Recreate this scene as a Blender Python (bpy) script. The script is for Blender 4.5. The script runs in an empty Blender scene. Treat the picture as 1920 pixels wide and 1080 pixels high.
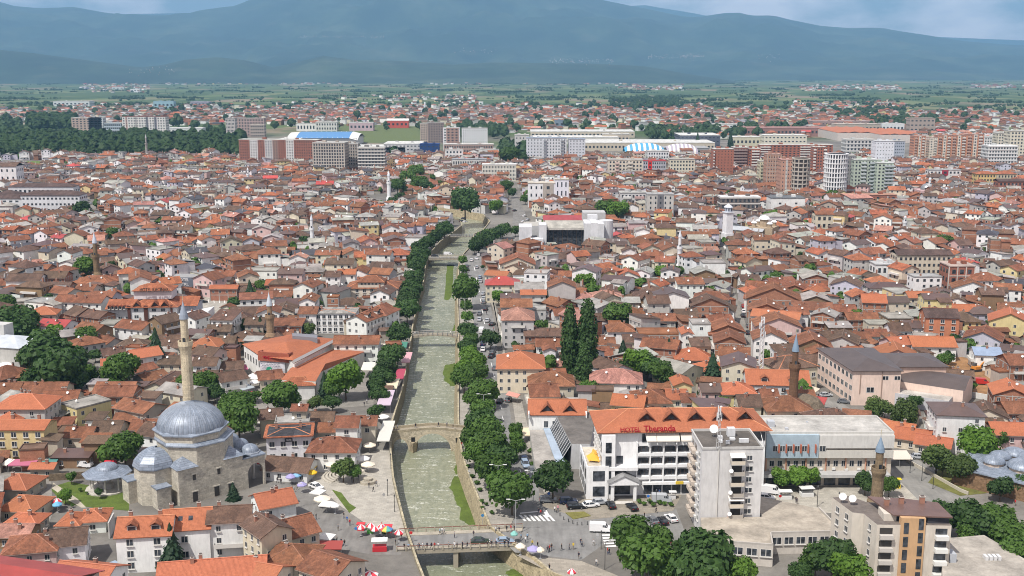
import bpy, bmesh, math, random
import numpy as np
from mathutils import Vector, Matrix
R = random.Random(7)
sc = bpy.context.scene
C = sc.collection
PI = math.pi
# ------------------------------------------------------------------ camera
F = 2050.0; H = 107.0; PITCH = math.atan(410 / F)
cp, sp = math.cos(PITCH), math.sin(PITCH)
cam = bpy.data.cameras.new('camera'); camo = bpy.data.objects.new('camera', cam); C.objects.link(camo)
cam.sensor_width = 36; cam.lens = 36 * F / 1920; cam.clip_start = 1; cam.clip_end = 90000
camo.location = (0, 0, H); camo.rotation_euler = (PI / 2 - PITCH, 0, 0); sc.camera = camo
# ------------------------------------------------------------------ light
SUN = Vector((-0.35, -0.42, 0.84)).normalized()
sd = bpy.data.lights.new('sun', 'SUN'); so = bpy.data.objects.new('sun', sd); C.objects.link(so)
sd.energy = 5.0; sd.angle = math.radians(0.53); sd.color = (1, .955, .89)
so.rotation_euler = SUN.to_track_quat('Z', 'Y').to_euler()
w = bpy.data.worlds.new('World'); sc.world = w; w.use_nodes = True
def build_world():
    nt = w.node_tree; n = nt.nodes; L = nt.links; n.clear()
    out = n.new('ShaderNodeOutputWorld'); bg = n.new('ShaderNodeBackground'); bg.inputs[1].default_value = 0.082
    sk = n.new('ShaderNodeTexSky'); sk.sky_type = 'NISHITA'; sk.sun_disc = False
    sk.sun_elevation = math.asin(SUN.z); sk.sun_rotation = math.atan2(SUN.x, SUN.y)
    sk.altitude = 400; sk.air_density = 1.0; sk.dust_density = 1.6; sk.ozone_density = 1.0
    tc = n.new('ShaderNodeTexCoord'); mp = n.new('ShaderNodeMapping'); mp.inputs['Scale'].default_value = (1, 1, 2.6)
    L.new(tc.outputs['Generated'], mp.inputs[0])
    no = n.new('ShaderNodeTexNoise'); no.inputs['Scale'].default_value = 7.5; no.inputs['Detail'].default_value = 7; no.inputs['Roughness'].default_value = .55
    L.new(mp.outputs[0], no.inputs[0])
    rp = n.new('ShaderNodeValToRGB'); rp.color_ramp.elements[0].position = .42; rp.color_ramp.elements[1].position = .6
    L.new(no.outputs[0], rp.inputs[0])
    mx = n.new('ShaderNodeMix'); mx.data_type = 'RGBA'
    mm = n.new('ShaderNodeMath'); mm.operation = 'MULTIPLY'; mm.inputs[1].default_value = .8
    L.new(rp.outputs[0], mm.inputs[0]); L.new(mm.outputs[0], mx.inputs[0])
    L.new(sk.outputs[0], mx.inputs[6]); mx.inputs[7].default_value = (20, 17.6, 17.4, 1)
    L.new(mx.outputs[2], bg.inputs[0]); L.new(bg.outputs[0], out.inputs[0])
build_world()
vs = sc.view_settings; vs.view_transform = 'Standard'; vs.look = 'None'; vs.gamma = 1; vs.exposure = 0.03; vs.use_curve_mapping = False
cy = sc.cycles; cy.max_bounces = 6; cy.diffuse_bounces = 2; cy.glossy_bounces = 2; cy.transmission_bounces = 2
cy.volume_bounces = 0; cy.transparent_max_bounces = 6; cy.use_denoising = True; cy.filter_width = 1.0; cy.caustics_reflective = False; cy.caustics_refractive = False
# ------------------------------------------------------------------ picture -> ground
def G(px, py, z=0.0):
    u = (px - 960) / F; v = (540 - py) / F
    dy = cp + v * sp; dz = -sp + v * cp
    t = (z - H) / dz
    return u * t, dy * t
def Q(x, y, z):
    zz = z - H; d = y * cp - zz * sp; v = y * sp + zz * cp
    return 960 + F * x / d, 540 - F * v / d
def SC(x, y, z=0.0): return F / (y * cp - (z - H) * sp)
# ------------------------------------------------------------------ colours and materials
def hexc(h, k=1.0):
    o = []
    for i in (0, 2, 4):
        v = int(h[i:i+2], 16) / 255
        o.append((v / 12.92 if v <= .04045 else ((v + .055) / 1.055) ** 2.4) * k)
    return tuple(o) + (1,)
MATS = {}
class NT:
    def __init__(s, name):
        s.m = bpy.data.materials.new(name); s.m.use_nodes = True; s.n = s.m.node_tree.nodes; s.l = s.m.node_tree.links
        s.n.clear(); s.out = s.n.new('ShaderNodeOutputMaterial'); s.b = s.n.new('ShaderNodeBsdfPrincipled'); s.l.new(s.b.outputs[0], s.out.inputs[0])
        MATS[name] = s.m
    def new(s, t, **k):
        x = s.n.new(t)
        for a, b in k.items(): setattr(x, a, b)
        return x
    def set(s, x, i, v):
        if hasattr(v, 'is_output') or isinstance(v, bpy.types.NodeSocket): s.l.new(v, x.inputs[i])
        else: x.inputs[i].default_value = v
    def math(s, op, a, b=None, c=None):
        x = s.new('ShaderNodeMath', operation=op); s.set(x, 0, a)
        if b is not None: s.set(x, 1, b)
        if c is not None: s.set(x, 2, c)
        return x.outputs[0]
    def mix(s, f, a, b, mode='MIX'):
        x = s.new('ShaderNodeMix', data_type='RGBA', blend_type=mode); s.set(x, 0, f); s.set(x, 6, a); s.set(x, 7, b); return x.outputs[2]
    def attr(s, nm='col'): return s.new('ShaderNodeAttribute', attribute_name=nm).outputs['Color']
    def pos(s): return s.new('ShaderNodeNewGeometry').outputs['Position']
    def uv(s): return s.new('ShaderNodeAttribute', attribute_name='muv').outputs['Vector']
    def noise(s, vec, scale, detail=3, rough=.55, lac=2.0):
        x = s.new('ShaderNodeTexNoise'); s.set(x, 'Vector', vec); s.set(x, 'Scale', scale); s.set(x, 'Detail', detail); s.set(x, 'Roughness', rough); return x.outputs[0]
    def ramp(s, f, *st):
        x = s.new('ShaderNodeValToRGB'); s.set(x, 0, f); e = x.color_ramp.elements
        while len(e) < len(st): e.new(.5)
        for i, (p, c) in enumerate(st): e[i].position = p; e[i].color = c if len(c) == 4 else tuple(c) + (1,)
        return x.outputs[0]
    def map(s, vec, scale=(1, 1, 1), rot=(0, 0, 0)):
        x = s.new('ShaderNodeMapping'); s.set(x, 0, vec); x.inputs['Scale'].default_value = scale; x.inputs['Rotation'].default_value = rot; return x.outputs[0]
    def bump(s, h, strength=.3, dist=.05):
        x = s.new('ShaderNodeBump'); s.set(x, 'Height', h); s.set(x, 'Strength', strength); s.set(x, 'Distance', dist); s.l.new(x.outputs[0], s.b.inputs['Normal'])
    def fin(s, col, rough=.85, metal=0.0, spec=.3):
        s.set(s.b, 'Base Color', col); s.set(s.b, 'Roughness', rough); s.set(s.b, 'Metallic', metal); s.set(s.b, 'Specular IOR Level', spec); return s.m
def g3(v): return (v, v, v, 1)
def mk_materials():
    t = NT('plaster'); p = t.pos(); a = t.noise(p, .35, 4, .6); b = t.noise(t.map(p, (1, 1, .25)), 1.6, 4, .6)
    f = t.math('MULTIPLY', t.ramp(a, (.3, g3(.9)), (.7, g3(1.05))), t.ramp(b, (.3, g3(.91)), (.58, g3(1.04))))
    t.fin(t.mix(1.0, t.attr(), f, 'MULTIPLY'), .9)
    t = NT('bare_brick'); u = t.uv(); br = t.new('ShaderNodeTexBrick'); t.set(br, 'Vector', u); t.set(br, 'Scale', 1.0)
    br.inputs['Color1'].default_value = (1, 1, 1, 1); br.inputs['Color2'].default_value = (.72, .7, .7, 1); br.inputs['Mortar'].default_value = (1.1, 1.35, 1.6, 1)
    br.inputs['Mortar Size'].default_value = .018; br.inputs['Brick Width'].default_value = .26; br.inputs['Row Height'].default_value = .2
    c = t.mix(1.0, t.attr(), br.outputs[0], 'MULTIPLY'); f = t.ramp(t.noise(t.pos(), .5, 5, .65), (.3, g3(.75)), (.7, g3(1.1)))
    t.fin(t.mix(1.0, c, f, 'MULTIPLY'), .92)
    # clay tiles: a colour of its own for each tile, rows that catch the light
    t = NT('roof_tiles'); u = t.uv(); sx = t.new('ShaderNodeSeparateXYZ'); t.set(sx, 0, u)
    row = t.math('DIVIDE', sx.outputs[1], .36); colm = t.math('DIVIDE', sx.outputs[0], .24)
    cell = t.new('ShaderNodeCombineXYZ'); t.set(cell, 0, t.math('FLOOR', colm)); t.set(cell, 1, t.math('FLOOR', row))
    wn = t.new('ShaderNodeTexWhiteNoise'); t.set(wn, 0, cell.outputs[0])
    n1 = t.noise(t.pos(), .22, 5, .65); n2 = t.noise(t.pos(), 1.1, 4, .7); n3 = t.noise(t.pos(), .05, 2)
    f = t.math('MULTIPLY', t.ramp(n1, (.3, g3(.7)), (.68, g3(1.12))), t.ramp(n2, (.3, g3(.78)), (.65, g3(1.08))))
    f = t.math('MULTIPLY', f, t.math('MULTIPLY_ADD', wn.outputs[0], .38, .78))
    c = t.mix(1.0, t.attr(), f, 'MULTIPLY')
    vo = t.new('ShaderNodeTexVoronoi'); t.set(vo, 'Vector', t.map(u, (1, .55, 1))); t.set(vo, 'Scale', .42)
    c = t.mix(1.0, c, t.ramp(vo.outputs['Color'], (.1, g3(.76)), (.9, g3(1.14))), 'MULTIPLY')
    lich = t.ramp(t.noise(t.pos(), .9, 6, .75), (.56, g3(0)), (.72, g3(.42)))
    c = t.mix(lich, c, (.16, .13, .10, 1))
    fr = t.math('FRACT', row); fc = t.math('SINE', t.math('MULTIPLY', colm, 2 * PI))
    t.bump(t.math('MULTIPLY_ADD', fc, .35, fr), .8, .07); t.fin(c, .8)
    t = NT('new_roof_tiles'); u = t.uv(); sx = t.new('ShaderNodeSeparateXYZ'); t.set(sx, 0, u); row = t.math('DIVIDE', sx.outputs[1], .36); colm = t.math('DIVIDE', sx.outputs[0], .24)
    cell = t.new('ShaderNodeCombineXYZ'); t.set(cell, 0, t.math('FLOOR', colm)); t.set(cell, 1, t.math('FLOOR', row)); wn = t.new('ShaderNodeTexWhiteNoise'); t.set(wn, 0, cell.outputs[0])
    f = t.math('MULTIPLY', t.ramp(t.noise(t.pos(), .25, 6, .7), (.3, g3(.86)), (.68, g3(1.08))), t.math('MULTIPLY_ADD', wn.outputs[0], .2, .9))
    vl = t.ramp(t.noise(t.map(u, (2.2, .22, 1)), 1.0, 3), (.3, g3(.93)), (.7, g3(1.05)))
    t.bump(t.math('MULTIPLY_ADD', t.math('SINE', t.math('MULTIPLY', colm, 2 * PI)), .35, t.math('FRACT', row)), .8, .07); t.fin(t.mix(1.0, t.mix(1.0, t.attr(), f, 'MULTIPLY'), vl, 'MULTIPLY'), .75)
    t = NT('sheet_metal'); u = t.uv(); sx = t.new('ShaderNodeSeparateXYZ'); t.set(sx, 0, u)
    s_ = t.math('PINGPONG', sx.outputs[0], .3); n1 = t.noise(t.pos(), .3, 4, .6)
    t.bump(t.math('GREATER_THAN', s_, .27), .6, .04); t.fin(t.mix(1.0, t.attr(), t.ramp(n1, (.3, g3(.8)), (.7, g3(1.1))), 'MULTIPLY'), .45, 0, .5)
    t = NT('flat_roof'); n1 = t.noise(t.pos(), .18, 6, .7); n2 = t.noise(t.pos(), 1.5, 4)
    f = t.math('MULTIPLY', t.ramp(n1, (.32, g3(.55)), (.66, g3(1.1))), t.ramp(n2, (.3, g3(.85)), (.7, g3(1.05))))
    t.fin(t.mix(1.0, t.attr(), f, 'MULTIPLY'), .95)
    t = NT('glass'); n1 = t.noise(t.pos(), .8, 2); t.fin(t.ramp(n1, (.35, (.015, .017, .02)), (.65, (.075, .085, .1))), .12, 0, .5)
    t = NT('painted'); t.fin(t.attr(), .6)
    t = NT('lead_sheet'); u = t.uv(); br = t.new('ShaderNodeTexBrick'); t.set(br, 'Vector', u); t.set(br, 'Scale', 1.0)
    br.inputs['Color1'].default_value = (1.12, 1.12, 1.12, 1); br.inputs['Color2'].default_value = (.74, .77, .8, 1); br.inputs['Mortar'].default_value = (.5, .5, .52, 1)
    br.inputs['Mortar Size'].default_value = .045; br.inputs['Brick Width'].default_value = 2.2; br.inputs['Row Height'].default_value = .62; br.offset = .37
    n1 = t.ramp(t.noise(t.pos(), .5, 6, .7), (.3, g3(.72)), (.7, g3(1.18)))
    t.fin(t.mix(1.0, t.mix(1.0, (.27, .31, .37, 1), br.outputs[0], 'MULTIPLY'), n1, 'MULTIPLY'), .45, .12, .5)
    t.bump(br.outputs[1], -.5, .05)
    t = NT('ashlar'); u = t.uv(); br = t.new('ShaderNodeTexBrick'); t.set(br, 'Vector', u); t.set(br, 'Scale', 1.0)
    br.inputs['Color1'].default_value = (1.1, 1.08, 1.05, 1); br.inputs['Color2'].default_value = (.8, .79, .78, 1); br.inputs['Mortar'].default_value = (.86, .84, .8, 1)
    br.inputs['Mortar Size'].default_value = .03; br.inputs['Brick Width'].default_value = .95; br.inputs['Row Height'].default_value = .42; br.offset = .43
    n1 = t.ramp(t.noise(t.pos(), .45, 6, .75), (.3, g3(.68)), (.68, g3(1.12))); n2 = t.ramp(t.noise(t.pos(), 2.2, 4, .7), (.35, g3(.8)), (.6, g3(1.05)))
    c = t.mix(1.0, t.mix(1.0, t.mix(1.0, t.attr(), br.outputs[0], 'MULTIPLY'), n1, 'MULTIPLY'), n2, 'MULTIPLY')
    t.fin(c, .92); t.bump(br.outputs[1], -.4, .05)
    t = NT('rubble_stone'); vo = t.new('ShaderNodeTexVoronoi'); t.set(vo, 'Vector', t.map(t.pos(), (1, 1, 1.5))); t.set(vo, 'Scale', 2.0)
    n1 = t.ramp(t.noise(t.pos(), .5, 5, .7), (.3, g3(.65)), (.7, g3(1.1)))
    c = t.mix(1.0, t.attr(), t.ramp(vo.outputs['Color'], (0, g3(.6)), (1, g3(1.3))), 'MULTIPLY')
    t.fin(t.mix(1.0, c, n1, 'MULTIPLY'), .95); t.bump(vo.outputs['Distance'], -.6, .12)
    # river
    t = NT('river_water'); p = t.pos(); st = t.map(p, (1.0, .42, 1))
    n0 = t.noise(t.map(p, (.05, .05, .05)), 1, 3); n1 = t.noise(st, .95, 5, .7); n2 = t.noise(t.map(p, (1.1, .9, 1)), 1.6, 4, .65)
    base = t.mix(t.ramp(n0, (.35, g3(0)), (.65, g3(1))), (.215, .23, .155, 1), (.29, .295, .205, 1))
    base = t.mix(t.ramp(n1, (.42, g3(0)), (.62, g3(.6))), base, (.155, .17, .11, 1))
    wv = t.noise(t.map(p, (.5, 2.0, 1)), .5, 5, .75); fo = t.ramp(wv, (.545, g3(0)), (.63, g3(1)))
    fo = t.math('MULTIPLY', fo, t.ramp(n2, (.46, g3(0)), (.56, g3(1))))
    t.fin(t.mix(fo, base, (.62, .63, .56, 1)), t.math('MULTIPLY_ADD', fo, .4, .22), 0, .4)
    t.bump(t.math('ADD', n1, t.math('MULTIPLY', n2, .6)), .75, .35)
    # ground
    t = NT('town_ground'); p = t.pos(); sx = t.new('ShaderNodeSeparateXYZ'); t.set(sx, 0, p)
    pn = t.noise(p, .02, 4, .6); pd = t.noise(p, .35, 6, .7); pf = t.noise(p, 3.0, 3)
    town = t.mix(t.ramp(pn, (.4, g3(0)), (.6, g3(1))), (.15, .14, .125, 1), (.24, .225, .2, 1))
    town = t.mix(1.0, town, t.math('MULTIPLY', t.ramp(pd, (.3, g3(.75)), (.7, g3(1.08))), t.ramp(pf, (.3, g3(.9)), (.7, g3(1.04)))), 'MULTIPLY')
    # field mosaic beyond the town
    wp = t.new('ShaderNodeVectorMath', operation='ADD'); nz = t.new('ShaderNodeTexNoise'); t.set(nz, 'Vector', p); t.set(nz, 'Scale', .002); t.set(nz, 'Detail', 4)
    sc_ = t.new('ShaderNodeVectorMath', operation='SCALE'); t.set(sc_, 0, nz.outputs['Color']); sc_.inputs['Scale'].default_value = 420
    t.set(wp, 0, p); t.set(wp, 1, sc_.outputs[0])
    vo = t.new('ShaderNodeTexVoronoi'); t.set(vo, 'Vector', t.map(wp.outputs[0], (.0075, .0026, .004), (0, 0, .25))); t.set(vo, 'Scale', 1.0)
    sr = t.new('ShaderNodeSeparateColor'); t.set(sr, 0, vo.outputs['Color'])
    fld = t.ramp(sr.outputs[0], (0, (.045, .085, .025)), (.3, (.08, .125, .036)), (.5, (.06, .105, .032)), (.66, (.12, .165, .055)), (.82, (.17, .19, .08)), (.93, (.23, .19, .12)))
    fld = t.mix(1.0, fld, t.ramp(t.noise(p, .01, 7, .7), (.3, g3(.62)), (.7, g3(1.12))), 'MULTIPLY')
    scr = t.ramp(t.noise(t.map(p, (1, .5, 1)), .004, 8, .75), (.53, g3(0)), (.6, g3(.7)))
    fld = t.mix(scr, fld, (.045, .085, .03, 1))
    edge = t.math('ADD', sx.outputs[1], t.math('MULTIPLY', t.math('SUBTRACT', t.noise(p, .0012, 4), .5), 1600))
    mk = t.new('ShaderNodeMapRange'); t.set(mk, 0, edge); mk.inputs[1].default_value = 1560; mk.inputs[2].default_value = 1760
    t.fin(t.mix(mk.outputs[0], town, fld), .95)
    t = NT('paving'); u = t.pos(); br = t.new('ShaderNodeTexBrick'); t.set(br, 'Vector', u); t.set(br, 'Scale', 1.0)
    br.inputs['Color1'].default_value = (1.05, 1.05, 1.05, 1); br.inputs['Color2'].default_value = (.86, .86, .86, 1); br.inputs['Mortar'].default_value = (.7, .7, .7, 1)
    br.inputs['Mortar Size'].default_value = .03; br.inputs['Brick Width'].default_value = 1.2; br.inputs['Row Height'].default_value = .8
    n1 = t.ramp(t.noise(u, .25, 6, .7), (.3, g3(.74)), (.68, g3(1.06)))
    t.fin(t.mix(1.0, t.mix(1.0, t.attr(), br.outputs[0], 'MULTIPLY'), n1, 'MULTIPLY'), .9)
    t = NT('asphalt'); n1 = t.noise(t.pos(), .2, 6, .7); n2 = t.noise(t.map(t.pos(), (1, .15, 1)), .7, 3)
    f = t.math('MULTIPLY', t.ramp(n1, (.3, g3(.72)), (.7, g3(1.12))), t.ramp(n2, (.35, g3(.85)), (.6, g3(1.05))))
    t.fin(t.mix(1.0, t.attr(), f, 'MULTIPLY'), .88)
    t = NT('grass'); n1 = t.noise(t.pos(), .35, 6, .7); n2 = t.noise(t.pos(), 4, 3)
    f = t.math('MULTIPLY', t.ramp(n1, (.3, g3(.62)), (.7, g3(1.15))), t.ramp(n2, (.3, g3(.75)), (.7, g3(1.15))))
    t.fin(t.mix(1.0, t.attr(), f, 'MULTIPLY'), .95)
    t = NT('mountain_forest'); p = t.pos(); n1 = t.noise(p, .0011, 8, .68); n2 = t.noise(p, .006, 6, .7); n3 = t.noise(t.map(p, (.6, 1, 3)), .0028, 6, .65)
    c = t.ramp(n1, (.3, (.012, .028, .014)), (.48, (.024, .046, .022)), (.6, (.045, .07, .034)), (.75, (.09, .105, .06)))
    c = t.mix(t.ramp(n3, (.58, g3(0)), (.72, g3(.4))), c, (.13, .135, .09, 1))
    t.fin(t.mix(1.0, c, t.ramp(n2, (.3, g3(.7)), (.7, g3(1.2))), 'MULTIPLY'), .95)
    for nm, a, b in (('leaves_dark', (.026, .058, .014), (.052, .10, .024)), ('leaves_mid', (.044, .092, .015), (.082, .15, .026)),
                     ('leaves_bright', (.062, .13, .014), (.11, .20, .026)), ('leaves_olive', (.052, .088, .02), (.092, .135, .034)),
                     ('needles', (.016, .04, .018), (.034, .066, .03)), ('leaves_far', (.03, .065, .024), (.06, .105, .034)), ('leaves_purple', (.03, .01, .015), (.06, .02, .025))):
        t = NT(nm); n1 = t.noise(t.pos(), .9, 4, .6); oi = t.new('ShaderNodeObjectInfo').outputs['Random']
        c = t.mix(t.ramp(n1, (.35, g3(0)), (.65, g3(1))), a + (1,), b + (1,))
        t.fin(t.mix(1.0, c, t.math('MULTIPLY_ADD', oi, .5, .78), 'MULTIPLY'), .6, 0, .25)
        tr = t.new('ShaderNodeBsdfTranslucent'); t.set(tr, 0, t.mix(1.0, c, (1.2, 1.5, .6, 1), 'MULTIPLY')); ms = t.new('ShaderNodeMixShader'); t.set(ms, 0, .22)
        t.l.new(t.b.outputs[0], ms.inputs[1]); t.l.new(tr.outputs[0], ms.inputs[2]); t.l.new(ms.outputs[0], t.out.inputs[0])
    t = NT('bark'); t.fin(t.ramp(t.noise(t.pos(), 2, 5), (.3, (.06, .045, .03)), (.7, (.15, .12, .09))), .95)
    t = NT('tinted'); t.fin(t.new('ShaderNodeObjectInfo').outputs['Color'], .28, 0, .5)      # car paint
    t = NT('cloth_tinted'); t.fin(t.new('ShaderNodeObjectInfo').outputs['Color'], .9)
    t = NT('cloth_dark'); oi = t.new('ShaderNodeObjectInfo').outputs['Random']; t.fin(t.ramp(oi, (0, (.012, .014, .03)), (.35, (.02, .02, .02)), (.6, (.05, .07, .14)), (.85, (.2, .17, .13))), .9)
    t = NT('skin'); t.fin((.48, .28, .19, 1), .7)
    t = NT('hair'); t.fin((.02, .014, .01, 1), .8)
    t = NT('rubber'); t.fin((.018, .018, .018, 1), .8)
    t = NT('steel'); t.fin((.35, .36, .37, 1), .45, .6)
mk_materials()
M = MATS
# ------------------------------------------------------------------ mesh builder
class MB:
    def __init__(s): s.v = []; s.f = []; s.c = []; s.m = []; s.tf = None; s.smooth = False
    def at(s, x, y, z=0, r=0): s.tf = (x, y, z, math.cos(r), math.sin(r)); return s
    def pt(s, p):
        if s.tf is None: s.v.append(p)
        else:
            x, y, z, c, k = s.tf; s.v.append((x + p[0] * c - p[1] * k, y + p[0] * k + p[1] * c, z + p[2]))
    def poly(s, pts, col, mi=0):
        n = len(s.v)
        for p in pts: s.pt(p)
        s.f.append(tuple(range(n, n + len(pts)))); s.c.append(col); s.m.append(mi)
    def box(s, cx, cy_, z0, sx, sy, sz, col, mi=0, bottom=False, top=True, topmi=None, topcol=None):
        x0, x1, y0, y1, z1 = cx - sx / 2, cx + sx / 2, cy_ - sy / 2, cy_ + sy / 2, z0 + sz; n = len(s.v)
        for p in ((x0, y0, z0), (x1, y0, z0), (x1, y1, z0), (x0, y1, z0), (x0, y0, z1), (x1, y0, z1), (x1, y1, z1), (x0, y1, z1)): s.pt(p)
        for q in ((0, 1, 5, 4), (1, 2, 6, 5), (2, 3, 7, 6), (3, 0, 4, 7)): s.f.append(tuple(n + i for i in q)); s.c.append(col); s.m.append(mi)
        if top: s.f.append((n + 4, n + 5, n + 6, n + 7)); s.c.append(topcol or col); s.m.append(mi if topmi is None else topmi)
        if bottom: s.f.append((n + 3, n + 2, n + 1, n)); s.c.append(col); s.m.append(mi)
    def prism(s, pts, z0, z1, col, mi=0, bottom=False, topcol=None, topmi=None):
        n = len(pts); b = len(s.v)
        for x, y in pts: s.pt((x, y, z0))
        for x, y in pts: s.pt((x, y, z1))
        for i in range(n):
            j = (i + 1) % n; s.f.append((b + i, b + j, b + n + j, b + n + i)); s.c.append(col); s.m.append(mi)
        s.f.append(tuple(b + n + i for i in range(n))); s.c.append(topcol or col); s.m.append(mi if topmi is None else topmi)
        if bottom: s.f.append(tuple(b + n - 1 - i for i in range(n))); s.c.append(col); s.m.append(mi)
    def lathe(s, cx, cy_, prof, n, col, mi=0, a0=0.0, a1=2 * PI, ph=0.0):
        b = len(s.v); full = abs(a1 - a0 - 2 * PI) < 1e-6; k = n if full else n + 1
        for r, z in prof:
            for i in range(k):
                a = ph + a0 + (a1 - a0) * i / n; s.pt((cx + r * math.cos(a), cy_ + r * math.sin(a), z))
        for j in range(len(prof) - 1):
            for i in range(n):
                i2 = (i + 1) % k; s.f.append((b + j * k + i, b + j * k + i2, b + (j + 1) * k + i2, b + (j + 1) * k + i)); s.c.append(col); s.m.append(mi)
    def tube(s, p0, p1, r, col, mi=0, n=6, r1=None):
        p0 = Vector(p0); p1 = Vector(p1); d = (p1 - p0).normalized(); a = Vector((0, 0, 1)) if abs(d.z) < .9 else Vector((1, 0, 0))
        u = d.cross(a).normalized(); v = d.cross(u); b = len(s.v); r1 = r if r1 is None else r1
        for c_, rr in ((p0, r), (p1, r1)):
            for i in range(n):
                t = 2 * PI * i / n; q = c_ + u * (rr * math.cos(t)) + v * (rr * math.sin(t)); s.pt((q.x, q.y, q.z))
        for i in range(n):
            j = (i + 1) % n; s.f.append((b + j, b + i, b + n + i, b + n + j)); s.c.append(col); s.m.append(mi)
        s.f.append(tuple(b + n - 1 - i for i in range(n))[::-1]); s.c.append(col); s.m.append(mi)
        s.f.append(tuple(b + n + i for i in range(n))[::-1]); s.c.append(col); s.m.append(mi)
    def mesh(s, name, mats, uv='auto'):
        me = bpy.data.meshes.new(name); nf = len(s.f)
        lens = np.fromiter((len(f) for f in s.f), dtype=np.int32, count=nf); tot = int(lens.sum())
        idx = np.fromiter((i for f in s.f for i in f), dtype=np.int32, count=tot)
        co = np.array(s.v, dtype=np.float32).reshape(-1, 3)
        me.vertices.add(len(co)); me.vertices.foreach_set('co', co.ravel())
        me.loops.add(tot); me.loops.foreach_set('vertex_index', idx)
        starts = np.zeros(nf, dtype=np.int32); starts[1:] = np.cumsum(lens)[:-1]
        me.polygons.add(nf); me.polygons.foreach_set('loop_start', starts)
        try: me.polygons.foreach_set('loop_total', lens)
        except Exception: pass
        me.polygons.foreach_set('material_index', np.array(s.m, dtype=np.int32))
        me.polygons.foreach_set('use_smooth', np.full(nf, bool(s.smooth)))
        me.update(calc_edges=True)
        for m_ in mats: me.materials.append(m_)
        a = me.attributes.new('col', 'FLOAT_COLOR', 'FACE')
        cc = np.ones((nf, 4), dtype=np.float32); cc[:, :3] = np.array([c_[:3] for c_ in s.c], dtype=np.float32)
        a.data.foreach_set('color', cc.ravel())
        if uv == 'auto':
            nr = np.zeros(nf * 3, dtype=np.float32); me.polygons.foreach_get('normal', nr); nr = nr.reshape(-1, 3)
            t = np.stack([-nr[:, 1], nr[:, 0], np.zeros(nf, dtype=np.float32)], 1); ln = np.linalg.norm(t, axis=1); fl = ln < .02
            t[fl] = (1, 0, 0); ln[fl] = 1; t /= ln[:, None]; b_ = np.cross(nr, t)
            li = np.repeat(np.arange(nf), lens); P = co[idx]
            u = (P * t[li]).sum(1); v = (P * b_[li]).sum(1)
            at = me.attributes.new('muv', 'FLOAT_VECTOR', 'CORNER'); at.data.foreach_set('vector', np.stack([u, v, np.zeros_like(u)], 1).astype(np.float32).ravel())
        elif uv is not None:
            at = me.attributes.new('muv', 'FLOAT_VECTOR', 'CORNER')
            at.data.foreach_set('vector', np.array([uv(co[i]) for i in idx], dtype=np.float32).ravel())
        return me
    def build(s, name, mats, parent=None, uv='auto'):
        if not isinstance(mats, (list, tuple)): mats = [mats]
        me = s.mesh(name, mats, uv); o = bpy.data.objects.new(name, me); C.objects.link(o)
        if parent is not None: o.parent = parent
        return o
def empty(name, x=0, y=0, z=0, r=0):
    o = bpy.data.objects.new(name, None); o.empty_display_size = 1; C.objects.link(o); o.location = (x, y, z); o.rotation_euler = (0, 0, r); return o
def inst(name, mesh, parent=None, loc=(0, 0, 0), r=0, s=(1, 1, 1), color=None):
    o = bpy.data.objects.new(name, mesh); C.objects.link(o); o.location = loc; o.rotation_euler = (0, 0, r); o.scale = s
    if parent is not None: o.parent = parent
    if color is not None: o.color = color
    return o
# ---- things: a look now, the rest of the label once everything stands
REG = []
def tag(o, look, cat, group=None, pos=None, label=None):
    o['category'] = cat
    if group: o['group'] = group
    if label: o['label'] = label
    else: REG.append((o, look, pos))
    return o
def structure(o): o['kind'] = 'structure'; return o
def stuff(o, label=None, cat=None):
    o['kind'] = 'stuff'
    if label: o['label'] = label
    if cat: o['category'] = cat
    return o
# ---- occupancy grid of the ground (2 m cells)
OX, OY, CS = -1100.0, 180.0, 2.0
OCC = np.zeros((1100, 1100), dtype=bool)
def poly_cells(pts, grow=0.0):
    xs = [p[0] for p in pts]; ys = [p[1] for p in pts]
    i0 = max(0, int((min(xs) - OX) / CS)); i1 = min(OCC.shape[0] - 1, int((max(xs) - OX) / CS) + 1)
    j0 = max(0, int((min(ys) - OY) / CS)); j1 = min(OCC.shape[1] - 1, int((max(ys) - OY) / CS) + 1)
    if i1 <= i0 or j1 <= j0: return None
    gx, gy = np.meshgrid(OX + (np.arange(i0, i1) + .5) * CS, OY + (np.arange(j0, j1) + .5) * CS, indexing='ij')
    ins = np.zeros(gx.shape, dtype=bool); n = len(pts); j = n - 1
    for i in range(n):
        xi, yi = pts[i]; xj, yj = pts[j]
        if yi != yj:
            cnd = ((yi > gy) != (yj > gy)) & (gx < (xj - xi) * (gy - yi) / (yj - yi) + xi); ins ^= cnd
        j = i
    return i0, i1, j0, j1, ins
def occupy(pts):
    r = poly_cells(pts)
    if r: OCC[r[0]:r[1], r[2]:r[3]] |= r[4]
def rect(x, y, w_, d, r):
    c, k = math.cos(r), math.sin(r)
    return [(x + a * c - b * k, y + a * k + b * c) for a, b in ((-w_/2, -d/2), (w_/2, -d/2), (w_/2, d/2), (-w_/2, d/2))]
def free(pts):
    r = poly_cells(pts)
    return r is not None and not (OCC[r[0]:r[1], r[2]:r[3]] & r[4]).any()
def gp(pts, z=0.0): return [G(a, b, z) for a, b in pts]
def smooth_noise(x, y):
    return math.sin(x * .013 + 1.3) * math.cos(y * .011 + .4) + .5 * math.sin(x * .031 + y * .017 + 2.1)
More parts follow.
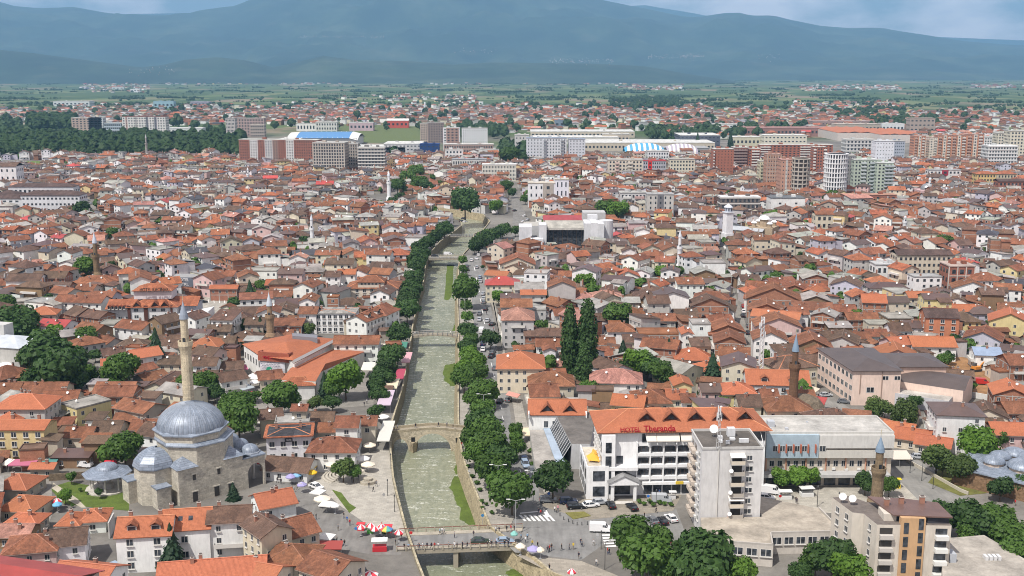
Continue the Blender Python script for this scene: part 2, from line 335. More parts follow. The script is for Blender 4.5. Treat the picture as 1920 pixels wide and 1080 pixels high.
# ================================================================== SETTING
RL = [(812,1130),(795,1085),(783,1055),(775,1030),(764,1000),(746,931),(739,900),(734,850),(735,800),(757,727),(767,667),(772,637),(774,620),(786,560),(795,530),(800,490),(806,478),(826,455),(845,442),(866,425),(864,414),(800,399),(740,389),(690,379),(640,374)]
RR = [(1105,1130),(1052,1085),(1033,1078),(1000,1050),(964,1025),(918,992),(900,950),(880,900),(866,860),(860,823),(858,790),(858,740),(859,687),(859,623),(857,560),(860,495),(868,478),(884,460),(888,440),(905,433),(918,416),(905,403),(860,396),(780,385),(740,374)]
WL = -4.6
bl = gp(RL); brr = gp(RR)
def mono(p):
    o = [p[0]]
    for q in p[1:]:
        if q[1] > o[-1][1] + .3: o.append(q)
    return o
bl, brr = mono(bl), mono(brr)
ys_all = sorted(set([round(q[1], 2) for q in bl + brr] + list(range(212, 900, 12))))
ymax = min(bl[-1][1], brr[-1][1]); ymin = 205.0
ys_all = [y for y in ys_all if ymin < y < ymax]; ys_all = [ymin] + ys_all + [ymax]
def xl(y): return float(np.interp(y, [q[1] for q in bl], [q[0] for q in bl]))
def xr(y): return float(np.interp(y, [q[1] for q in brr], [q[0] for q in brr]))
BANK = [(y, xl(y), xr(y)) for y in ys_all]
def build_ground():
    m = MB(); BX = 26000.0; c = (1, 1, 1)
    m.poly([(-BX, -4000, 0), (BX, -4000, 0), (BX, ymin, 0), (-BX, ymin, 0)], c)
    for (y0, a0, b0), (y1, a1, b1) in zip(BANK[:-1], BANK[1:]):
        m.poly([(-BX, y0, 0), (a0, y0, 0), (a1, y1, 0), (-BX, y1, 0)], c)
        m.poly([(b0, y0, 0), (BX, y0, 0), (BX, y1, 0), (b1, y1, 0)], c)
    m.poly([(-BX, ymax, 0), (BX, ymax, 0), (BX, 28000, 0), (-BX, 28000, 0)], c)
    structure(m.build('ground', M['town_ground'], uv=None))
    m = MB()
    for (y0, a0, b0), (y1, a1, b1) in zip(BANK[:-1], BANK[1:]):
        m.poly([(a0 - .5, y0, WL), (b0 + .5, y0, WL), (b1 + .5, y1, WL), (a1 - .5, y1, WL)], c)
    structure(m.build('river_water', M['river_water'], uv=None))
    for side, nm in ((-1, 'embankment_wall'), (1, 'embankment_wall')):
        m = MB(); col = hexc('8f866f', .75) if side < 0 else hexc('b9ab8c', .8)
        pr = [(a if side < 0 else b, y) for y, a, b in BANK]
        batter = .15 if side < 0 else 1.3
        for (x0, y0), (x1, y1) in zip(pr[:-1], pr[1:]):
            i0, i1 = x0 - side * batter, x1 - side * batter; o0, o1 = x0 + side * .5, x1 + side * .5; tz = 1.0 if side < 0 else .75
            q = [(i0, y0, WL - .3), (i1, y1, WL - .3), (x1, y1, tz), (x0, y0, tz)]; m.poly(q if side < 0 else q[::-1], col)
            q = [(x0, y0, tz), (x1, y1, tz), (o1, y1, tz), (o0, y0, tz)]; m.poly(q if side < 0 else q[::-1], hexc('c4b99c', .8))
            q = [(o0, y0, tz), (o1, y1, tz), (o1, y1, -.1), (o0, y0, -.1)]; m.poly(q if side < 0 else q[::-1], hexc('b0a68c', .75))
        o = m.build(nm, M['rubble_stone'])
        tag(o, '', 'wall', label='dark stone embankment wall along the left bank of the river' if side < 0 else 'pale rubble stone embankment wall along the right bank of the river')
build_ground()
occupy([(a - 3, y) for y, a, b in BANK] + [(b + 3, y) for y, a, b in BANK[::-1]])
SHEET = [0]
def sheet(name, px, mat, col, z=None, th=0.0, occ=True, zz=0.0, inset=None):
    SHEET[0] += 1
    z = (.004 + .002 * SHEET[0]) if z is None else z
    pts = gp(px, zz); m = MB()
    ar = sum(pts[i][0] * pts[(i + 1) % len(pts)][1] - pts[(i + 1) % len(pts)][0] * pts[i][1] for i in range(len(pts)))
    if ar < 0: pts = pts[::-1]
    if th: m.prism(pts, z - .05, z + th, col)
    else: m.poly([(x, y, z) for x, y in pts], col)
    if occ: occupy(pts)
    o = m.build(name, M[mat]); structure(o); return o
ASP = hexc('9c9b98', .68); PAV = hexc('c4beb2', .66); GRS = hexc('7d9440', .5)
sheet('road', [(866,480),(873,500),(884,550),(888,600),(895,650),(908,700),(920,760),(928,815),(945,860),(962,900),(975,945),(958,985),(922,998),(966,1036),(1090,1050),(1140,1015),(1290,1012),(1268,955),(1100,972),(1018,945),(1005,900),(993,860),(962,815),(955,760),(940,700),(932,650),(926,600),(914,550),(905,500),(906,476)], 'asphalt', ASP)
sheet('road', [(470,868),(520,872),(575,905),(630,955),(680,992),(758,1006),(752,1040),(700,1040),(640,1030),(585,1000),(545,945),(500,905)], 'asphalt', hexc('9a9792', .66))
sheet('road', [(1663,845),(1700,848),(1815,925),(1800,955),(1745,962),(1668,885)], 'asphalt', hexc('a3a19b', .68))
sheet('road', [(1357,500),(1364,500),(1377,545),(1392,590),(1410,640),(1432,690),(1447,735),(1432,745),(1412,700),(1394,645),(1378,590),(1366,545)], 'asphalt', hexc('a9a59c', .66))
sheet('road', [(1520,735),(1548,735),(1600,770),(1640,800),(1600,800),(1530,775)], 'asphalt', hexc('a9a6a0', .66))
sheet('road', [(955,352),(962,352),(975,380),(990,410),(1000,440),(975,470),(910,478),(905,470),(960,440),(962,400)], 'asphalt', hexc('9a9792', .66))
sheet('pavement', [(860,480),(866,480),(873,500),(884,550),(888,600),(895,650),(908,700),(920,760),(928,815),(945,860),(962,900),(975,945),(958,985),(922,996),(903,950),(884,900),(869,860),(863,823),(861,790),(861,740),(862,687),(862,623),(860,560),(863,495)], 'paving', PAV, z=.05, th=.1)
sheet('pavement', [(1005,476),(906,476),(914,500),(914,550),(932,600),(940,650),(945,700),(962,760),(970,815),(998,860),(1010,895),(1024,938),(1040,930),(1030,860),(990,800),(975,740),(950,700),(945,640)][1:], 'paving', PAV, z=.05, th=.1)
sheet('plaza', [(560,880),(600,855),(680,850),(735,840),(736,900),(744,940),(762,1000),(690,985),(640,950),(600,915)], 'paving', hexc('d0cabd', .68))
sheet('plaza', [(1440,905),(1660,905),(1690,905),(1745,962),(1590,965),(1440,952)], 'paving', hexc('cfc9bb', .68))
sheet('plaza', [(966,1040),(1090,1052),(1160,1080),(1060,1085),(1040,1078)], 'paving', hexc('c2b9aa', .66))
sheet('plaza', [(1018,950),(1100,975),(1262,958),(1280,925),(1150,940),(1090,935),(1010,925)], 'paving', hexc('b9b0a0', .62))
sheet('parking_lot', [(362,560),(445,552),(455,585),(385,605),(365,590)], 'asphalt', hexc('c6c1b6', .68))
sheet('street', [(150,680),(185,672),(215,705),(200,730),(150,735)], 'asphalt', hexc('b0aba2', .6))
sheet('street', [(400,740),(470,715),(560,735),(700,640),(712,640),(700,760),(640,765),(560,775),(420,765)], 'paving', hexc('b0aba2', .62))
sheet('bare_earth', [(1752,678),(1800,668),(1850,682),(1860,720),(1905,745),(1850,750),(1790,728),(1762,705)], 'flat_roof', hexc('c99a6c', .62))
sheet('garden_lawn', [(92,915),(130,903),(175,912),(242,925),(242,958),(175,952),(120,945)], 'grass', GRS)
sheet('garden_path', [(170,908),(206,903),(240,908),(240,920),(205,924),(175,918)], 'paving', hexc('e2dccb', .75))
sheet('garden_path', [(100,905),(145,935),(162,952),(152,952),(128,938),(96,915)], 'paving', hexc('d8cfba', .7))
sheet('street', [(0,880),(92,880),(96,905),(100,960),(85,1000),(75,960),(78,905),(0,897)], 'paving', hexc('b0aba2', .62))
sheet('garden_lawn', [(622,918),(640,924),(655,944),(668,952),(655,962),(640,942)], 'grass', GRS, z=.05)
sheet('traffic_island', [(1060,962),(1095,960),(1108,968),(1075,974)], 'grass', hexc('a5a05a', .55), z=.05, th=.12)
sheet('garden_lawn', [(1740,905),(1800,930),(1850,925),(1830,890),(1760,880)], 'grass', hexc('9a9a55', .5))
sheet('garden_lawn', [(28,302),(75,302),(82,312),(32,314)], 'grass', hexc('86a050', .55))
sheet('meadow', [(560,262),(600,232),(800,237),(800,262),(700,268)], 'grass', hexc('8a9a5e', .5), occ=False)
sheet('meadow', [(1700,298),(1830,292),(1850,300),(1720,308)], 'grass', hexc('a3a362', .55), occ=False)
for nm, px in (('river_bank', [(839,910),(852,885),(866,893),(885,940),(912,991),(880,991),(860,978),(872,966),(854,945),(848,920)]),
               ('river_bank', [(829,700),(834,682),(857,677),(857,727),(845,727),(832,714)]),
               ('river_bank', [(838,492),(852,492),(848,560),(840,568),(832,566),(835,530)]),
               ('river_bank', [(847,622),(850,612),(857,600),(857,622)]),
               ('river_bank', [(955,1080),(945,1074),(965,1062),(985,1075),(1000,1092),(950,1100)]),
               ('river_bank', [(854,745),(859,745),(861,800),(864,862),(858,862),(856,800)]),
               ('river_bank', [(850,880),(858,862),(862,880),(856,893)])):
    pts = gp(px, WL); cx = sum(p[0] for p in pts) / len(pts); cy_ = sum(p[1] for p in pts) / len(pts); m = MB()
    dens = []
    for i in range(len(pts)):
        a, b = pts[i], pts[(i + 1) % len(pts)]
        for k in range(6):
            t = k / 6; dens.append((a[0] + (b[0] - a[0]) * t + R.uniform(-.25, .25), a[1] + (b[1] - a[1]) * t + R.uniform(-.5, .5)))
    n = len(dens)
    for i in range(n):
        a, b = dens[i], dens[(i + 1) % n]
        m.poly([(a[0], a[1], WL - .05), (b[0], b[1], WL - .05), (cx, cy_, WL + .35)], GRS)
    structure(m.build(nm, M['grass']))
# road paint: crossings and stripes
def paint(px, col=(.7, .7, .68)):
    SHEET[0] += 1; pts = gp(px); m = MB(); m.poly([(x, y, .075 + .0005 * SHEET[0]) for x, y in pts], col); structure(m.build('road_marking', M['painted']))
for i in range(7):
    x, y = 972 + i * 9, 966; paint([(x, y), (x + 5, y), (x + 16, y + 12), (x + 11, y + 12)])
for i in range(5):
    x, y = 1128 + i * 1.5, 1003 + i * 5.2; paint([(x, y), (x + 22, y - 1), (x + 24, y + 1.8), (x + 1, y + 2.8)])
for i in range(8):
    paint([(370 + i * 10, 562), (371.5 + i * 10, 562), (372.5 + i * 10, 569), (371 + i * 10, 569)])
paint([(1018, 958), (1025, 957), (1032, 970), (1025, 971)]); paint([(975, 962), (1016, 958), (1016, 960), (975, 964)])
for t_ in range(22):   # dashed centre line of the quay road
    a_ = np.interp(t_ * 20 + 500, [500, 550, 600, 650, 700, 760, 815, 860, 900], [888, 898, 906, 914, 924, 938, 946, 964, 984]); y_ = t_ * 20 + 500
    if y_ < 900: paint([(a_, y_), (a_ + 1.2, y_), (a_ + 3.6, y_ + 8), (a_ + 2.2, y_ + 8)])
# ------------------------------------------------------------------ mountains
def prof(pts):
    xs = [p[0] for p in pts]; yy = [p[1] for p in pts]
    return lambda px: float(np.interp(px, xs, yy))
RIDGE = prof([(-700,60),(-400,30),(-200,12),(0,2),(23,-1),(47,3),(73,11),(117,15),(150,14),(180,12),(207,18),(233,23),(283,28),(303,31),(350,28),(383,26),(430,15),(467,10),(483,3),(520,-12),(640,-30),(760,-42),(900,-40),(1000,-24),(1080,-10),(1120,0),(1160,8),(1210,18),(1260,30),(1290,32),(1343,24),(1367,24),(1387,29),(1427,28),(1460,37),(1513,48),(1563,52),(1623,52),(1647,57),(1713,67),(1773,77),(1847,83),(1920,87),(2100,95),(2300,90),(2700,100)])
FARR = prof([(-700,40),(700,20),(1100,12),(1173,11),(1187,7),(1213,13),(1257,20),(1280,24),(1340,36),(1500,60),(2700,110)])
HILLS = prof([(-700,80),(0,88),(50,95),(100,100),(160,108),(230,118),(290,126),(330,122),(370,112),(430,107),(480,113),(530,126),(570,117),(620,104),(680,113),(740,113),(800,116),(850,121),(920,117),(1000,118),(1100,119),(1200,124),(1280,139),(1350,150),(1420,160),(1480,170),(1560,176),(2700,176)])
def fbm(x, y, o=5):
    from mathutils import noise as mn
    return mn.fractal(Vector((x, y, 3.7)), 1.0, 2.1, o)
def range_mesh(name, pf, y0, y1, y2, rough, nx=260, ny=46, label=None, seed=0):
    m = MB(); V = []
    for i in range(nx + 1):
        px = -700 + (2700 + 700) * i / nx; az = (px - 960) / F / cp
        for j in range(ny + 1):
            t = j / ny
            Y = y0 + (y1 - y0) * (t / .75) if t <= .75 else y1 + (y2 - y1) * (t - .75) / .25
            X = az * Y
            py = pf(px); v = (540 - py) / F; tanel = (-sp + v * cp) / (cp + v * sp); top = H + tanel * y1
            if t <= .75:
                q = t / .75; s = q * q * (3 - 2 * q) * .55 + q * .45 if name != 'near_hills' else q * q * (3 - 2 * q)
                z = top * s - 12 * (1 - q)
                z += rough * top * fbm(X * .0006 + seed, Y * .0006) * math.sin(PI * q) * .9 + rough * top * .42 * fbm(X * .0028, Y * .0028 + seed) * math.sin(PI * q)
            else:
                q = (t - .75) / .25; z = top * (1 - q) ** 1.2 - 15 * q
            V.append((X, Y, max(z, -20)))
    m.v = V
    for i in range(nx):
        for j in range(ny):
            a = i * (ny + 1) + j; m.f.append((a, a + ny + 1, a + ny + 2, a + 1)); m.c.append((1, 1, 1)); m.m.append(0)
    m.smooth = True
    o = m.build(name, M['mountain_forest'], uv=None); structure(o); return o
MTN = [range_mesh('near_hills', HILLS, 8200, 9600, 10600, .17, seed=5), range_mesh('mountain_range', RIDGE, 10800, 16500, 19500, .2), range_mesh('far_mountain', FARR, 19500, 21500, 24000, .08, nx=120, ny=20, seed=9)]
hz = MB(); hz.box(0, 12750, -8, 46000, 26300, 1560, (1, 1, 1), bottom=True)
hm = bpy.data.materials.new('haze_air'); hm.use_nodes = True; hn = hm.node_tree.nodes; hn.clear()
ho = hn.new('ShaderNodeOutputMaterial'); pv = hn.new('ShaderNodeVolumePrincipled')
pv.inputs['Color'].default_value = (.31, .63, 1.0, 1); pv.inputs['Density'].default_value = 6.4e-5; pv.inputs['Anisotropy'].default_value = 0.0
for k in ('Density Attribute', 'Temperature Attribute', 'Color Attribute'):
    pv.inputs[k].default_value = ''
hm.node_tree.links.new(pv.outputs[0], ho.inputs['Volume'])
hob = hz.build('haze', hm, uv=None); hob['kind'] = 'stuff'
# ================================================================== TREES
def leaf_mesh(name, lobes, n, size, mat, rng, squash=1.0):
    """crown of leaf clusters: lobes = [(x,y,z,rx,rz)]; unit scale: crown radius about 1"""
    m = MB(); wts = [l[3] ** 2 * (.6 + l[4] / l[3] * .4) for l in lobes]; tot = sum(wts)
    for l, wt in zip(lobes, wts):
        for _ in range(int(n * wt / tot)):
            u = rng.uniform(-1, 1); a = rng.uniform(0, 2 * PI); q = math.sqrt(1 - u * u); rr = 1 - abs(rng.gauss(0, .1)) + rng.uniform(-.02, .1)
            nx, ny, nz = q * math.cos(a), q * math.sin(a), u
            if nz < -.55 and rng.random() < .6: continue
            p = Vector((l[0] + nx * l[3] * rr, l[1] + ny * l[3] * rr, l[2] + nz * l[4] * rr))
            if any((((p.x - k[0]) / k[3]) ** 2 + ((p.y - k[1]) / k[3]) ** 2 + ((p.z - k[2]) / k[4]) ** 2) < .62 for k in lobes if k is not l): continue
            nv = Vector((nx, ny, nz + .35)) + Vector((rng.gauss(0, .5), rng.gauss(0, .5), rng.gauss(0, .5))); nv.normalize()
            t = nv.cross(Vector((rng.gauss(0, 1), rng.gauss(0, 1), rng.gauss(0, 1)))).normalized(); b = nv.cross(t); s = size * rng.uniform(.6, 1.3)
            m.poly([tuple(p - t * s - b * s * .5), tuple(p + t * s * .3 - b * s * .8), tuple(p + t * s + b * s * .4), tuple(p - t * s * .3 + b * s * .8)], (1, 1, 1))
    for l in lobes:   # the dense inside of the crown
        m.lathe(l[0], l[1], [(.01, l[2] - l[4] * .8), (l[3] * .6, l[2] - l[4] * .52), (l[3] * .8, l[2]), (l[3] * .6, l[2] + l[4] * .55), (.01, l[2] + l[4] * .8)], 7, (1, 1, 1), ph=rng.random())
    return m.mesh(name, [mat], uv=None)
def round_lobes(rng, k=9, h=1.0):
    L = [(0, 0, 0, .62, .62 * h)]
    for i in range(k):
        a = 2 * PI * i / k * 1.9 + rng.uniform(-.3, .3); e = rng.uniform(-.35, .8); r = rng.uniform(.36, .5)
        d = .52 * math.cos(e)
        L.append((d * math.cos(a), d * math.sin(a), .5 * math.sin(e) * h, r, r * h * rng.uniform(.8, 1.05)))
    return L
def cone_mesh(name, rng, mat, tiers=13, per=26, n=3):
    m = MB()
    for i in range(tiers):
        t = i / tiers; z0 = .06 + .94 * t; r = (1 - t) ** .85 * .30 + .015
        for k in range(int(per * (1 - t * .75))):
            a = rng.uniform(0, 2 * PI); rr = r * rng.uniform(.8, 1.12); w_ = .05 * (1.25 - t)
            c_, s_ = math.cos(a), math.sin(a); z = z0 + rng.uniform(-.03, .03)
            for (q0, q1) in ((.25, .65), (.6, 1.0)):
                m.poly([(c_*rr*q0 - s_*w_, s_*rr*q0 + c_*w_, z - .055*q0 + .03), (c_*rr*q0 + s_*w_, s_*rr*q0 - c_*w_, z - .055*q0 + .02), (c_*rr*q1 + s_*w_*.5, s_*rr*q1 - c_*w_*.5, z - .075*q1), (c_*rr*q1 - s_*w_*.5, s_*rr*q1 + c_*w_*.5, z - .07*q1)], (1, 1, 1))
    m.lathe(0, 0, [(.2, .1), (.17, .35), (.09, .7), (.005, .98)], 7, (1, 1, 1))
    return m.mesh(name, [mat], uv=None)
def trunk_mesh():
    m = MB(); m.lathe(0, 0, [(.075, 0), (.05, .3), (.042, .8)], 7, (1, 1, 1))
    for i in range(5):
        a = i * 1.3; m.tube((0, 0, .5 + .07 * i), (.45 * math.cos(a), .45 * math.sin(a), 1.0 + .05 * i), .03, (1, 1, 1), n=5, r1=.012)
    return m.mesh('trunk', [M['bark']], uv=None)
TRUNK = trunk_mesh(); rt = random.Random(3)
PRO = {}
for key, mat, n, size in (('d', 'leaves_dark', 1700, .085), ('m', 'leaves_mid', 1700, .085), ('b', 'leaves_bright', 1700, .085), ('o', 'leaves_olive', 1500, .085)):
    PRO[key] = [leaf_mesh('crown', round_lobes(rt, 8 + i * 2), n, size, M[mat], rt) for i in range(3)]
PRO['w'] = [leaf_mesh('crown', [(0, 0, .1, .6, .7)] + [(.55 * math.cos(a), .55 * math.sin(a), -.25 + .2 * math.sin(3 * a), .33, .75) for a in (0, .9, 1.8, 2.7, 3.6, 4.5, 5.4)], 2000, .07, M['leaves_olive'], rt)]
PRO['p'] = [leaf_mesh('crown', [(0, 0, .1 + .21 * i, .15 * math.sin(PI * min(.86, .2 + i * .17)) + .075, .2) for i in range(5)] + [(.1 * math.cos(i * 2), .1 * math.sin(i * 2), .12 + .115 * i, .09, .13) for i in range(7)] + [(.11 * math.cos(i * 2.4), .11 * math.sin(i * 2.4), .3 + .09 * i, .07, .12) for i in range(7)], 3000, .028, M['leaves_dark'], rt)]
PRO['c'] = [cone_mesh('crown', rt, M['needles'], 14, 34), cone_mesh('crown', rt, M['needles'], 11, 30)]
PRO['u'] = [leaf_mesh('crown', round_lobes(rt, 5, .8), 380, .14, M['leaves_mid'], rt)]
PRO['f'] = [leaf_mesh('crown', round_lobes(rt, 6), 480, .15, M['leaves_mid'], rt), leaf_mesh('crown', round_lobes(rt, 7), 480, .15, M['leaves_dark'], rt)]
LOOKT = {'d': 'dark green round leafy tree', 'm': 'mid green leafy tree', 'b': 'bright green leafy tree', 'o': 'olive green leafy tree', 'w': 'drooping grey green willow', 'p': 'tall slim dark poplar', 'c': 'dark pointed conifer', 'f': 'small leafy tree'}
def tree(px, py, dpx, kind='m', hpx=None, group=None, look=None, hs=1.0, base=0.0):
    """px,py = picture position of the crown's middle, dpx its width"""
    rr = R.Random if False else R
    hc = 4.0
    for _ in range(3):
        X, Y = G(px, py, hc + base); s = SC(X, Y, hc); r = dpx / 2 / s
        if kind in 'cp': ht = (hpx or dpx * 2) / s / .97; hc = ht / 2
        else: hc = r * hs * 1.12 + max(.7, r * .16)
    nm = 'conifer_tree' if kind == 'c' else 'poplar_tree' if kind == 'p' else 'broadleaf_tree'
    root = empty(nm, X, Y, base, R.uniform(0, 6.28))
    pro = PRO['f'] if (kind in 'dmb' and dpx < 26) else PRO[kind]
    me = R.choice(pro)
    if kind == 'c': inst('crown', me, root, s=(r * 4.1, r * 4.1, ht)); inst('trunk', TRUNK, root, s=(ht * .25, ht * .25, ht * .2))
    elif kind == 'p': inst('crown', me, root, (0, 0, .3), s=(r * 4.9, r * 4.9, ht * .94)); inst('trunk', TRUNK, root, s=(ht * .16, ht * .16, ht * .3))
    else:
        inst('crown', me, root, (0, 0, hc), s=(r * 1.12, r * 1.12, r * hs * R.uniform(1.12, 1.25)))
        inst('trunk', TRUNK, root, s=(r * .9, r * .9, hc * 1.0))
    tag(root, look or LOOKT[kind], 'tree', group or 'trees in the town', pos=(px, py))
    occupy(rect(X, Y, max(2.5, r * .9), max(2.5, r * .9), 0))
    return root
QL, QR = 'lindens along the left quay', 'trees along the right quay'
for px, py, d in ((833,428,34),(815,444,34),(800,456,32),(788,470,38),(782,487,38),(780,505,34),(775,522,38),(772,540,40),(768,556,42),(762,567,40),(776,530,36),(781,495,34),(786,478,34),(763,578,48),(748,624,45),(735,667,50),(718,705,46),(712,738,38),(725,688,40),(706,722,34)):
    tree(px, py, d, 'd', group=QL, look='dark round linden')
for px, py, d, k, hs in ((930,386,26,'m',1),(943,430,30,'m',1),(930,439,30,'d',1),(913,446,32,'d',1),(897,455,36,'d',1),(967,431,18,'m',1),(867,487,17,'m',1),(866,502,15,'b',1),(873,545,50,'m',1.15),(873,573,23,'b',1),(875,594,24,'b',1),(877,618,38,'d',1),(920,633,37,'d',1),(875,650,36,'m',1),(888,678,50,'m',1),(870,707,48,'m',1),(908,733,56,'m',1),(900,795,62,'m',1),(892,822,56,'m',1),(921,833,66,'m',1),(923,877,64,'m',1),(960,921,80,'m',1),(905,768,48,'m',1),(914,812,60,'m',1),(896,845,56,'m',1),(941,858,56,'d',1),(938,905,54,'m',1),(893,700,46,'m',1),(880,660,34,'d',1),(868,690,34,'m',1),(968,822,26,'m',1.2),(868,520,20,'m',1),(869,505,17,'b',1),(868,530,20,'m',1),(884,637,30,'m',1),(880,665,36,'b',1),(905,448,30,'m',1),(890,462,26,'d',1),(920,440,28,'m',1),(886,745,36,'m',1),(967,808,28,'m',1.2),(970,838,31,'m',1.2),(1037,893,72,'d',1)):
    tree(px, py, d, R.choice('mmbmd') if k == 'm' else k, hs=hs * R.uniform(.95, 1.12), group=QR)
tree(872, 378, 58, 'd', look='very large dark round tree')
for s_ in '''1183 1005 82 m;1213 1042 98 m;1300 1030 84 d;1318 1050 118 d;1248 1068 60 m;1562 1042 88 d;1530 1048 60 m;1590 1068 80 b;1500 1070 46 d;1385 1072 70 b;1800 965 75 d;1772 962 60 d;1835 985 74 d;1868 975 70 m;1893 1005 74 m;1915 1035 72 m;1820 1000 50 m;
1877 912 46 d;1917 905 42 d;1835 832 70 b;1872 822 40 m;1640 760 38 w;1660 765 30 o;1697 768 50 w;1465 895 42 b;1497 893 44 b;1520 893 38 b;1623 903 40 d;1668 908 36 m;1757 855 60 o;1768 872 34 o;1806 878 54 o;
30 612 86 d;50 642 44 o;92 665 100 d;112 692 92 d;84 640 60 m;162 630 42 m;68 712 62 d;133 706 62 d;228 690 68 m;178 665 22 m;8 572 50 m;384 715 50 m;350 722 42 m;402 733 34 d;450 753 52 m;447 785 72 m;432 768 50 m;528 743 68 m;647 708 70 b;625 728 40 m;593 753 30 o;623 753 32 d;643 876 46 o;662 884 30 m;
233 838 70 m;133 893 20 m;122 928 26 b;185 922 16 m;577 1066 46 m;490 535 28 m;557 614 28 m;580 617 26 o;1095 530 42 b;935 556 28 b;1160 590 56 m;1180 530 24 m;1195 678 58 b;1168 690 36 d;1215 683 52 d;1240 697 50 m;1388 700 24 m;1272 508 24 m;1240 510 28 b;1455 520 28 m;1542 596 18 m;1305 510 20 m;
1780 668 24 m;1750 675 16 m;1762 703 22 m;1808 578 18 m;1908 652 20 m;1103 727 36 m;1130 735 28 m;750 370 22 m;735 376 16 m;1137 390 40 m;1160 393 40 b;1207 390 14 m;1125 396 26 m;1447 407 32 b;1770 455 34 m;160 500 46 b;205 500 26 d;197 413 20 d;213 440 30 m;150 393 36 d;166 402 26 d;13 488 22 m;785 342 32 m;800 348 28 d;745 346 30 m;765 332 30 m;780 320 30 m;806 335 22 m;950 348 26 m;820 345 18 m;960 360 18 m;985 372 18 m;955 292 38 m;975 296 30 d;
728 320 18 m;655 376 14 m;475 430 18 m;570 450 20 m;1080 470 12 m;1225 455 18 m;1405 522 12 m;1660 458 18 m;1730 430 18 m;1560 500 16 m;370 420 16 m;300 415 18 m;650 420 18 m;695 430 16 m;480 470 18 m;905 500 8 m;980 560 10 m;420 455 20 d;90 560 22 m;610 450 16 d;1330 410 18 m;1310 405 16 d;1560 365 24 d;1540 372 18 d;705 770 30 d;700 722 26 d;1848 858 30 m;1905 860 34 m;1880 905 30 d'''.replace('\n', '').split(';'):
    a = s_.split(); tree(float(a[0]), float(a[1]), float(a[2]), a[3])
_used = []
rg = random.Random(41)
while len(_used) < 85:
    py = 430 + 330 * rg.random() ** .8; px = rg.uniform(0, 1920)
    if 690 < px < 960 or (px < 360 and py > 600) or (940 < px < 1140 and py > 700) or any(abs(px - a) < 45 and abs(py - b) < 16 for a, b in _used): continue
    _used.append((px, py)); tree(px, py, rg.uniform(15, 27) * (.5 + py / 1200), rg.choice('dmmbof'.replace('f', 'm')))
for px, py, d, k in ((15,640,50,'m'),(60,672,54,'o'),(140,668,48,'d'),(160,700,44,'m'),(100,625,40,'b'),(50,600,44,'m'),(200,700,34,'o'),(215,720,30,'m'),(1230,1012,60,'m'),(1340,1062,70,'m'),(1270,1060,60,'d')): tree(px, py, d, k)
for px, py, d, h, k in ((320,1022,48,92,'c'),(292,648,34,72,'c'),(312,606,26,40,'c'),(608,722,28,56,'c'),(469,555,32,64,'c'),(1045,508,20,26,'c'),(1168,660,30,50,'c'),(1254,655,26,44,'c'),(1336,690,40,62,'c'),(1702,520,30,42,'d'),(1068,645,32,126,'p'),(1101,640,38,136,'p'),(1095,690,30,80,'p'),(488,612,22,40,'c'),(955,268,12,26,'c'),(1370,262,14,34,'c'),(1308,262,12,30,'c'),(335,240,9,20,'c'),(437,920,24,34,'c'),(295,305,12,24,'c'),(345,298,9,16,'c'),(1085,700,26,60,'d')):
    tree(px, py, d, k, hpx=h)
for i, (px, py, d) in enumerate(((905,866,10),(878,874,11),(886,893,12),(895,905,13),(900,918,12),(903,940,11),(912,945,9),(905,952,10),(922,961,11),(1198,940,12),(1208,944,12),(1218,940,12),(1225,946,11),(1236,942,12),(1246,944,11),(1258,946,12),(150,918,9),(135,948,8),(163,924,7),(700,770,14),(995,845,14),(998,870,13),(1000,890,12),(720,1000,10),(716,765,16))):
    X, Y = G(px, py, .6); s = SC(X, Y); o = inst('garden_shrub', PRO['u'][0] , None, (X, Y, .5 + (.15)), R.uniform(0, 6), (d / 2 / s,) * 2 + (d / 2 / s * 1.1,))
    tag(o, 'low clipped green shrub', 'shrub', 'shrubs beside the pavements', pos=(px, py))
# ================================================================== HOUSES
RC = {'O': (.41, .142, .07), 'T': (.275, .114, .062), 'B': (.165, .102, .072), 'M': (.115, .074, .064), 'G': (.36, .345, .315), 'R': (.43, .065, .055), 'P': (.47, .235, .18), 'D': (.06, .06, .068), 'L': (.25, .32, .42)}
RN = {'O': 'bright orange', 'T': 'terracotta', 'B': 'weathered brown', 'M': 'dark maroon', 'G': 'pale grey', 'R': 'red', 'P': 'faded pink', 'D': 'dark grey', 'L': 'blue grey'}
WC = {'W': (.78, .78, .76), 'C': (.62, .56, .44), 'Y': (.66, .55, .29), 'K': (.60, .43, .40), 'G': (.47, .46, .44), 'B': (.38, .17, .10), 'L': (.50, .49, .56), 'N': (.26, .17, .10), 'S': (.40, .36, .30)}
WN = {'W': 'white', 'C': 'cream', 'Y': 'yellow', 'K': 'pink', 'G': 'grey', 'B': 'bare brick', 'L': 'lilac', 'N': 'brown', 'S': 'stone'}
def jit(c, rng, a=.1):
    k = rng.uniform(1 - a, 1 + a); return tuple(x * k * rng.uniform(1 - a * .4, 1 + a * .4) for x in c)
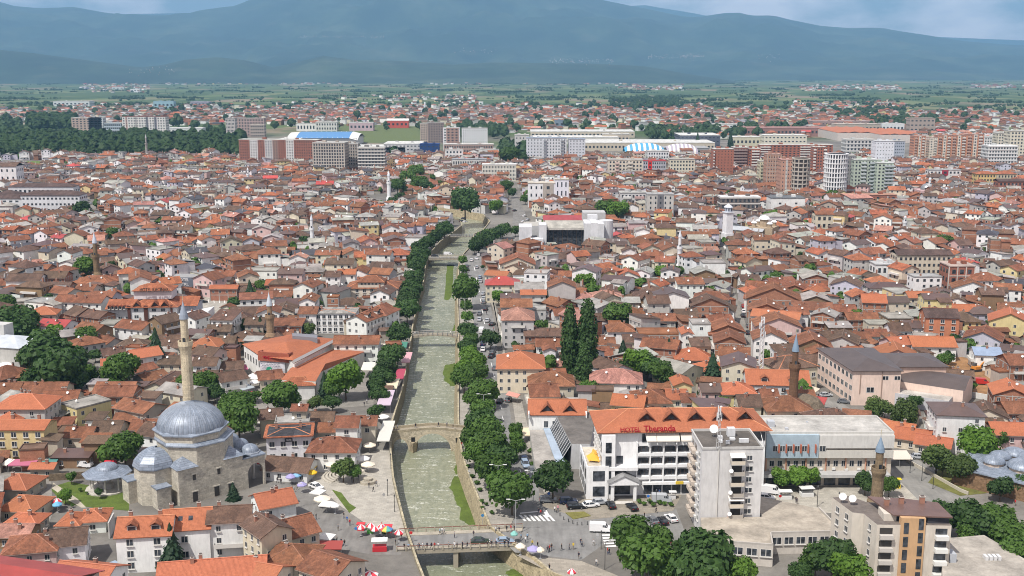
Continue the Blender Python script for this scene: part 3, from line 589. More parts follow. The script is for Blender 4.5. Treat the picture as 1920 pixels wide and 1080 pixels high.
def roof_geo(m, w_, d, h, rt, col, ps, mi=0, ov=.55, th=.16, wallm=None, wcol=None, wmi=0, cap=None, capmi=0):
    """roof over a w x d plan, ridge along x; ps = rise per metre"""
    a, b = w_ / 2 + ov, d / 2 + ov; ze = h - ps * ov; rise = ps * d / 2
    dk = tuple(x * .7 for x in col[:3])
    if rt == 'g':
        zr = h + rise
        for s in (1, -1):
            q = [(-a, -s * b, ze), (a, -s * b, ze), (a, 0, zr), (-a, 0, zr)]; q = q if s > 0 else q[::-1]
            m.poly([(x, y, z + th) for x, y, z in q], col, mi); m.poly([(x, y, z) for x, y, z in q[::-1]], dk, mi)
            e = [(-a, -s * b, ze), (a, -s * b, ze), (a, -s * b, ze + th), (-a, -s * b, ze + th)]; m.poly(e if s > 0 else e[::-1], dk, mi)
        for s in (1, -1):
            for k in (1, -1):
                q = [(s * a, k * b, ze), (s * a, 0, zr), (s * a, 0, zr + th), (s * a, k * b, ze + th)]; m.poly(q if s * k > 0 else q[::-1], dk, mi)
        if wallm is not None:
            for s in (1, -1):
                q = [(s * w_ / 2, -d / 2, h), (s * w_ / 2, d / 2, h), (s * w_ / 2, 0, zr - .02)]; wallm.poly(q if s > 0 else q[::-1], wcol, wmi)
        if cap: m.box(0, 0, zr + th - .06, 2 * a, .34, .16, cap, capmi)
    elif rt in 'hp':
        L = max(0.0, w_ / 2 - d / 2) if rt == 'h' else 0.0; zr = h + rise
        if w_ < d: L = 0.0; zr = h + ps * w_ / 2
        e = [(-a, -b), (a, -b), (a, b), (-a, b)]
        top = [(-L, 0, zr + th), (L, 0, zr + th)]; E_ = [(x, y, ze + th) for x, y in e]
        if w_ < d:
            k = (d - w_) / 2; top = [(0, -k, zr + th), (0, k, zr + th)]
            m.poly([E_[0], E_[1], top[0]], col, mi); m.poly([E_[1], E_[2], top[1], top[0]], col, mi); m.poly([E_[2], E_[3], top[1]], col, mi); m.poly([E_[3], E_[0], top[0], top[1]], col, mi)
            hips = [(E_[0], top[0]), (E_[1], top[0]), (E_[2], top[1]), (E_[3], top[1])]
        elif L > 0:
            m.poly([E_[0], E_[1], top[1], top[0]], col, mi); m.poly([E_[2], E_[3], top[0], top[1]], col, mi); m.poly([E_[1], E_[2], top[1]], col, mi); m.poly([E_[3], E_[0], top[0]], col, mi)
            hips = [(E_[0], top[0]), (E_[3], top[0]), (E_[1], top[1]), (E_[2], top[1])]
        else:
            for i in range(4): m.poly([E_[i], E_[(i + 1) % 4], (0, 0, zr + th)], col, mi)
            hips = [(p, (0, 0, zr + th)) for p in E_]
        for i in range(4):
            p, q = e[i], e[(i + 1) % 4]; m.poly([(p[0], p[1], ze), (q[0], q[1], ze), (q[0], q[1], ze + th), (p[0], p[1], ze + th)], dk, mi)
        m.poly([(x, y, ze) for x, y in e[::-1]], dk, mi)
        if cap:
            for p, q in hips: m.tube(p, q, .16, cap, capmi, n=4)
            if top[0] != top[1]: m.tube(top[0], top[1], .17, cap, capmi, n=4)
    elif rt == 's':
        q = [(-a, -b, h), (a, -b, h), (a, b, h + ps * d), (-a, b, h + ps * d)]
        m.poly([(x, y, z + th) for x, y, z in q], col, mi); m.poly([(-a, -b, h), (a, -b, h), (a, -b, h + th), (-a, -b, h + th)], dk, mi)
        m.poly([(a, -b, h), (a, b, h + ps * d), (a, b, h + ps * d + th), (a, -b, h + th)], dk, mi); m.poly([(-a, b, h + ps * d), (-a, -b, h), (-a, -b, h + th), (-a, b, h + ps * d + th)], dk, mi)
        if wallm is not None:
            for s in (1, -1):
                q = [(s * w_ / 2, -d / 2, h), (s * w_ / 2, d / 2, h), (s * w_ / 2, d / 2, h + ps * d)]; wallm.poly(q if s > 0 else q[::-1], wcol, wmi)
            wallm.poly([(w_ / 2, d / 2, h), (-w_ / 2, d / 2, h), (-w_ / 2, d / 2, h + ps * d), (w_ / 2, d / 2, h + ps * d)], wcol, wmi)
    else:
        m.box(0, 0, h, w_ + .3, d + .3, .22, tuple(x * 1.05 for x in dk), mi, bottom=True)
        m.box(0, 0, h + .22, w_ - .5, d - .5, .03, col, mi)
        for sx, sy, cx, cy_ in ((w_ + .3, .22, 0, -d / 2), (w_ + .3, .22, 0, d / 2), (.22, d - .14, -w_ / 2, 0), (.22, d - .14, w_ / 2, 0)):
            m.box(cx, cy_, h + .22, sx, sy, .32, tuple(x * 1.1 for x in col), mi)
def win_mesh(near):
    m = MB(); wc = (.6, .59, .56)
    m.box(0, .05, -.62, .96, .10, .06, wc, 0); m.box(0, .05, .56, .96, .10, .06, wc, 0)
    for x in (-.46, 0, .46): m.box(x, .055, -.56, .06, .11, 1.12, wc, 0)
    if not near: m.poly([(-.45, .035, -.57), (.45, .035, -.57), (.45, .035, .57), (-.45, .035, .57)], (.04, .04, .05), 1)
    return m.mesh('window', [M['painted'], M['glass']], uv=None)
WIN_F, WIN_N = win_mesh(False), win_mesh(True)
pm = MB(); pm.poly([(-.45, .035, -.57), (.45, .035, -.57), (.45, .035, .57), (-.45, .035, .57)], (0, 0, 0)); PANE = pm.mesh('pane', [M['glass']], uv=None)
pm = MB(); pm.box(0, -.14, -.72, 1.08, .28, .08, (.55, .53, .5), bottom=True); SILL = pm.mesh('sill', [M['painted']], uv=None)
def window(parent, x, y, z, r, w_=1.1, h=1.25, near=False):
    """local +y of the window is outward-negative: it faces local -y turned by r; origin 3 cm in front of the wall"""
    ox, oy = math.sin(r) * .05, -math.cos(r) * .05
    o = inst('window', WIN_N if near else WIN_F, parent, (x + ox, y + oy, z), r, (w_ / .98, 1, h / 1.2))
    if near: inst('pane', PANE, o); inst('sill', SILL, o)
    return o
def chim_mesh():
    m = MB(); m.box(0, 0, -1.2, .7, .55, 2.1, (.33, .17, .12), 0); m.box(0, 0, .9, .86, .7, .12, (.45, .4, .36), 0, bottom=True); m.box(0, 0, 1.02, .5, .35, .22, (.12, .1, .09), 0)
    return m.mesh('chimney', [M['plaster']])
CHIM = chim_mesh()
def dish_mesh():
    m = MB(); m.tube((0, 0, 0), (0, 0, .9), .04, (.4, .4, .4)); m.smooth = False
    c = Vector((0, -.12, 1.0)); nrm = Vector((-.3, -.8, .5)).normalized(); u = nrm.cross(Vector((0, 0, 1))).normalized(); v = u.cross(nrm)
    ring = lambda r, o: [tuple(c + u * (r * math.cos(a)) + v * (r * math.sin(a)) + nrm * o) for a in [2 * PI * i / 12 for i in range(12)]]
    A, B, K = ring(.55, .12), ring(.3, .02), ring(.55, .08)
    for i in range(12):
        j = (i + 1) % 12; m.poly([A[i], B[i], B[j], A[j]][::-1], (.72, .72, .7)); m.poly([K[i], K[j], B[j], B[i]][::-1], (.6, .6, .58)); 
    m.poly(B, (.72, .72, .7)); m.tube(c, c + nrm * .5, .02, (.3, .3, .3), n=4)
    return m.mesh('satellite_dish', [M['painted']], uv=None)
DISH = dish_mesh()
def tri_dormer(parent, x, y, z, w_=4.2, hh=1.9, dp=4.6, col=(.5, .16, .07)):
    o = empty('dormer', x, y, z, 0); o.parent = parent; b = w_ / 2
    m = MB()
    for s in (1, -1):
        q = [(s * (b + .5), -.7, -.25), (0, -.7, hh + .2), (0, dp, hh + .2)]; m.poly(q if s < 0 else q[::-1], col); q = [(s * (b + .5), -.7, -.4), (0, -.7, hh + .02), (0, -.7, hh + .2), (s * (b + .5), -.7, -.25)]; m.poly(q if s > 0 else q[::-1], tuple(k * .8 for k in col))
    m.build('dormer_roof', M['roof_tiles'], o)
    m = MB(); m.poly([(-b, 0, -.2), (b, 0, -.2), (0, 0, hh)], (.07, .03, .02)); m.build('gable_front', M['painted'], o, uv=None)
    m = MB(); m.poly([(-b * .45, -.04, .0), (b * .45, -.04, .0), (b * .3, -.04, hh * .55), (-b * .3, -.04, hh * .55)], (0, 0, 0)); m.build('window', M['glass'], o, uv=None)
    return o
def dormer(parent, x, y, z, r, w_=2.0, col=(.5, .16, .07)):
    o = empty('dormer', x, y, z, r); o.parent = parent
    m = MB(); m.box(0, .9, -.9, w_, 1.8, 1.7, (.6, .58, .54)); m.build('dormer_wall', M['plaster'], o)
    m = MB(); m.poly([(-.4 * w_, -.02, -.5), (.4 * w_, -.02, -.5), (.4 * w_, -.02, .6), (-.4 * w_, -.02, .6)], (0, 0, 0)); m.build('window', M['glass'], o, uv=None)
    m = MB(); b = w_ / 2 + .3
    for s in (1, -1):
        q = [(s * b, -.5, .7), (0, -.5, 1.5), (0, 2.6, 1.5), (s * b, 2.0, .7)]; m.poly(q if s < 0 else q[::-1], col)
        q2 = [(a_, b_, c_ - .1) for a_, b_, c_ in q]; m.poly(q2[::-1] if s < 0 else q2, tuple(k * .6 for k in col))
    m.poly([(-w_ / 2, 0, .75), (w_ / 2, 0, .75), (0, 0, 1.38)], (.22, .1, .07)); m.build('dormer_roof', M['roof_tiles'], o)
    return o
VIEWY = lambda x, y: Vector((-x, -y)).normalized()
NH = [0]
def house(X, Y, w_, d, r, st, rt, rc, wc, rng, flags='', look=None, near=None, eave=None, group='houses of the old town', pos=None, cat='house', wing=False):
    near = (Y < 330) if near is None else near
    h = eave or (st * 2.75 + .35); ps = {'g': .42, 'h': .46, 'p': .5, 's': .16, 'f': 0}[rt] * rng.uniform(.9, 1.1)
    if rc in 'GMD' and rt != 'f': ps *= .8
    root = empty('house', X, Y, 0, r); NH[0] += 1
    wcol = jit(WC[wc], rng, .07); rcol = jit(RC[rc], rng, .12)
    wm = MB(); wm.box(0, 0, -.2, w_, d, h + .2, wcol, top=(rt == 'f'))
    rm = MB(); cap = tuple(min(1, k * 1.25 + .03) for k in rcol)
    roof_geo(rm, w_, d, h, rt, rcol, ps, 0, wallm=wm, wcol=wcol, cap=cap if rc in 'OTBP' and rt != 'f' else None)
    wm.build('wall', M['bare_brick' if wc == 'B' else 'plaster'], root)
    rmat = 'flat_roof' if rt == 'f' or (rc == 'G') else ('new_roof_tiles' if rc == 'O' else 'roof_tiles') if rc in 'OTBP' else 'sheet_metal'
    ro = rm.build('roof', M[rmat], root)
    if wc == 'B':   # concrete frame of an unplastered house
        fm = MB(); gc = (.42, .4, .37)
        for k in range(1, st + 1): fm.box(0, 0, k * 2.75 - .15, w_ + .08, d + .08, .28, gc, bottom=True)
        nx = max(1, round(w_ / 4))
        for i in range(nx + 1):
            x = -w_ / 2 + w_ * i / nx
            for y in (-d / 2, d / 2): fm.box(x, y, 0, .3, .1, h - .02, gc)
        for i in range(3):
            y = -d / 2 + d * i / 2
            for x in (-w_ / 2, w_ / 2): fm.box(x, y, 0, .1, .3, h - .02, gc)
        fm.build('concrete_frame', M['plaster'], root)
    if rt != 'f' and rc in 'OTBP':
        em = MB(); 
        for s in (1, -1): em.box(0, s * (d / 2 + .6), h - ps * .55 - .04, w_ + 1.1, .12, .1, (.3, .22, .18), bottom=True)
        em.build('gutter', M['painted'], root)
    if wing:
        ww, wd2, wh = w_ * rng.uniform(.4, .6), d * rng.uniform(.35, .6), max(2.4, h - rng.choice([.6, 2.75, 3.2]))
        sx = rng.choice([-1, 1]) * (w_ - ww) / 2 * .8; wr = 'g' if rng.random() < .6 else 's'
        em = MB(); em.at(sx, -d / 2 - wd2 / 2 + .05, 0, 0); em.box(0, 0, -.2, ww, wd2, wh + .2, wcol, top=False); em.tf = None; eo = em.build('extension_wall', M['bare_brick' if wc == 'B' else 'plaster'], root)
        em = MB(); roof_geo(em, ww, wd2 + .6, wh, 's', jit(RC[rng.choice([rc, 'B', 'G'])], rng, .15), .22, ov=.3); eo = em.build('extension_roof', M['roof_tiles'], root); eo.location = (sx, -d / 2 - wd2 / 2 + .05, 0)
    vd = VIEWY(X, Y)
    for (nx_, ny_, wid, off, rr) in ((0, -1, w_, d / 2, 0), (0, 1, w_, d / 2, PI), (-1, 0, d, w_ / 2, -PI / 2), (1, 0, d, w_ / 2, PI / 2)):
        wn = Vector((nx_ * math.cos(r) - ny_ * math.sin(r), nx_ * math.sin(r) + ny_ * math.cos(r)))
        if wn.dot(vd) < -.1: continue
        blank = ('b' in flags and abs(nx_) == 1) or ('B' in flags and abs(ny_) == 1)
        if blank: continue
        nw = max(1, int((wid - 1.2) / rng.choice([2.3, 2.6, 3.0])))
        for k in range(st):
            if k == 0 and rng.random() < .25 and st > 1: continue
            z = k * 2.75 + 1.55
            bal = k > 0 and rng.random() < .22 and wid > 6
            if bal:
                bm_ = MB(); bw = wid * rng.uniform(.4, .9); bc = (.62, .6, .56)
                bm_.box(0, -.6, 0, bw, 1.2, .16, bc, bottom=True); bm_.box(0, -1.17, .16, bw, .06, .8, bc); bm_.box(-bw / 2 + .03, -.6, .16, .06, 1.14, .8, bc); bm_.box(bw / 2 - .03, -.6, .16, .06, 1.14, .8, bc)
                bo = bm_.build('balcony', M['painted'], root, uv=None); bo.location = (nx_ * off, ny_ * off, k * 2.75 + .1); bo.rotation_euler = (0, 0, rr)
            for i in range(nw):
                if rng.random() < .16: continue
                t = (-wid / 2 + wid * (i + .5) / nw)
                x = nx_ * off + (-ny_) * t; y = ny_ * off + nx_ * t
                window(root, x, y, z, rr, 1.05 if nw > 1 else 1.3, 1.25, near)
    for i in range(rng.choice([1, 1, 2]) if rt != 'f' else 0):
        cx = rng.uniform(-w_ * .3, w_ * .3); cyy = rng.choice([-1, 1]) * d * rng.uniform(.05, .25)
        zz = h + ps * (d / 2 - abs(cyy)) + .3
        if rt in 'hp': zz = min(zz, h + ps * min(d / 2 - abs(cyy), w_ / 2 - abs(cx)) + .3)
        if rt == 's': zz = h + ps * (cyy + d / 2) + .3
        c_ = inst('chimney', CHIM, ro, (cx, cyy, zz))
    if 'q' in flags:
        for i in range(2):
            x = (-.22 + .44 * i) * w_; sk = MB(); yy = -d * .28; sk.box(0, 0, 0, .8, 1.1, .12, (.5, .5, .5), 0, topmi=1)
            so_ = sk.build('skylight', [M['painted'], M['glass']], ro, uv=None); so_.location = (x, yy, h + ps * (d / 2 + yy) + .12); so_.rotation_euler = (math.atan(ps), 0, 0)
    if 'd' in flags:
        for i in range(2): dormer(root, (-.22 + .44 * i) * w_, -d * .36, h + ps * d * .14 + .9, 0, 2.2, rcol)
    if rng.random() < .45 and Y > 300:
        inst('satellite_dish', DISH, root, (rng.uniform(-.3, .3) * w_, -d * .2, h + ps * d * .3 if rt != 'f' else h + .2), rng.uniform(-.5, .5) - r, (.8,) * 3)
    shape = {'g': 'gabled', 'h': 'hipped', 'p': 'pyramid roofed', 's': 'low sloped', 'f': 'flat roofed'}[rt]
    storey = {1: 'low ', 2: '', 3: '', 4: 'tall ', 5: 'tall '}[min(st, 5)]
    lk = look or (f'{storey}{WN[wc]} house under {RN[rc]} {shape} roof' if rt != 'f' else f'{storey}{WN[wc]} flat roofed house')
    if rt == 'p' and not look: lk = f'{storey}{WN[wc]} house under {RN[rc]} pyramid roof'
    if rt == 's' and not look: lk = f'{storey}{WN[wc]} house under {RN[rc]} shed roof'
    tag(root, lk, cat, group, pos or Q(X, Y, h))
    occupy(rect(X, Y, w_ + .6, d + .6, r))
    return root
# px py wpx depth(m) rot(deg) storeys type roofcol wallcol flags
HL = '''
50 750 96 12 0 3 h O G;20 778 46 8 90 2 h O G;118 740 60 9 5 2 g T C;220 730 72 9 0 2 g T B;153 806 50 8 0 1 g T C;205 797 52 9 0 1 g B C;275 792 46 8 0 1 g T S;262 757 76 9 -28 2 g T S;290 768 60 7 -28 1 g O S;137 847 66 5 0 1 s M N;83 868 42 4 0 1 g O S;
37 898 64 9 -8 1 h O S;47 938 68 9 -8 1 h O C;50 966 60 6 -5 1 h O S;34 988 58 7 0 1 g P N;62 1012 92 9 12 2 h T K;125 1000 70 9 15 2 g B W;137 967 40 7 0 1 h O W;178 960 46 7 10 1 h O W;
432 957 74 9 8 3 g B W;512 930 66 9 28 2 g O W;500 980 62 9 -50 3 g B C;548 983 70 10 35 2 g T C;550 1032 84 10 -8 2 h T C;622 1052 84 10 -32 2 g T C;492 1066 80 9 -20 2 g O C;165 1068 108 10 -12 2 g O W;400 1064 190 12 10 2 g O W;
626 830 88 10 0 2 h T W;545 866 86 9 -10 1 g B W;653 787 40 8 0 3 g T W;691 785 30 7 0 2 g T C;617 797 34 7 0 2 g T S;603 777 46 8 0 1 g B S;563 760 26 5 0 3 g T S;507 772 40 8 15 2 g B S;549 786 62 8 8 2 f G C;
310 712 46 14 80 1 g B C;333 714 40 12 80 1 g T C;390 640 54 11 -5 2 h O W;322 634 52 9 0 1 g B C;388 675 42 8 0 2 g B W;430 702 50 9 35 2 g B W;434 682 42 8 10 1 g B C;437 591 72 9 0 2 h B S b;413 613 42 7 0 2 g B S;462 627 54 9 0 1 p B S;425 634 34 7 0 2 g B N;
670 635 82 9 0 3 g T W;50 519 62 10 0 3 g B W B;97 514 62 10 0 3 g B B;6 528 30 9 0 2 g T G;122 543 52 9 -30 2 g T G;180 524 74 12 -8 2 h T C;212 520 36 9 60 2 g T G;246 512 56 10 0 2 g B G;60 563 96 8 8 2 f G S;155 559 92 9 -8 3 g T W b;82 582 50 9 10 2 h O C;57 594 42 9 -30 2 g B C;108 603 56 9 -12 2 g R W q;
184 587 46 9 -25 2 g B B;175 612 56 9 -30 2 g T N;206 605 32 9 0 2 f G W;256 607 62 10 -22 2 g T W b;202 636 42 8 -35 1 g T G;214 656 44 8 30 1 g B G;211 675 38 7 20 1 g O G;250 640 54 8 0 1 h B W;322 642 58 9 0 1 g B C;328 672 50 9 0 1 g B C;264 687 34 9 50 1 g T G;283 702 44 9 50 1 g T G;220 722 70 9 0 2 g T G;82 724 92 9 0 2 g T C;
393 517 46 10 65 3 g T K;417 511 54 9 -10 2 g T K;421 536 50 5 0 2 g O B;491 506 62 9 0 3 f G W;547 507 44 9 0 4 g M K;525 528 48 8 0 2 g O N;580 535 50 9 0 2 g B G;516 549 66 9 0 2 g T W;541 564 46 11 10 2 g M G;580 556 28 12 90 3 g T W;625 556 21 4 0 4 f T B;626 512 26 8 0 4 g B W;651 508 32 8 0 4 g O W;598 524 30 8 0 2 f G G;656 564 48 8 0 2 h B G;
688 590 44 16 65 3 g T W d;713 580 50 13 70 3 h T W;718 567 34 9 40 2 g G G;580 580 32 9 0 3 g T W;540 603 56 8 0 2 s T B;533 622 34 7 0 1 g T W;516 625 34 8 0 1 p B C;
942 526 62 12 0 3 h R C;934 511 42 8 -20 2 g O C;970 488 64 16 90 3 g T C;992 535 52 13 0 3 g G G;1000 546 46 7 0 3 g O G;962 553 44 8 0 2 g M G;968 567 56 10 0 4 g T G;971 588 58 15 90 4 h P G;1008 578 30 9 0 3 f G G;1053 530 50 12 90 4 g T G bB;1025 508 36 10 90 2 g T K;1078 512 60 9 0 2 g T C;1060 583 46 9 10 2 g T W;
1022 620 76 9 0 2 g B B;1033 640 54 9 0 2 g T W;976 674 86 17 0 3 h O C b;1033 709 82 12 0 2 h T C;1051 677 24 7 0 1 p P C;1118 592 62 9 0 2 g B K;1098 554 36 8 0 2 h P W;1134 552 62 11 0 2 h P Y;1178 560 38 9 0 2 g G S;1141 508 30 9 90 3 g T Y;1175 512 44 10 90 2 g O W;1163 612 48 10 0 2 h T W;1188 632 40 8 0 1 g B C;1133 637 36 8 0 1 g T B;1125 657 42 8 0 1 g T B;1147 657 34 7 0 1 g G G;
1155 704 94 12 -5 2 h P W;1258 549 60 12 90 4 g M W bB;1212 551 46 11 0 2 h B N;1293 526 48 10 0 3 s T W;1326 524 34 8 0 2 g M W;1347 532 36 12 65 2 g G L;1246 523 64 4 0 2 g B W;1337 517 36 8 0 1 g T W;1336 491 42 10 0 4 f G W B;1334 553 62 10 -12 2 h T C;1328 565 68 11 90 3 g B B;1358 575 40 10 75 2 g B W;1235 593 58 9 0 2 g T G;1284 585 42 9 0 2 g B G;1346 595 46 9 10 2 g T B;
1233 622 74 10 0 2 f T B;1286 617 19 9 90 3 g O W;1312 604 34 9 0 3 f G W;1312 640 34 9 0 2 s B C;1360 611 62 13 88 2 g T B;1367 631 54 13 82 3 g T B;1240 642 66 10 -20 2 g T B;1298 663 68 12 0 1 h O C;1377 657 54 9 -12 2 g T C;1385 675 62 13 80 3 g M C B;1277 711 32 9 90 2 g O Y;1330 723 34 9 0 2 g M K;1381 725 62 11 0 2 h O Y;
1404 520 34 9 0 2 g B W;1402 508 40 9 0 1 g M W;1430 533 58 10 -20 2 g T B;1450 552 96 14 78 3 g T B B;1437 573 62 13 78 3 g T B B;1494 581 34 9 0 3 g T W;1490 536 44 12 75 2 g T B;1524 543 36 12 60 2 g O N;1525 557 58 12 85 2 g G N;1456 602 82 12 85 3 g T K B;1442 626 60 12 82 3 g T W;1520 640 72 14 82 2 g T N B;1552 625 42 9 30 2 g B W;1580 632 56 13 70 2 g B G B;
1527 516 48 12 85 2 g G B;1588 528 52 12 65 3 g B L B;1660 533 72 11 0 2 h M W;1637 559 42 11 -10 3 g O B;1675 559 44 10 0 3 g M C;1603 549 36 10 -20 2 g G W;1720 551 42 9 0 2 g O C;1762 544 44 10 85 2 g M C;1812 553 58 10 0 1 h G S;1820 534 66 12 75 2 g T W B;1847 518 56 12 0 3 h T W;1803 593 52 11 0 2 h B Y;1840 580 46 10 0 2 p M L;1797 576 56 9 0 2 g O W;1893 594 70 13 68 3 g O Y B;
1578 576 46 9 0 2 g T B;1613 591 56 9 0 2 g T B;1572 607 42 7 0 2 s G N;1645 605 42 8 0 2 f G C;1716 606 50 10 -15 2 g M W;1683 611 36 9 0 2 g B W;1645 622 46 8 0 1 g T W;1612 626 30 8 0 1 g T W;1683 637 48 9 20 2 g O K;1745 639 78 11 -4 2 g O W b;1767 622 56 8 0 1 g T G;1845 626 64 13 62 2 g T L B;1800 625 26 7 0 1 s G G;1678 660 80 13 78 2 g O K B;1596 656 42 9 20 1 g O N;1848 656 46 9 -8 2 g L W;1906 672 48 11 0 3 g T B;
1795 699 52 9 -15 2 g B N;1893 727 62 12 75 2 g O B B;1793 762 84 12 -8 4 h M W;1687 800 52 9 -28 1 g O C;1713 811 60 9 -28 1 g O C;1752 823 60 8 -28 1 g O C;1857 790 38 9 0 2 g B K;1898 800 82 10 -5 2 g O K;1908 760 60 10 0 2 g T B;1220 740 66 12 0 2 h T C;1180 748 58 9 -15 2 g O Y;1267 736 36 9 0 2 g O C;1289 743 24 7 0 2 g T W;1473 754 84 12 0 2 h T C;1500 738 46 9 0 2 g T W;1528 748 34 5 -25 1 s R C;
1150 762 44 9 0 1 g B C;1205 766 60 8 0 1 g O C;1402 748 40 9 0 2 g B C;1440 735 30 8 0 2 g T W;1655 690 40 8 0 1 g T K;505 700 42 9 20 1 g T C;390 700 36 8 0 1 g B C;240 780 40 8 0 1 g T C;20 725 44 9 0 2 g T C;480 600 34 8 0 2 g B S;1878 690 40 9 0 1 g T C
'''.replace('\n', '')
HSPEC = []
def run_houses():
    rng = random.Random(21)
    for s_ in HL.split(';'):
        a = s_.split()
        if not a: continue
        px, py, wpx, d, rot, st = map(float, a[:6]); rt, rc, wc = a[6], a[7], a[8]; fl = a[9] if len(a) > 9 else ''
        st = int(st); h = st * 2.75 + .35; zc = h + (.8 if rt != 'f' else 0)
        X, Y = G(px, py, zc); s = SC(X, Y, h)
        if abs(rot) < 45: w_ = wpx / s
        else:  # gable end faces the camera: the width in the picture is across the ridge
            w_, d = d, wpx / s
        if (X - xr(Y) < w_ * .5 and X > xr(Y) - 5 and abs(rot) < 45 and 212 < Y < 700 and X < xr(Y) + 30 and px < 905): pass
        house(X, Y, w_, d, math.radians(rot), st, rt, rc, wc, rng, fl, pos=(px, py))
# the rest of the town: individuals up to the limit, the others one mass
def stuff_house(m, X, Y, w_, d, r, st, rt, rc, wc, rng, lod):
    h = st * 2.75 + .3; ps = {'g': .42, 'h': .46, 'p': .5, 's': .16, 'f': 0}[rt]
    if rc in 'GMD': ps *= .8
    wcol = jit(WC[wc], rng, .08); rcol = jit(RC[rc], rng, .15)
    m.at(X, Y, 0, r); wmi = 1 if wc == 'B' else 0; rmi = 3 if rt == 'f' or rc == 'G' else 2 if rc in 'OTBP' else 6
    m.box(0, 0, -.2, w_, d, h + .2, wcol, wmi, top=(rt == 'f'))
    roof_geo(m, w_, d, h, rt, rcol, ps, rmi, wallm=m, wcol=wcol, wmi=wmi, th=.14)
    if wc == 'B' and lod < 2:
        for k in range(1, st + 1): m.box(0, 0, k * 2.75 - .12, w_ + .08, d + .08, .24, (.42, .4, .37), 0, bottom=True)
    if lod < 2:
        for i in range(1 + (rng.random() < .4)):
            cx = rng.uniform(-w_ * .3, w_ * .3); cyy = rng.choice([-1, 1]) * d * .2; m.box(cx, cyy, h, .7, .6, (ps * d * .5 + 1.3), rng.choice([(.33, .17, .12), (.45, .42, .4)]), 0)
        if rng.random() < .38:   # a dish on the roof
            a = rng.uniform(-.4, .4) - r; cx, cyy, cz = rng.uniform(-.3, .3) * w_, -d * .25, h + ps * d * .25 + 1.0; q = []
            for i in range(8):
                t = 2 * PI * i / 8; lx, lz = .45 * math.cos(t), .45 * math.sin(t); q.append((cx + lx * math.cos(a) , cyy + lx * math.sin(a) + lz * .5, cz + lz * .8))
            m.poly(q, (.74, .74, .72), 5); m.poly([(a_, b_ + .08, c_) for a_, b_, c_ in q[::-1]], (.5, .5, .5), 5); m.box(cx, cyy + .1, cz - 1.2, .08, .08, 1.2, (.3, .3, .3), 5)
    if lod < 2 and rng.random() < .4:   # an extension under its own roof
        ww, wd2, wh = w_ * rng.uniform(.35, .6), d * rng.uniform(.4, .7), max(2.4, h - rng.choice([.5, 2.2, 3])); sx = rng.choice([-1, 1]) * (w_ - ww) / 2 * .8; yy = -d / 2 - wd2 / 2 + .1; c_, s_ = math.cos(r), math.sin(r)
        m.at(X + sx * c_ - yy * s_, Y + sx * s_ + yy * c_, 0, r); m.box(0, 0, -.2, ww, wd2, wh + .2, wcol, wmi, top=False); roof_geo(m, ww, wd2 + .5, wh, 's', jit(RC[rng.choice(['B', 'G', 'T', rc])], rng, .15), .22, 2, ov=.3, th=.12); m.at(X, Y, 0, r)
    vd = VIEWY(X, Y)
    if lod < 2:
        for (nx_, ny_, wid, off) in ((0, -1, w_, d / 2), (0, 1, w_, d / 2), (-1, 0, d, w_ / 2), (1, 0, d, w_ / 2)):
            wn = Vector((nx_ * math.cos(r) - ny_ * math.sin(r), nx_ * math.sin(r) + ny_ * math.cos(r)))
            if wn.dot(vd) < .05 or rng.random() < .2: continue
            nw = max(1, int((wid - 1) / 3.0))
            for k in range(st):
                z = k * 2.75 + 1.0
                if k > 0 and rng.random() < .2:
                    o2 = off + .55; bw = wid * .6
                    sx, sy = (bw, 1.1) if ny_ else (1.1, bw); m.box(nx_ * o2, ny_ * o2, k * 2.75 - .1, sx, sy, .9, (.62, .6, .57), 5, bottom=True)
                    continue
                for i in range(nw):
                    if rng.random() < .2: continue
                    t = -wid / 2 + wid * (i + .5) / nw; x = nx_ * off - ny_ * t; y = ny_ * off + nx_ * t; hw = .6
                    if lod == 0:
                        e = .03; q = [(x + nx_ * e + ny_ * hw * 1.25, y + ny_ * e - nx_ * hw * 1.25), (x + nx_ * e - ny_ * hw * 1.25, y + ny_ * e + nx_ * hw * 1.25)]
                        m.poly([(q[0][0], q[0][1], z - .1), (q[1][0], q[1][1], z - .1), (q[1][0], q[1][1], z + 1.35), (q[0][0], q[0][1], z + 1.35)], (.6, .59, .56), 5)
                    e = .06; q = [(x + nx_ * e + ny_ * hw, y + ny_ * e - nx_ * hw), (x + nx_ * e - ny_ * hw, y + ny_ * e + nx_ * hw)]
                    m.poly([(q[0][0], q[0][1], z), (q[1][0], q[1][1], z), (q[1][0], q[1][1], z + 1.25), (q[0][0], q[0][1], z + 1.25)], (.04, .04, .05), 4)
    m.tf = None
STUFFM = lambda: [M['plaster'], M['bare_brick'], M['roof_tiles'], M['flat_roof'], M['glass'], M['painted'], M['sheet_metal']]
def in_poly(px, py, P):
    ins = False; j = len(P) - 1
    for i in range(len(P)):
        xi, yi = P[i]; xj, yj = P[j]
        if (yi > py) != (yj > py) and px < (xj - xi) * (py - yi) / (yj - yi) + xi: ins = not ins
        j = i
    return ins
def pick(rng, px, py):
    left = px < 860
    rc = rng.choices('OTBMGRPD', (11, 26, 36, 10, 14, .6, 4, 3) if left else (15, 31, 29, 12, 13, .4, 3, 2))[0]
    wc = rng.choices('WCYKGBLNS', (38, 15, 3, 5, 14, 13, 4, 2, 5) if left else (36, 16, 4, 5, 12, 24, 3, 2, 1))[0]
    rt = rng.choices('ghpsf', (56, 24, 4, 7, 9))[0]
    if rt == 'f': rc = 'G'
    return rt, rc, wc
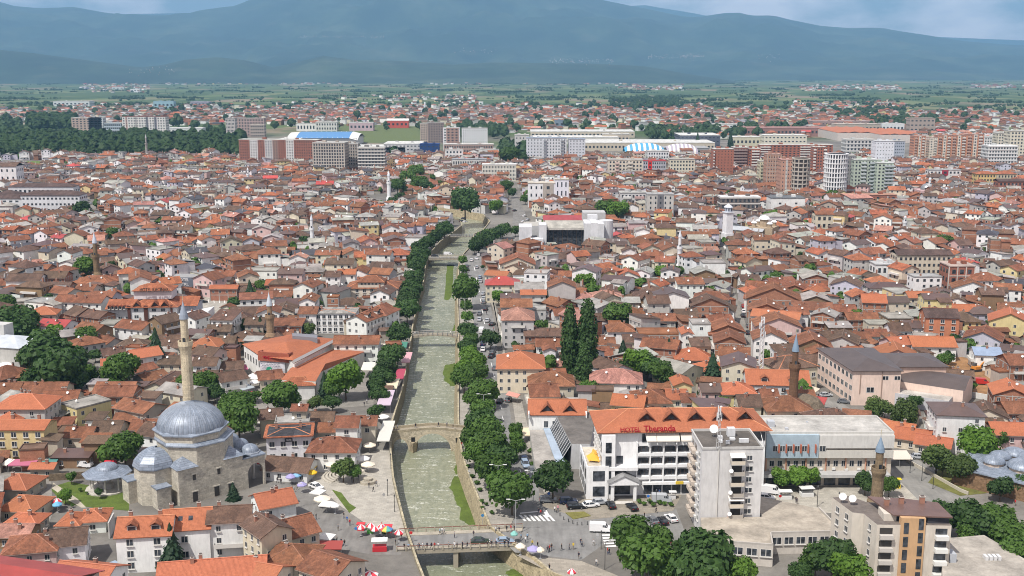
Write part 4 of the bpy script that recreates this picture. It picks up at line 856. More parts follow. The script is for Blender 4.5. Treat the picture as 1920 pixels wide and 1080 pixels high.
def run_fill(limit):
    rng = random.Random(5); cand = []
    # yards and streets nobody may build on
    for P in ([(955,340),(968,340),(985,375),(1005,410),(1015,440),(985,480),(965,470),(960,420),(950,380)], [(1340,455),(1352,455),(1366,500),(1356,505)], [(1556,330),(1580,330),(1575,375),(1548,375)], [(160,372),(178,372),(180,410),(150,410)], [(1220,770),(1300,765),(1300,800),(1220,800)], [(900,480),(905,420),(960,400),(960,470)],
              [(0,300),(95,300),(110,316),(0,318)], [(1690,294),(1850,290),(1860,304),(1690,312)],
              [(1700,850),(1840,850),(1920,900),(1920,1080),(1700,980)], [(400,740),(470,715),(560,735),(700,640),(712,760),(640,860),(735,850),(760,1040),(700,1045),(620,1000),(540,940),(500,880),(400,800)],
              [(465,668),(560,682),(560,745),(448,745)], [(185,960),(240,960),(245,1045),(185,1045)], [(190,880),(250,880),(330,950),(90,960),(90,905)], [(215,880),(505,850),(520,905),(470,935),(400,958),(240,962)], [(740,360),(800,380),(810,398),(700,385),(640,372)], [(1290,880),(1960,880),(1960,1090),(1290,1090)], [(990,950),(1300,940),(1300,1090),(990,1090)], [(845,400),(935,400),(960,470),(845,500)]):
        occupy(gp(P))
    tries = 90000; n = 0
    for _ in range(tries):
        Y = 222 + (1330 - 222) * math.sqrt(rng.random()); hw = .53 * Y + 40; X = rng.uniform(-hw, hw)
        ang = (math.radians(38) * smooth_noise(X * 1.4, Y * 1.4) + (PI / 2 if rng.random() < .48 else 0) + rng.uniform(-.2, .2))
        w_ = rng.uniform(8.5, 14); d = rng.uniform(8, 12)
        if rng.random() < .08: w_ *= 1.5
        if Y > 900 and rng.random() < .2: w_ *= 1.3
        rc_ = rect(X, Y, w_ + .2, d + .2, ang)
        if not free(rc_): continue
        occupy(rc_); px, py = Q(X, Y, 0)
        cand.append((Y, X, w_, d, ang, px, py))
        n += 1
    cand.sort(); m = MB(); k = 0
    for _ in range(60000):   # sheds and outhouses in the gaps
        Y = 232 + (1250 - 232) * math.sqrt(rng.random()); X = rng.uniform(-.53 * Y - 30, .53 * Y + 30); w_, d = rng.uniform(4, 7.5), rng.uniform(3.5, 5.5); ang = math.radians(22) * smooth_noise(X, Y) + rng.choice([0, PI / 2])
        rc_ = rect(X, Y, w_, d, ang)
        if not free(rc_): continue
        occupy(rc_); stuff_house(m, X, Y, w_, d, ang, 1 if rng.random() < .7 else 2, rng.choice('gssf'), rng.choice('TBBGMT'), rng.choice('WCGBNS'), rng, 2)
    for (Y, X, w_, d, ang, px, py) in cand:
        rt, rc, wc = pick(rng, px, py); st = rng.choices((1, 2, 3, 4), (10, 38, 38, 14) if Y < 900 else (8, 40, 38, 14))[0]
        if Y < 420: st = min(st, 2)
        vis = -10 < px < 1930 and py < 1090
        if k < limit and vis:
            house(X, Y, w_, d, ang, st, rt, rc, wc, rng, near=False, wing=rng.random() < .3); k += 1
        else: stuff_house(m, X, Y, w_, d, ang, st, rt, rc, wc, rng, 0 if Y < 800 else 1)
    print('houses: individuals', NH[0], 'mass', len(cand) - k)
    o = m.build('town_house_mass', STUFFM()); stuff(o, 'dense mass of small tiled houses filling the middle distance of the town', 'houses')
    # beyond: suburbs, villages
    m = MB(); cnt = 0
    BOX = [(-60,60,300,340,.0),(0,150,238,262,140),(0,130,205,236,120),(110,640,196,238,900),(480,760,205,232,240),(520,1000,192,238,900),(900,1330,196,238,900),(1240,1560,200,262,620),(1480,1960,206,250,1100),(1480,1700,190,212,150),(730,890,175,196,60),(300,640,149,160,200),(790,1000,143,160,260),(1090,1200,150,160,60),(1500,1690,159,172,130),(1820,1930,157,166,60),(150,280,150,178,110),(640,800,178,190,20),(1150,1280,158,172,60),(1680,1900,245,262,120),(480,800,296,312,90),(930,1300,236,250,60),(1700,1900,300,312,60)]
    for x0, x1, y0, y1, c_ in BOX:
        for _ in range(int(c_)):
            px = rng.uniform(x0, x1); py = y0 + (y1 - y0) * (.5 + .5 * (rng.random() - rng.random()))
            X, Y = G(px, py)
            if Y < 1330 or (px < 455 and 236 < py < 302): continue
            rt, rc, wc = pick(rng, px, py); st = rng.choice((1, 2, 2, 3)); big = rng.uniform(1, 1.25) if Y < 6000 else 1.6
            if rt == 's': rt = 'g'
            rct = rect(X, Y, 16, 12, 0)
            if Y < 2300:
                if not free(rct): continue
                occupy(rct)
            stuff_house(m, X, Y, rng.uniform(10, 15) * big, rng.uniform(9, 12) * big, rng.uniform(-.5, .5) + (PI / 2 if rng.random() < .4 else 0), st, rt, rc, wc, rng, 1 if Y < 1900 else 2); cnt += 1
    o = m.build('suburb_house_mass', STUFFM()); stuff(o, 'distant suburbs and villages of tiny red roofed houses spread over the plain', 'houses')
    print('far', cnt)
def far_tree_mesh(rng):
    m = MB(); L = round_lobes(rng, 4)
    for _ in range(46):
        l = rng.choice(L); u = rng.uniform(-.5, 1); a = rng.uniform(0, 6.28); q = math.sqrt(max(0, 1 - u * u)); p = Vector((l[0] + q * math.cos(a) * l[3], l[1] + q * math.sin(a) * l[3], l[2] + u * l[4]))
        nv = Vector((q * math.cos(a), q * math.sin(a), u + .4)).normalized(); t = nv.cross(Vector((rng.random(), rng.random(), rng.random()))).normalized(); b = nv.cross(t); s = .34
        m.poly([tuple(p - t * s - b * s * .6), tuple(p + t * s * .6 - b * s), tuple(p + t * s + b * s * .5), tuple(p - t * s * .5 + b * s)], (1, 1, 1))
    m.lathe(0, 0, [(.01, -.8), (.6, -.4), (.72, .1), (.4, .6), (.01, .8)], 5, (1, 1, 1)); return m
def run_far_trees():
    rng = random.Random(77); T = [far_tree_mesh(rng) for _ in range(3)]
    arr = [(np.array(t.v, dtype=np.float32), t.f) for t in T]
    def mass(name, spots, mat, label):
        m = MB(); V = []; Fs = []; base = 0
        for X, Y, r, hz_ in spots:
            v, f = arr[rng.randrange(3)]; a = rng.uniform(0, 6.28); c, s = math.cos(a), math.sin(a)
            P = v * np.array([r, r, r * hz_], dtype=np.float32); P = np.stack([P[:, 0] * c - P[:, 1] * s + X, P[:, 0] * s + P[:, 1] * c + Y, P[:, 2] + r * hz_ * .9 + (1 if hz_ > .6 else 0)], 1)
            V.append(P); Fs.extend([tuple(i + base for i in q) for q in f]); base += len(v)
        m.v = [tuple(p) for p in np.concatenate(V)]; m.f = Fs; m.c = [(1, 1, 1)] * len(Fs); m.m = [0] * len(Fs)
        o = m.build(name, M[mat], uv=None); stuff(o, label, 'trees'); return o
    # the wood at the left
    sp = []
    for _ in range(900):
        px = rng.uniform(-60, 455); py = rng.uniform(262, 298); X, Y = G(px, py); sp.append((X, Y, rng.uniform(6, 10), rng.uniform(.9, 1.35)))
    for _ in range(110):
        px = rng.uniform(60, 140); py = rng.uniform(228, 246); X, Y = G(px, py); sp.append((X, Y, rng.uniform(9, 13), 1.1))
    mass('wood', sp, 'leaves_dark', 'dense dark green wood stretching behind the houses at the left')
    sp = []
    for x0, x1, y0, y1, n in ((0,40,230,262,50),(1370,1500,240,256,60),(1640,1760,226,240,130),(1300,1420,250,262,30),(1240,1300,262,285,16),(860,960,240,262,60),(1140,1200,190,210,50),(1170,1280,185,205,160),(0,1920,200,250,300),(1740,1830,285,300,16),(935,1010,285,300,40),(1560,1640,210,226,30),(1860,1925,310,330,26),(1210,1330,245,262,60),(440,800,296,310,50)):
        for _ in range(n):
            px = rng.uniform(x0, x1); py = rng.uniform(y0, y1); X, Y = G(px, py)
            if not free(rect(X, Y, 5, 5, 0)) and Y < 2300: continue
            sp.append((X, Y, rng.uniform(5, 9), rng.uniform(.9, 1.4)))
    for _ in range(1000):   # trees and hedges of the plain
        py = 150 + 60 * rng.random() ** 1.3; px = rng.uniform(-150, 2070); X, Y = G(px, py)
        nn = rng.choice((1, 1, 4, 9, 16)); sl = rng.uniform(-.6, .6); sz = rng.uniform(3, 7) if nn > 3 else rng.uniform(4, 9)
        for k in range(nn):
            sp.append((X + k * 9 + rng.uniform(-3, 3), Y + k * 9 * sl + rng.uniform(-4, 4), sz * rng.uniform(.6, 1.2), rng.uniform(.6, 1.0)))
    mass('plain_trees', sp, 'leaves_far', 'scattered trees hedges and groves across the green plain')
    sp = []
    for _ in range(5200):
        Y = 240 + 1100 * math.sqrt(rng.random()); X = rng.uniform(-.52 * Y - 30, .52 * Y + 30)
        if free(rect(X, Y, 3.6, 3.6, 0)):
            occupy(rect(X, Y, 3.6, 3.6, 0)); sp.append((X, Y, rng.uniform(1.7, 3.4), rng.uniform(.9, 1.5)))
    print('yard trees', len(sp))
    mass('yard_greenery', sp[:900], 'leaves_mid', 'small bushes and yard greenery growing between the town houses')
# ================================================================== LANDMARKS
W_ = (.8, .8, .78); STN = hexc('cdc8ba', .9)
def text(body, size, mat, loc, rot, parent=None, name='sign_lettering', color=None, ext=.06, align='CENTER'):
    cu = bpy.data.curves.new(name, 'FONT'); cu.body = body; cu.size = size; cu.extrude = ext; cu.align_x = align; cu.resolution_u = 2; cu.offset = size * .018
    tmp = bpy.data.objects.new('t', cu); C.objects.link(tmp); dg = bpy.context.evaluated_depsgraph_get(); me = bpy.data.meshes.new_from_object(tmp.evaluated_get(dg))
    bpy.data.objects.remove(tmp); me.materials.clear(); me.materials.append(mat)
    o = bpy.data.objects.new(name, me); C.objects.link(o); o.location = loc; o.rotation_euler = rot
    if parent is not None: o.parent = parent
    return o
def flatmat(name, col, rough=.6):
    t = NT(name); t.fin(col if len(col) == 4 else tuple(col) + (1,), rough); return t.m
RED = flatmat('red_lettering', (.33, .008, .02)); GREENP = flatmat('green_sign', (.02, .28, .16)); DARKT = flatmat('dark_lettering', (.03, .02, .015)); WHITET = flatmat('white_lettering', (.8, .8, .8))
def dome_uv(p, c=(0, 0)):
    a = math.atan2(p[1] - c[1], p[0] - c[0]); r = math.hypot(p[0] - c[0], p[1] - c[1]); return (p[2] * 1.6 + (8 - r) * .5, a * 8.4, 0)
def dome(name, parent, x, y, z, rad, hgt, n=48, k=12, half=None, mat=None):
    m = MB(); prof_ = [(rad * math.cos(PI / 2 * i / k) + .001, hgt * math.sin(PI / 2 * i / k)) for i in range(k + 1)]
    m.lathe(0, 0, prof_, n, (1, 1, 1)); m.smooth = True
    o = m.build(name, mat or M['lead_sheet'], parent, uv=lambda p: (p[2] * 1.2 - math.hypot(p[0], p[1]) * .6, math.atan2(p[1], p[0]) * rad, 0)); o.location = (x, y, z); return o
def ngon(n, r, ph=0): return [(r * math.cos(ph + 2 * PI * i / n), r * math.sin(ph + 2 * PI * i / n)) for i in range(n)]
def minaret(px, py_tip, X, Y, rad, col, look, name='minaret', hbal=.72, hcone=.86, mat='ashlar', conecol=(.27, .31, .37), n=14, ztip=None):
    v = (540 - py_tip) / F; el = (-sp + v * cp) / (cp + v * sp); z = ztip or (H + el * Y)
    root = empty(name, X, Y, 0)
    m = MB(); m.prism(ngon(8, rad * 1.7, .39), -.2, z * .16, col); m.lathe(0, 0, [(rad * 1.68, z * .16), (rad * 1.05, z * .22)], n, col); m.lathe(0, 0, [(rad * 1.05, z * .22), (rad * .98, z * hbal)], n, col); m.build('shaft', M[mat], root)
    zb = z * hbal; m = MB(); m.lathe(0, 0, [(rad, zb - rad * 1.6), (rad * 1.1, zb - rad * .8), (rad * 1.34, zb), (rad * 1.34, zb + .35), (rad * 1.2, zb + .35)], n, col)
    m.lathe(0, 0, [(rad * 1.31, zb + .3), (rad * 1.34, zb + 1.25), (rad * 1.2, zb + 1.25), (rad * 1.2, zb + .3)], n, tuple(min(1, k * 1.05) for k in col[:3])); m.build('gallery', M[mat], root)
    zc = z * hcone; m = MB(); m.lathe(0, 0, [(rad * .72, zb + .3), (rad * .68, zc)], n, col); m.build('upper_shaft', M[mat], root)
    m = MB(); m.poly([(-.35, -rad * .74, zb + .4), (.35, -rad * .74, zb + .4), (.35, -rad * .74, zb + 2.2), (-.35, -rad * .74, zb + 2.2)], (.03, .03, .03)); m.build('door', M['glass'], root, uv=None)
    m = MB(); m.lathe(0, 0, [(rad * .62, zc), (rad * .84, zc), (rad * .72, zc + rad * .8), (rad * .06, z - 1.0), (.02, z)], n, conecol); m.smooth = False; m.build('cone_roof', M['painted'], root)
    m = MB(); m.tube((0, 0, z - 1), (0, 0, z + .9), .06, (.5, .45, .3)); m.build('finial', M['painted'], root, uv=None)
    tag(root, look, 'minaret', 'minarets', pos=(px, py_tip)); occupy(rect(X, Y, 5, 5, 0)); return root
def mosque():
    r = math.radians(40.3); root = empty('mosque', -81.8, 269.1, 0, r); tag(root, '', 'mosque', label='large stone mosque with a big lead covered dome on the left bank'); a = 8.75; col = STN; LD = (.3, .34, .39)
    m = MB(); m.box(0, 0, -.2, 2*a, 2*a, 9.7, col); m.prism(ngon(8, a / math.cos(PI/8) + .0, PI/8), 9.5, 14.4, col); m.prism([(x-.7, y+.5) for x, y in ngon(8, 9.0, PI/8)], 14.9, 17.0, tuple(k*1.08 for k in col[:3])); m.build('wall', M['ashlar'], root)
    m = MB()
    for sx, sy in ((-1,-1),(1,-1),(1,1),(-1,1)):   # lead roofs over the corners
        k = a * .42; P0 = (sx*(a+.35), sy*(a+.35), 9.45); P1 = (sx*(a+.35), sy*(k-.35), 9.45); P2 = (sx*(k-.35), sy*(a+.35), 9.45); A = (sx*a*.72, sy*a*.72, 12.0)
        for q in ((P0, P1, A), (P2, P0, A), (P1, (sx*a*.9, sy*k*.9, 9.6), A), ((sx*k*.9, sy*a*.9, 9.6), P2, A)): m.poly(list(q) if sx*sy > 0 else list(q)[::-1], (1,1,1))
    m.prism(ngon(8, a / math.cos(PI/8) + .55, PI/8), 14.35, 14.65, (1,1,1), bottom=True)
    o8 = ngon(8, a / math.cos(PI/8) + .55, PI/8); i8 = [(x-.7, y+.5) for x, y in ngon(8, 9.05, PI/8)]
    for i in range(8):
        j = (i + 1) % 8; m.poly([(*o8[i], 14.65), (*o8[j], 14.65), (*i8[j], 15.2), (*i8[i], 15.2)], (1,1,1))
    m.prism([(x-.7, y+.5) for x, y in ngon(8, 9.6, PI/8)], 16.9, 17.15, (1,1,1), bottom=True); o8 = [(x-.7, y+.5) for x, y in ngon(8, 9.6, PI/8)]; i8 = [(x-.7, y+.5) for x, y in ngon(8, 8.5, PI/8)]
    for i in range(8):
        j = (i + 1) % 8; m.poly([(*o8[i], 17.15), (*o8[j], 17.15), (*i8[j], 17.6), (*i8[i], 17.6)], (1,1,1))
    m.build('lead_roof', M['lead_sheet'], root)
    d = dome('dome', root, -.7, .5, 17.3, 8.45, 6.0, 64, 14)
    m = MB()
    for i in range(48):
        an = 2*PI*i/48
        for k in range(10):
            e0, e1 = PI/2*k/11, PI/2*(k+1)/11; p0 = (8.47*math.cos(e0)*math.cos(an), 8.47*math.cos(e0)*math.sin(an), 6.02*math.sin(e0)); p1 = (8.47*math.cos(e1)*math.cos(an), 8.47*math.cos(e1)*math.sin(an), 6.02*math.sin(e1)); m.tube(p0, p1, .055, (.3,.33,.37), n=3)
    o = m.build('lead_seams', M['painted'], d, uv=None); stuff(o)
    # apse with its half dome
    ap = [(-a+.5,-4.6),(-a-4.2,-4.6),(-a-6.9,-2.1),(-a-6.9,2.1),(-a-4.2,4.6),(-a+.5,4.6)]
    m = MB(); m.prism(ap[::-1], -.2, 9.3, col); m.box(-a-3.4, -6.0, -.2, 3.6, 3.2, 5.6, col); m.box(-a-7.2, 3.0, -.2, 3.6, 4.2, 6.0, col); m.build('apse_wall', M['ashlar'], root)
    m = MB(); cx = -a - 1.2; apx = [(x*1.0 - (.3 if x < -a else 0), y*1.07) for x, y in ap]; lv = [(1.0, 9.25), (1.0, 9.5), (.93, 10.9), (.74, 12.3), (.45, 13.3), (.12, 13.7)]
    for (s0, z0), (s1, z1) in zip(lv[:-1], lv[1:]):
        for i in range(5):
            p, q = apx[i], apx[i+1]; f = lambda P_, s_: (cx + (P_[0]-cx)*s_, P_[1]*s_)
            m.poly([(*f(q, s0), z0), (*f(p, s0), z0), (*f(p, s1), z1), (*f(q, s1), z1)], (1,1,1))
    m.build('apse_roof', M['lead_sheet'], root)
    for x_, y_, z_, a_, b_ in ((-a-3.4, -6.1, 5.4, 4.0, 3.6), (-a-7.2, 3.0, 5.8, 4.0, 4.6)): m = MB(); m.box(x_, y_, z_, a_, b_, .25, (1,1,1), bottom=True); m.build('low_roof', M['lead_sheet'], root)
    # portico: side walls with an arch, three small domes
    px0, px1 = a, a + 6.2
    for sy in (-1, 1):
        m = MB(); y = sy * a; th = .9; zt = 8.2; c0, rad, spz = (px0+px1)/2 + .35, 2.2, 3.9; pts = []
        for i in range(13):
            t = PI * i / 12; pts.append((c0 - rad*math.cos(t), spz + rad*1.15*math.sin(t)))
        yf, yb = y, y - sy * th
        for yy, fl in ((yf, sy < 0), (yb, sy > 0)):
            for i in range(12):
                (x0, z0), (x1, z1) = pts[i], pts[i+1]; q = [(x0, yy, z0), (x1, yy, z1), (x1, yy, zt), (x0, yy, zt)]; m.poly(q if fl else q[::-1], col)
        for i in range(12):
            (x0, z0), (x1, z1) = pts[i], pts[i+1]; m.poly([(x0, yf, z0), (x1, yf, z1), (x1, yb, z1), (x0, yb, z0)], col)
        m.box((px0+c0-rad)/2, y - sy*th/2, -.2, c0-rad-px0, th, zt+.2, col); m.box((px1+c0+rad)/2, y - sy*th/2, -.2, px1-c0-rad, th, zt+.2, col); m.build('arch_wall', M['ashlar'], root)
    m = MB(); m.box((px0+px1)/2, 0, 8.2, 6.6, 2*a+.5, .35, (1,1,1), bottom=True); m.poly([(px0, -a, 9.6), (px0+2.4, -a, 8.6), (px0+2.4, a, 8.6), (px0, a, 9.6)], (1,1,1)); m.build('portico_roof', M['lead_sheet'], root)
    for y in (-5.6, 0, 5.6): dome('portico_dome', root, px0+3.6, y, 8.9, 2.35, 1.9, 24, 7)
    m = MB()
    for y in (-5.6, 0, 5.6): m.prism([(px0+3.6+2.7*math.cos(t*PI/8*2+PI/8), y+2.7*math.sin(t*PI/8*2+PI/8)) for t in range(8)], 8.5, 8.95, (.36,.39,.43))
    m.build('dome_rim', M['painted'], root)
    for y in (-2.9, 2.9): cm = MB(); cm.lathe(px1-.5, y, [(.42, -.1), (.36, .5), (.34, 5.4), (.55, 6.0), (.6, 8.2)], 12, (.62,.6,.55)); cm.build('column', M['plaster'], root)
    for y in (-5.8, 0, 5.8):
        m = MB(); c0 = y; rad = 2.2
        for i in range(10):
            t0, t1 = PI*i/10, PI*(i+1)/10; y0, y1 = c0-rad*math.cos(t0), c0-rad*math.cos(t1); z0, z1 = 5.4+rad*math.sin(t0), 5.4+rad*math.sin(t1)
            for xx in (px1-.1, px1-.8): m.poly([(xx, y0, z0), (xx, y1, z1), (xx, y1, 8.2), (xx, y0, 8.2)], col)
            m.poly([(px1-.1, y0, z0), (px1-.8, y0, z0), (px1-.8, y1, z1), (px1-.1, y1, z1)], col)
        m.build('arch_wall', M['ashlar'], root)
    for x, z, w_, h_ in ((-4.6,.3,1.3,2.6),(1.2,.3,1.3,2.6),(5,.3,1.2,2.4),(-4.6,6,.8,1.5),(2,6,.8,1.5)):
        m = MB(); m.box(x, -a-.02, z, w_, .1, h_, (.05,.045,.04)); m.box(x, -a-.05, z+h_, w_+.5, .16, .3, STN); m.build('window', M['painted'], root, uv=None)
    for i in range(8):
        t = PI/8 + 2*PI*i/8 + PI/8; m = MB()
    occupy(rect(-81.8, 269.1, 36, 22, r))
    return root
mosque()
minaret(354, 557, -86.6, 281.3, 1.45, hexc('d8cbb0', .95), 'tall pale stone minaret with pointed lead cone', hbal=.735, hcone=.885, ztip=48)
def fountain():
    X, Y = G(203, 916); root = empty('fountain_pavilion', X, Y); tag(root, '', 'pavilion', label='round fountain pavilion with a lead dome in the mosque garden', pos=None)
    m = MB(); m.prism(ngon(16, 5.6), 0, .35, (.55,.52,.46)); m.lathe(0, 0, [(1.5,.3),(1.5,1.4),(1.1,1.6),(.01,1.6)], 12, (.55,.53,.5)); m.build('basin', M['paving'], root)
    for x, y in ngon(8, 4.3, .2):
        c = MB(); c.lathe(x, y, [(.28,.3),(.22,.6),(.2,3.4),(.34,3.9)], 8, (.62,.6,.56)); c.build('column', M['plaster'], root)
    m = MB(); m.prism(ngon(8, 4.7, .2), 3.8, 4.5, (.6,.58,.53), bottom=True); m.build('cornice', M['plaster'], root)
    m = MB(); m.lathe(0, 0, [(6.3, 4.35),(6.3,4.5),(2.9,5.7)], 8, (1,1,1), ph=.2); m.build('lead_roof', M['lead_sheet'], root); dome('dome', root, 0, 0, 5.6, 2.9, 1.5, 24, 6)
    occupy(rect(X, Y, 12, 12, 0))
fountain()
# ---- bridges
def stone_bridge():
    Lx, Rx = -37.5, -11.2; Yc = 312.0; hw = 2.2; root = empty('stone_bridge', 0, Yc); tag(root, '', 'bridge', label='old stone arch bridge with one big and one small arch over the river')
    col = hexc('cdc2aa', .85); top = lambda x: 1.0 + 1.15 * math.exp(-((x + 23.5) / 8.5) ** 2)
    arches = [(-23.6, 5.4, 5.3), (-33.2, 2.4, 3.6)]; N = 90
    def under(x):
        z = -6.0; ok = False
        for c, r_, h_ in arches:
            if abs(x - c) < r_: z = max(z, WL + .3 + h_ * math.sqrt(1 - ((x - c) / r_) ** 2)); ok = True
        return z if ok else WL - .5
    xs = [Lx + (Rx - Lx) * i / N for i in range(N + 1)]
    for c, r_, h_ in arches: xs += [c - r_ + .001, c - r_ - .001, c + r_ - .001, c + r_ + .001]
    xs = sorted(xs); m = MB()
    for y, fl in ((-hw, True), (hw, False)):
        for x0, x1 in zip(xs[:-1], xs[1:]):
            q = [(x0, y, under(x0)), (x1, y, under(x1)), (x1, y, top(x1)), (x0, y, top(x0))]; m.poly(q if fl else q[::-1], col)
    for x0, x1 in zip(xs[:-1], xs[1:]): m.poly([(x0, -hw, under(x0)), (x0, hw, under(x0)), (x1, hw, under(x1)), (x1, -hw, under(x1))], col)
    for s in (-1, 1):   # cutwater pier
        m.prism([(-30.4, s*1.9), (-29.4, s*3.8), (-28.4, s*1.9)][::s], WL - .5, -1.6, hexc('c0b195', .75))
    m.build('arch_wall', M['rubble_stone'], root)
    m = MB()
    for x0, x1 in zip(xs[:-1], xs[1:]): m.poly([(x0, -hw, top(x0)), (x1, -hw, top(x1)), (x1, hw, top(x1)), (x0, hw, top(x0))], hexc('b8ad98', .7))
    m.build('deck', M['paving'], root)
    for y in (-hw + .15, hw - .15):
        p = MB()
        for x0, x1 in zip(xs[:-1], xs[1:]):
            if x1 - x0 < .01: continue
            a0, a1 = top(x0), top(x1)
            for yy, fl in ((y - .17, True), (y + .17, False)): q = [(x0, yy, a0), (x1, yy, a1), (x1, yy, a1+.75), (x0, yy, a0+.75)]; p.poly(q if fl else q[::-1], hexc('bdb299', .75))
            p.poly([(x0, y-.17, a0+.75), (x1, y-.17, a1+.75), (x1, y+.17, a1+.75), (x0, y+.17, a0+.75)], hexc('d0c6ae', .75))
        p.build('parapet', M['ashlar'], root)
    for x, z in ((-29.4, -1.0), (-16.2, -1.2)):
        m = MB(); 
        m.box(x, -hw-.02, z-.7, 1.1, .1, 1.5, (.02,.02,.02)); m.lathe(0,0,[(0.01,0),(0.01,0.01)],3,(0,0,0)); m.build('niche', M['painted'], root, uv=None)
    for c, r_, h_ in arches:
        m = MB(); k = 18
        for i in range(k):
            t0, t1 = PI*i/k, PI*(i+1)/k; f = lambda t, e: (c - (r_+e)*math.cos(t), WL + .3 + (h_+e)*math.sin(t))
            (x0, z0), (x1, z1), (x2, z2), (x3, z3) = f(t0, 0), f(t1, 0), f(t1, .5), f(t0, .5); m.poly([(x0,-hw-.08,z0),(x1,-hw-.08,z1),(x2,-hw-.08,z2),(x3,-hw-.08,z3)], hexc('c9bda3', .8)); m.poly([(x3,-hw-.08,z3),(x2,-hw-.08,z2),(x2,-hw,z2),(x3,-hw,z3)], hexc('c9bda3', .8))
        m.build('arch_ring', M['plaster'], root)
    occupy(rect(-24, Yc, 30, 6, 0))
stone_bridge()
def beam_bridge(name, label, P0, P1, P2, P3, railcol, pier=None, arch=0, thick=.9, rail='panel', roadcol=ASP, walk=True):
    """P0 near left, P1 near right, P2 far right, P3 far left (world)"""
    root = empty(name, (P0[0]+P2[0])/2, (P0[1]+P2[1])/2); ox, oy = root.location.x, root.location.y
    P = [(a-ox, b-oy) for a, b in (P0, P1, P2, P3)]; tag(root, '', 'bridge', label=label); m = MB(); N = 16; lerp = lambda a, b, t: (a[0]+(b[0]-a[0])*t, a[1]+(b[1]-a[1])*t)
    zt = lambda t: .12 + arch * math.sin(PI * t); cc = hexc('b9b09e', .7)
    zu = lambda t: zt(t) - thick - (arch * 1.0 * (1 - math.sin(PI * t)))
    for i in range(N):
        t0, t1 = i/N, (i+1)/N; a0, a1, b0, b1 = lerp(P[0],P[1],t0), lerp(P[0],P[1],t1), lerp(P[3],P[2],t0), lerp(P[3],P[2],t1)
        m.poly([(*a0, zt(t0)), (*a1, zt(t1)), (*b1, zt(t1)), (*b0, zt(t0))], roadcol, 1); m.poly([(*a0, zu(t0)), (*a1, zu(t1)), (*a1, zt(t1)), (*a0, zt(t0))], cc); m.poly([(*b1, zu(t1)), (*b0, zu(t0)), (*b0, zt(t0)), (*b1, zt(t1))], cc); m.poly([(*b0, zu(t0)), (*b1, zu(t1)), (*a1, zu(t1)), (*a0, zu(t0))], cc)
    m.build('deck', [M['plaster'], M['asphalt']], root)
    if walk:
        for A, B, s in ((P[0], P[1], 1), (P[3], P[2], -1)):
            w_ = MB(); wd = 1.7
            for i in range(N):
                t0, t1 = i/N, (i+1)/N; a0, a1 = lerp(A,B,t0), lerp(A,B,t1); z0, z1 = zt(t0)+.12, zt(t1)+.12
                q = [(a0[0], a0[1], z0), (a1[0], a1[1], z1), (a1[0], a1[1]+s*wd, z1), (a0[0], a0[1]+s*wd, z0)]; w_.poly(q if s > 0 else q[::-1], hexc('cdc4b2', .72))
                q = [(a0[0], a0[1]+s*wd, z0), (a1[0], a1[1]+s*wd, z1), (a1[0], a1[1]+s*wd, z1-.12), (a0[0], a0[1]+s*wd, z0-.12)]; w_.poly(q if s > 0 else q[::-1], hexc('cdc4b2', .72))
            w_.build('walkway', M['paving'], root)
    for A, B in ((P[0], P[1]), (P[3], P[2])):
        r_ = MB(); L = math.dist(A, B); n = max(4, int(L / 2.0))
        for i in range(n + 1):
            t = i/n; a = lerp(A,B,t); r_.box(a[0], a[1], zt(t)-.1, .28, .28, 1.25, cc if rail == 'panel' else (.2,.2,.2))
        for i in range(n):
            t0, t1 = i/n, (i+1)/n; a0, a1 = lerp(A,B,t0), lerp(A,B,t1)
            r_.tube((*a0, zt(t0)+1.12), (*a1, zt(t1)+1.12), .1, railcol, n=4)
            for zz in (.35, .7): r_.tube((*a0, zt(t0)+zz), (*a1, zt(t1)+zz), .06 if rail == 'panel' else .03, cc if rail == 'panel' else (.25,.25,.25), n=4)
        r_.build('railing', M['plaster'], root, uv=None)
    for t in (pier or []):
        a, b = lerp(P[0],P[1],t), lerp(P[3],P[2],t); m = MB(); m.box((a[0]+b[0])/2, (a[1]+b[1])/2, WL-.5, 1.1, abs(b[1]-a[1])-.6, -WL-.4, cc); m.build('pier', M['plaster'], root)
beam_bridge('road_bridge', 'wide concrete road bridge with brown handrails crowded with people near the bottom', G(744,1034), G(968,1026), (2.5,243.5), (-26.5,240.6), (.16,.07,.05), pier=[.48])
def at_y(py, w_, nm, lab, rc_, **k):
    Y = G(815, py)[1]; a, b = xl(Y) - 1.5, xr(Y) + 1.8; beam_bridge(nm, lab, (a, Y - w_/2), (b, Y - w_/2), (b, Y + w_/2), (a, Y + w_/2), rc_, **k)
at_y(630, 3.2, 'footbridge', 'slim arched footbridge over the river behind the stone bridge', (.4,.38,.34), arch=.75, thick=.45, rail='thin', roadcol=hexc('b8ad98', .7), walk=False)
at_y(483, 9, 'road_bridge', 'flat road bridge with parked cars in the middle of the river view', (.3,.3,.3), thick=.9)
at_y(443, 3, 'footbridge', 'small farthest footbridge where the river narrows', (.3,.3,.3), thick=.5, rail='thin', walk=False)
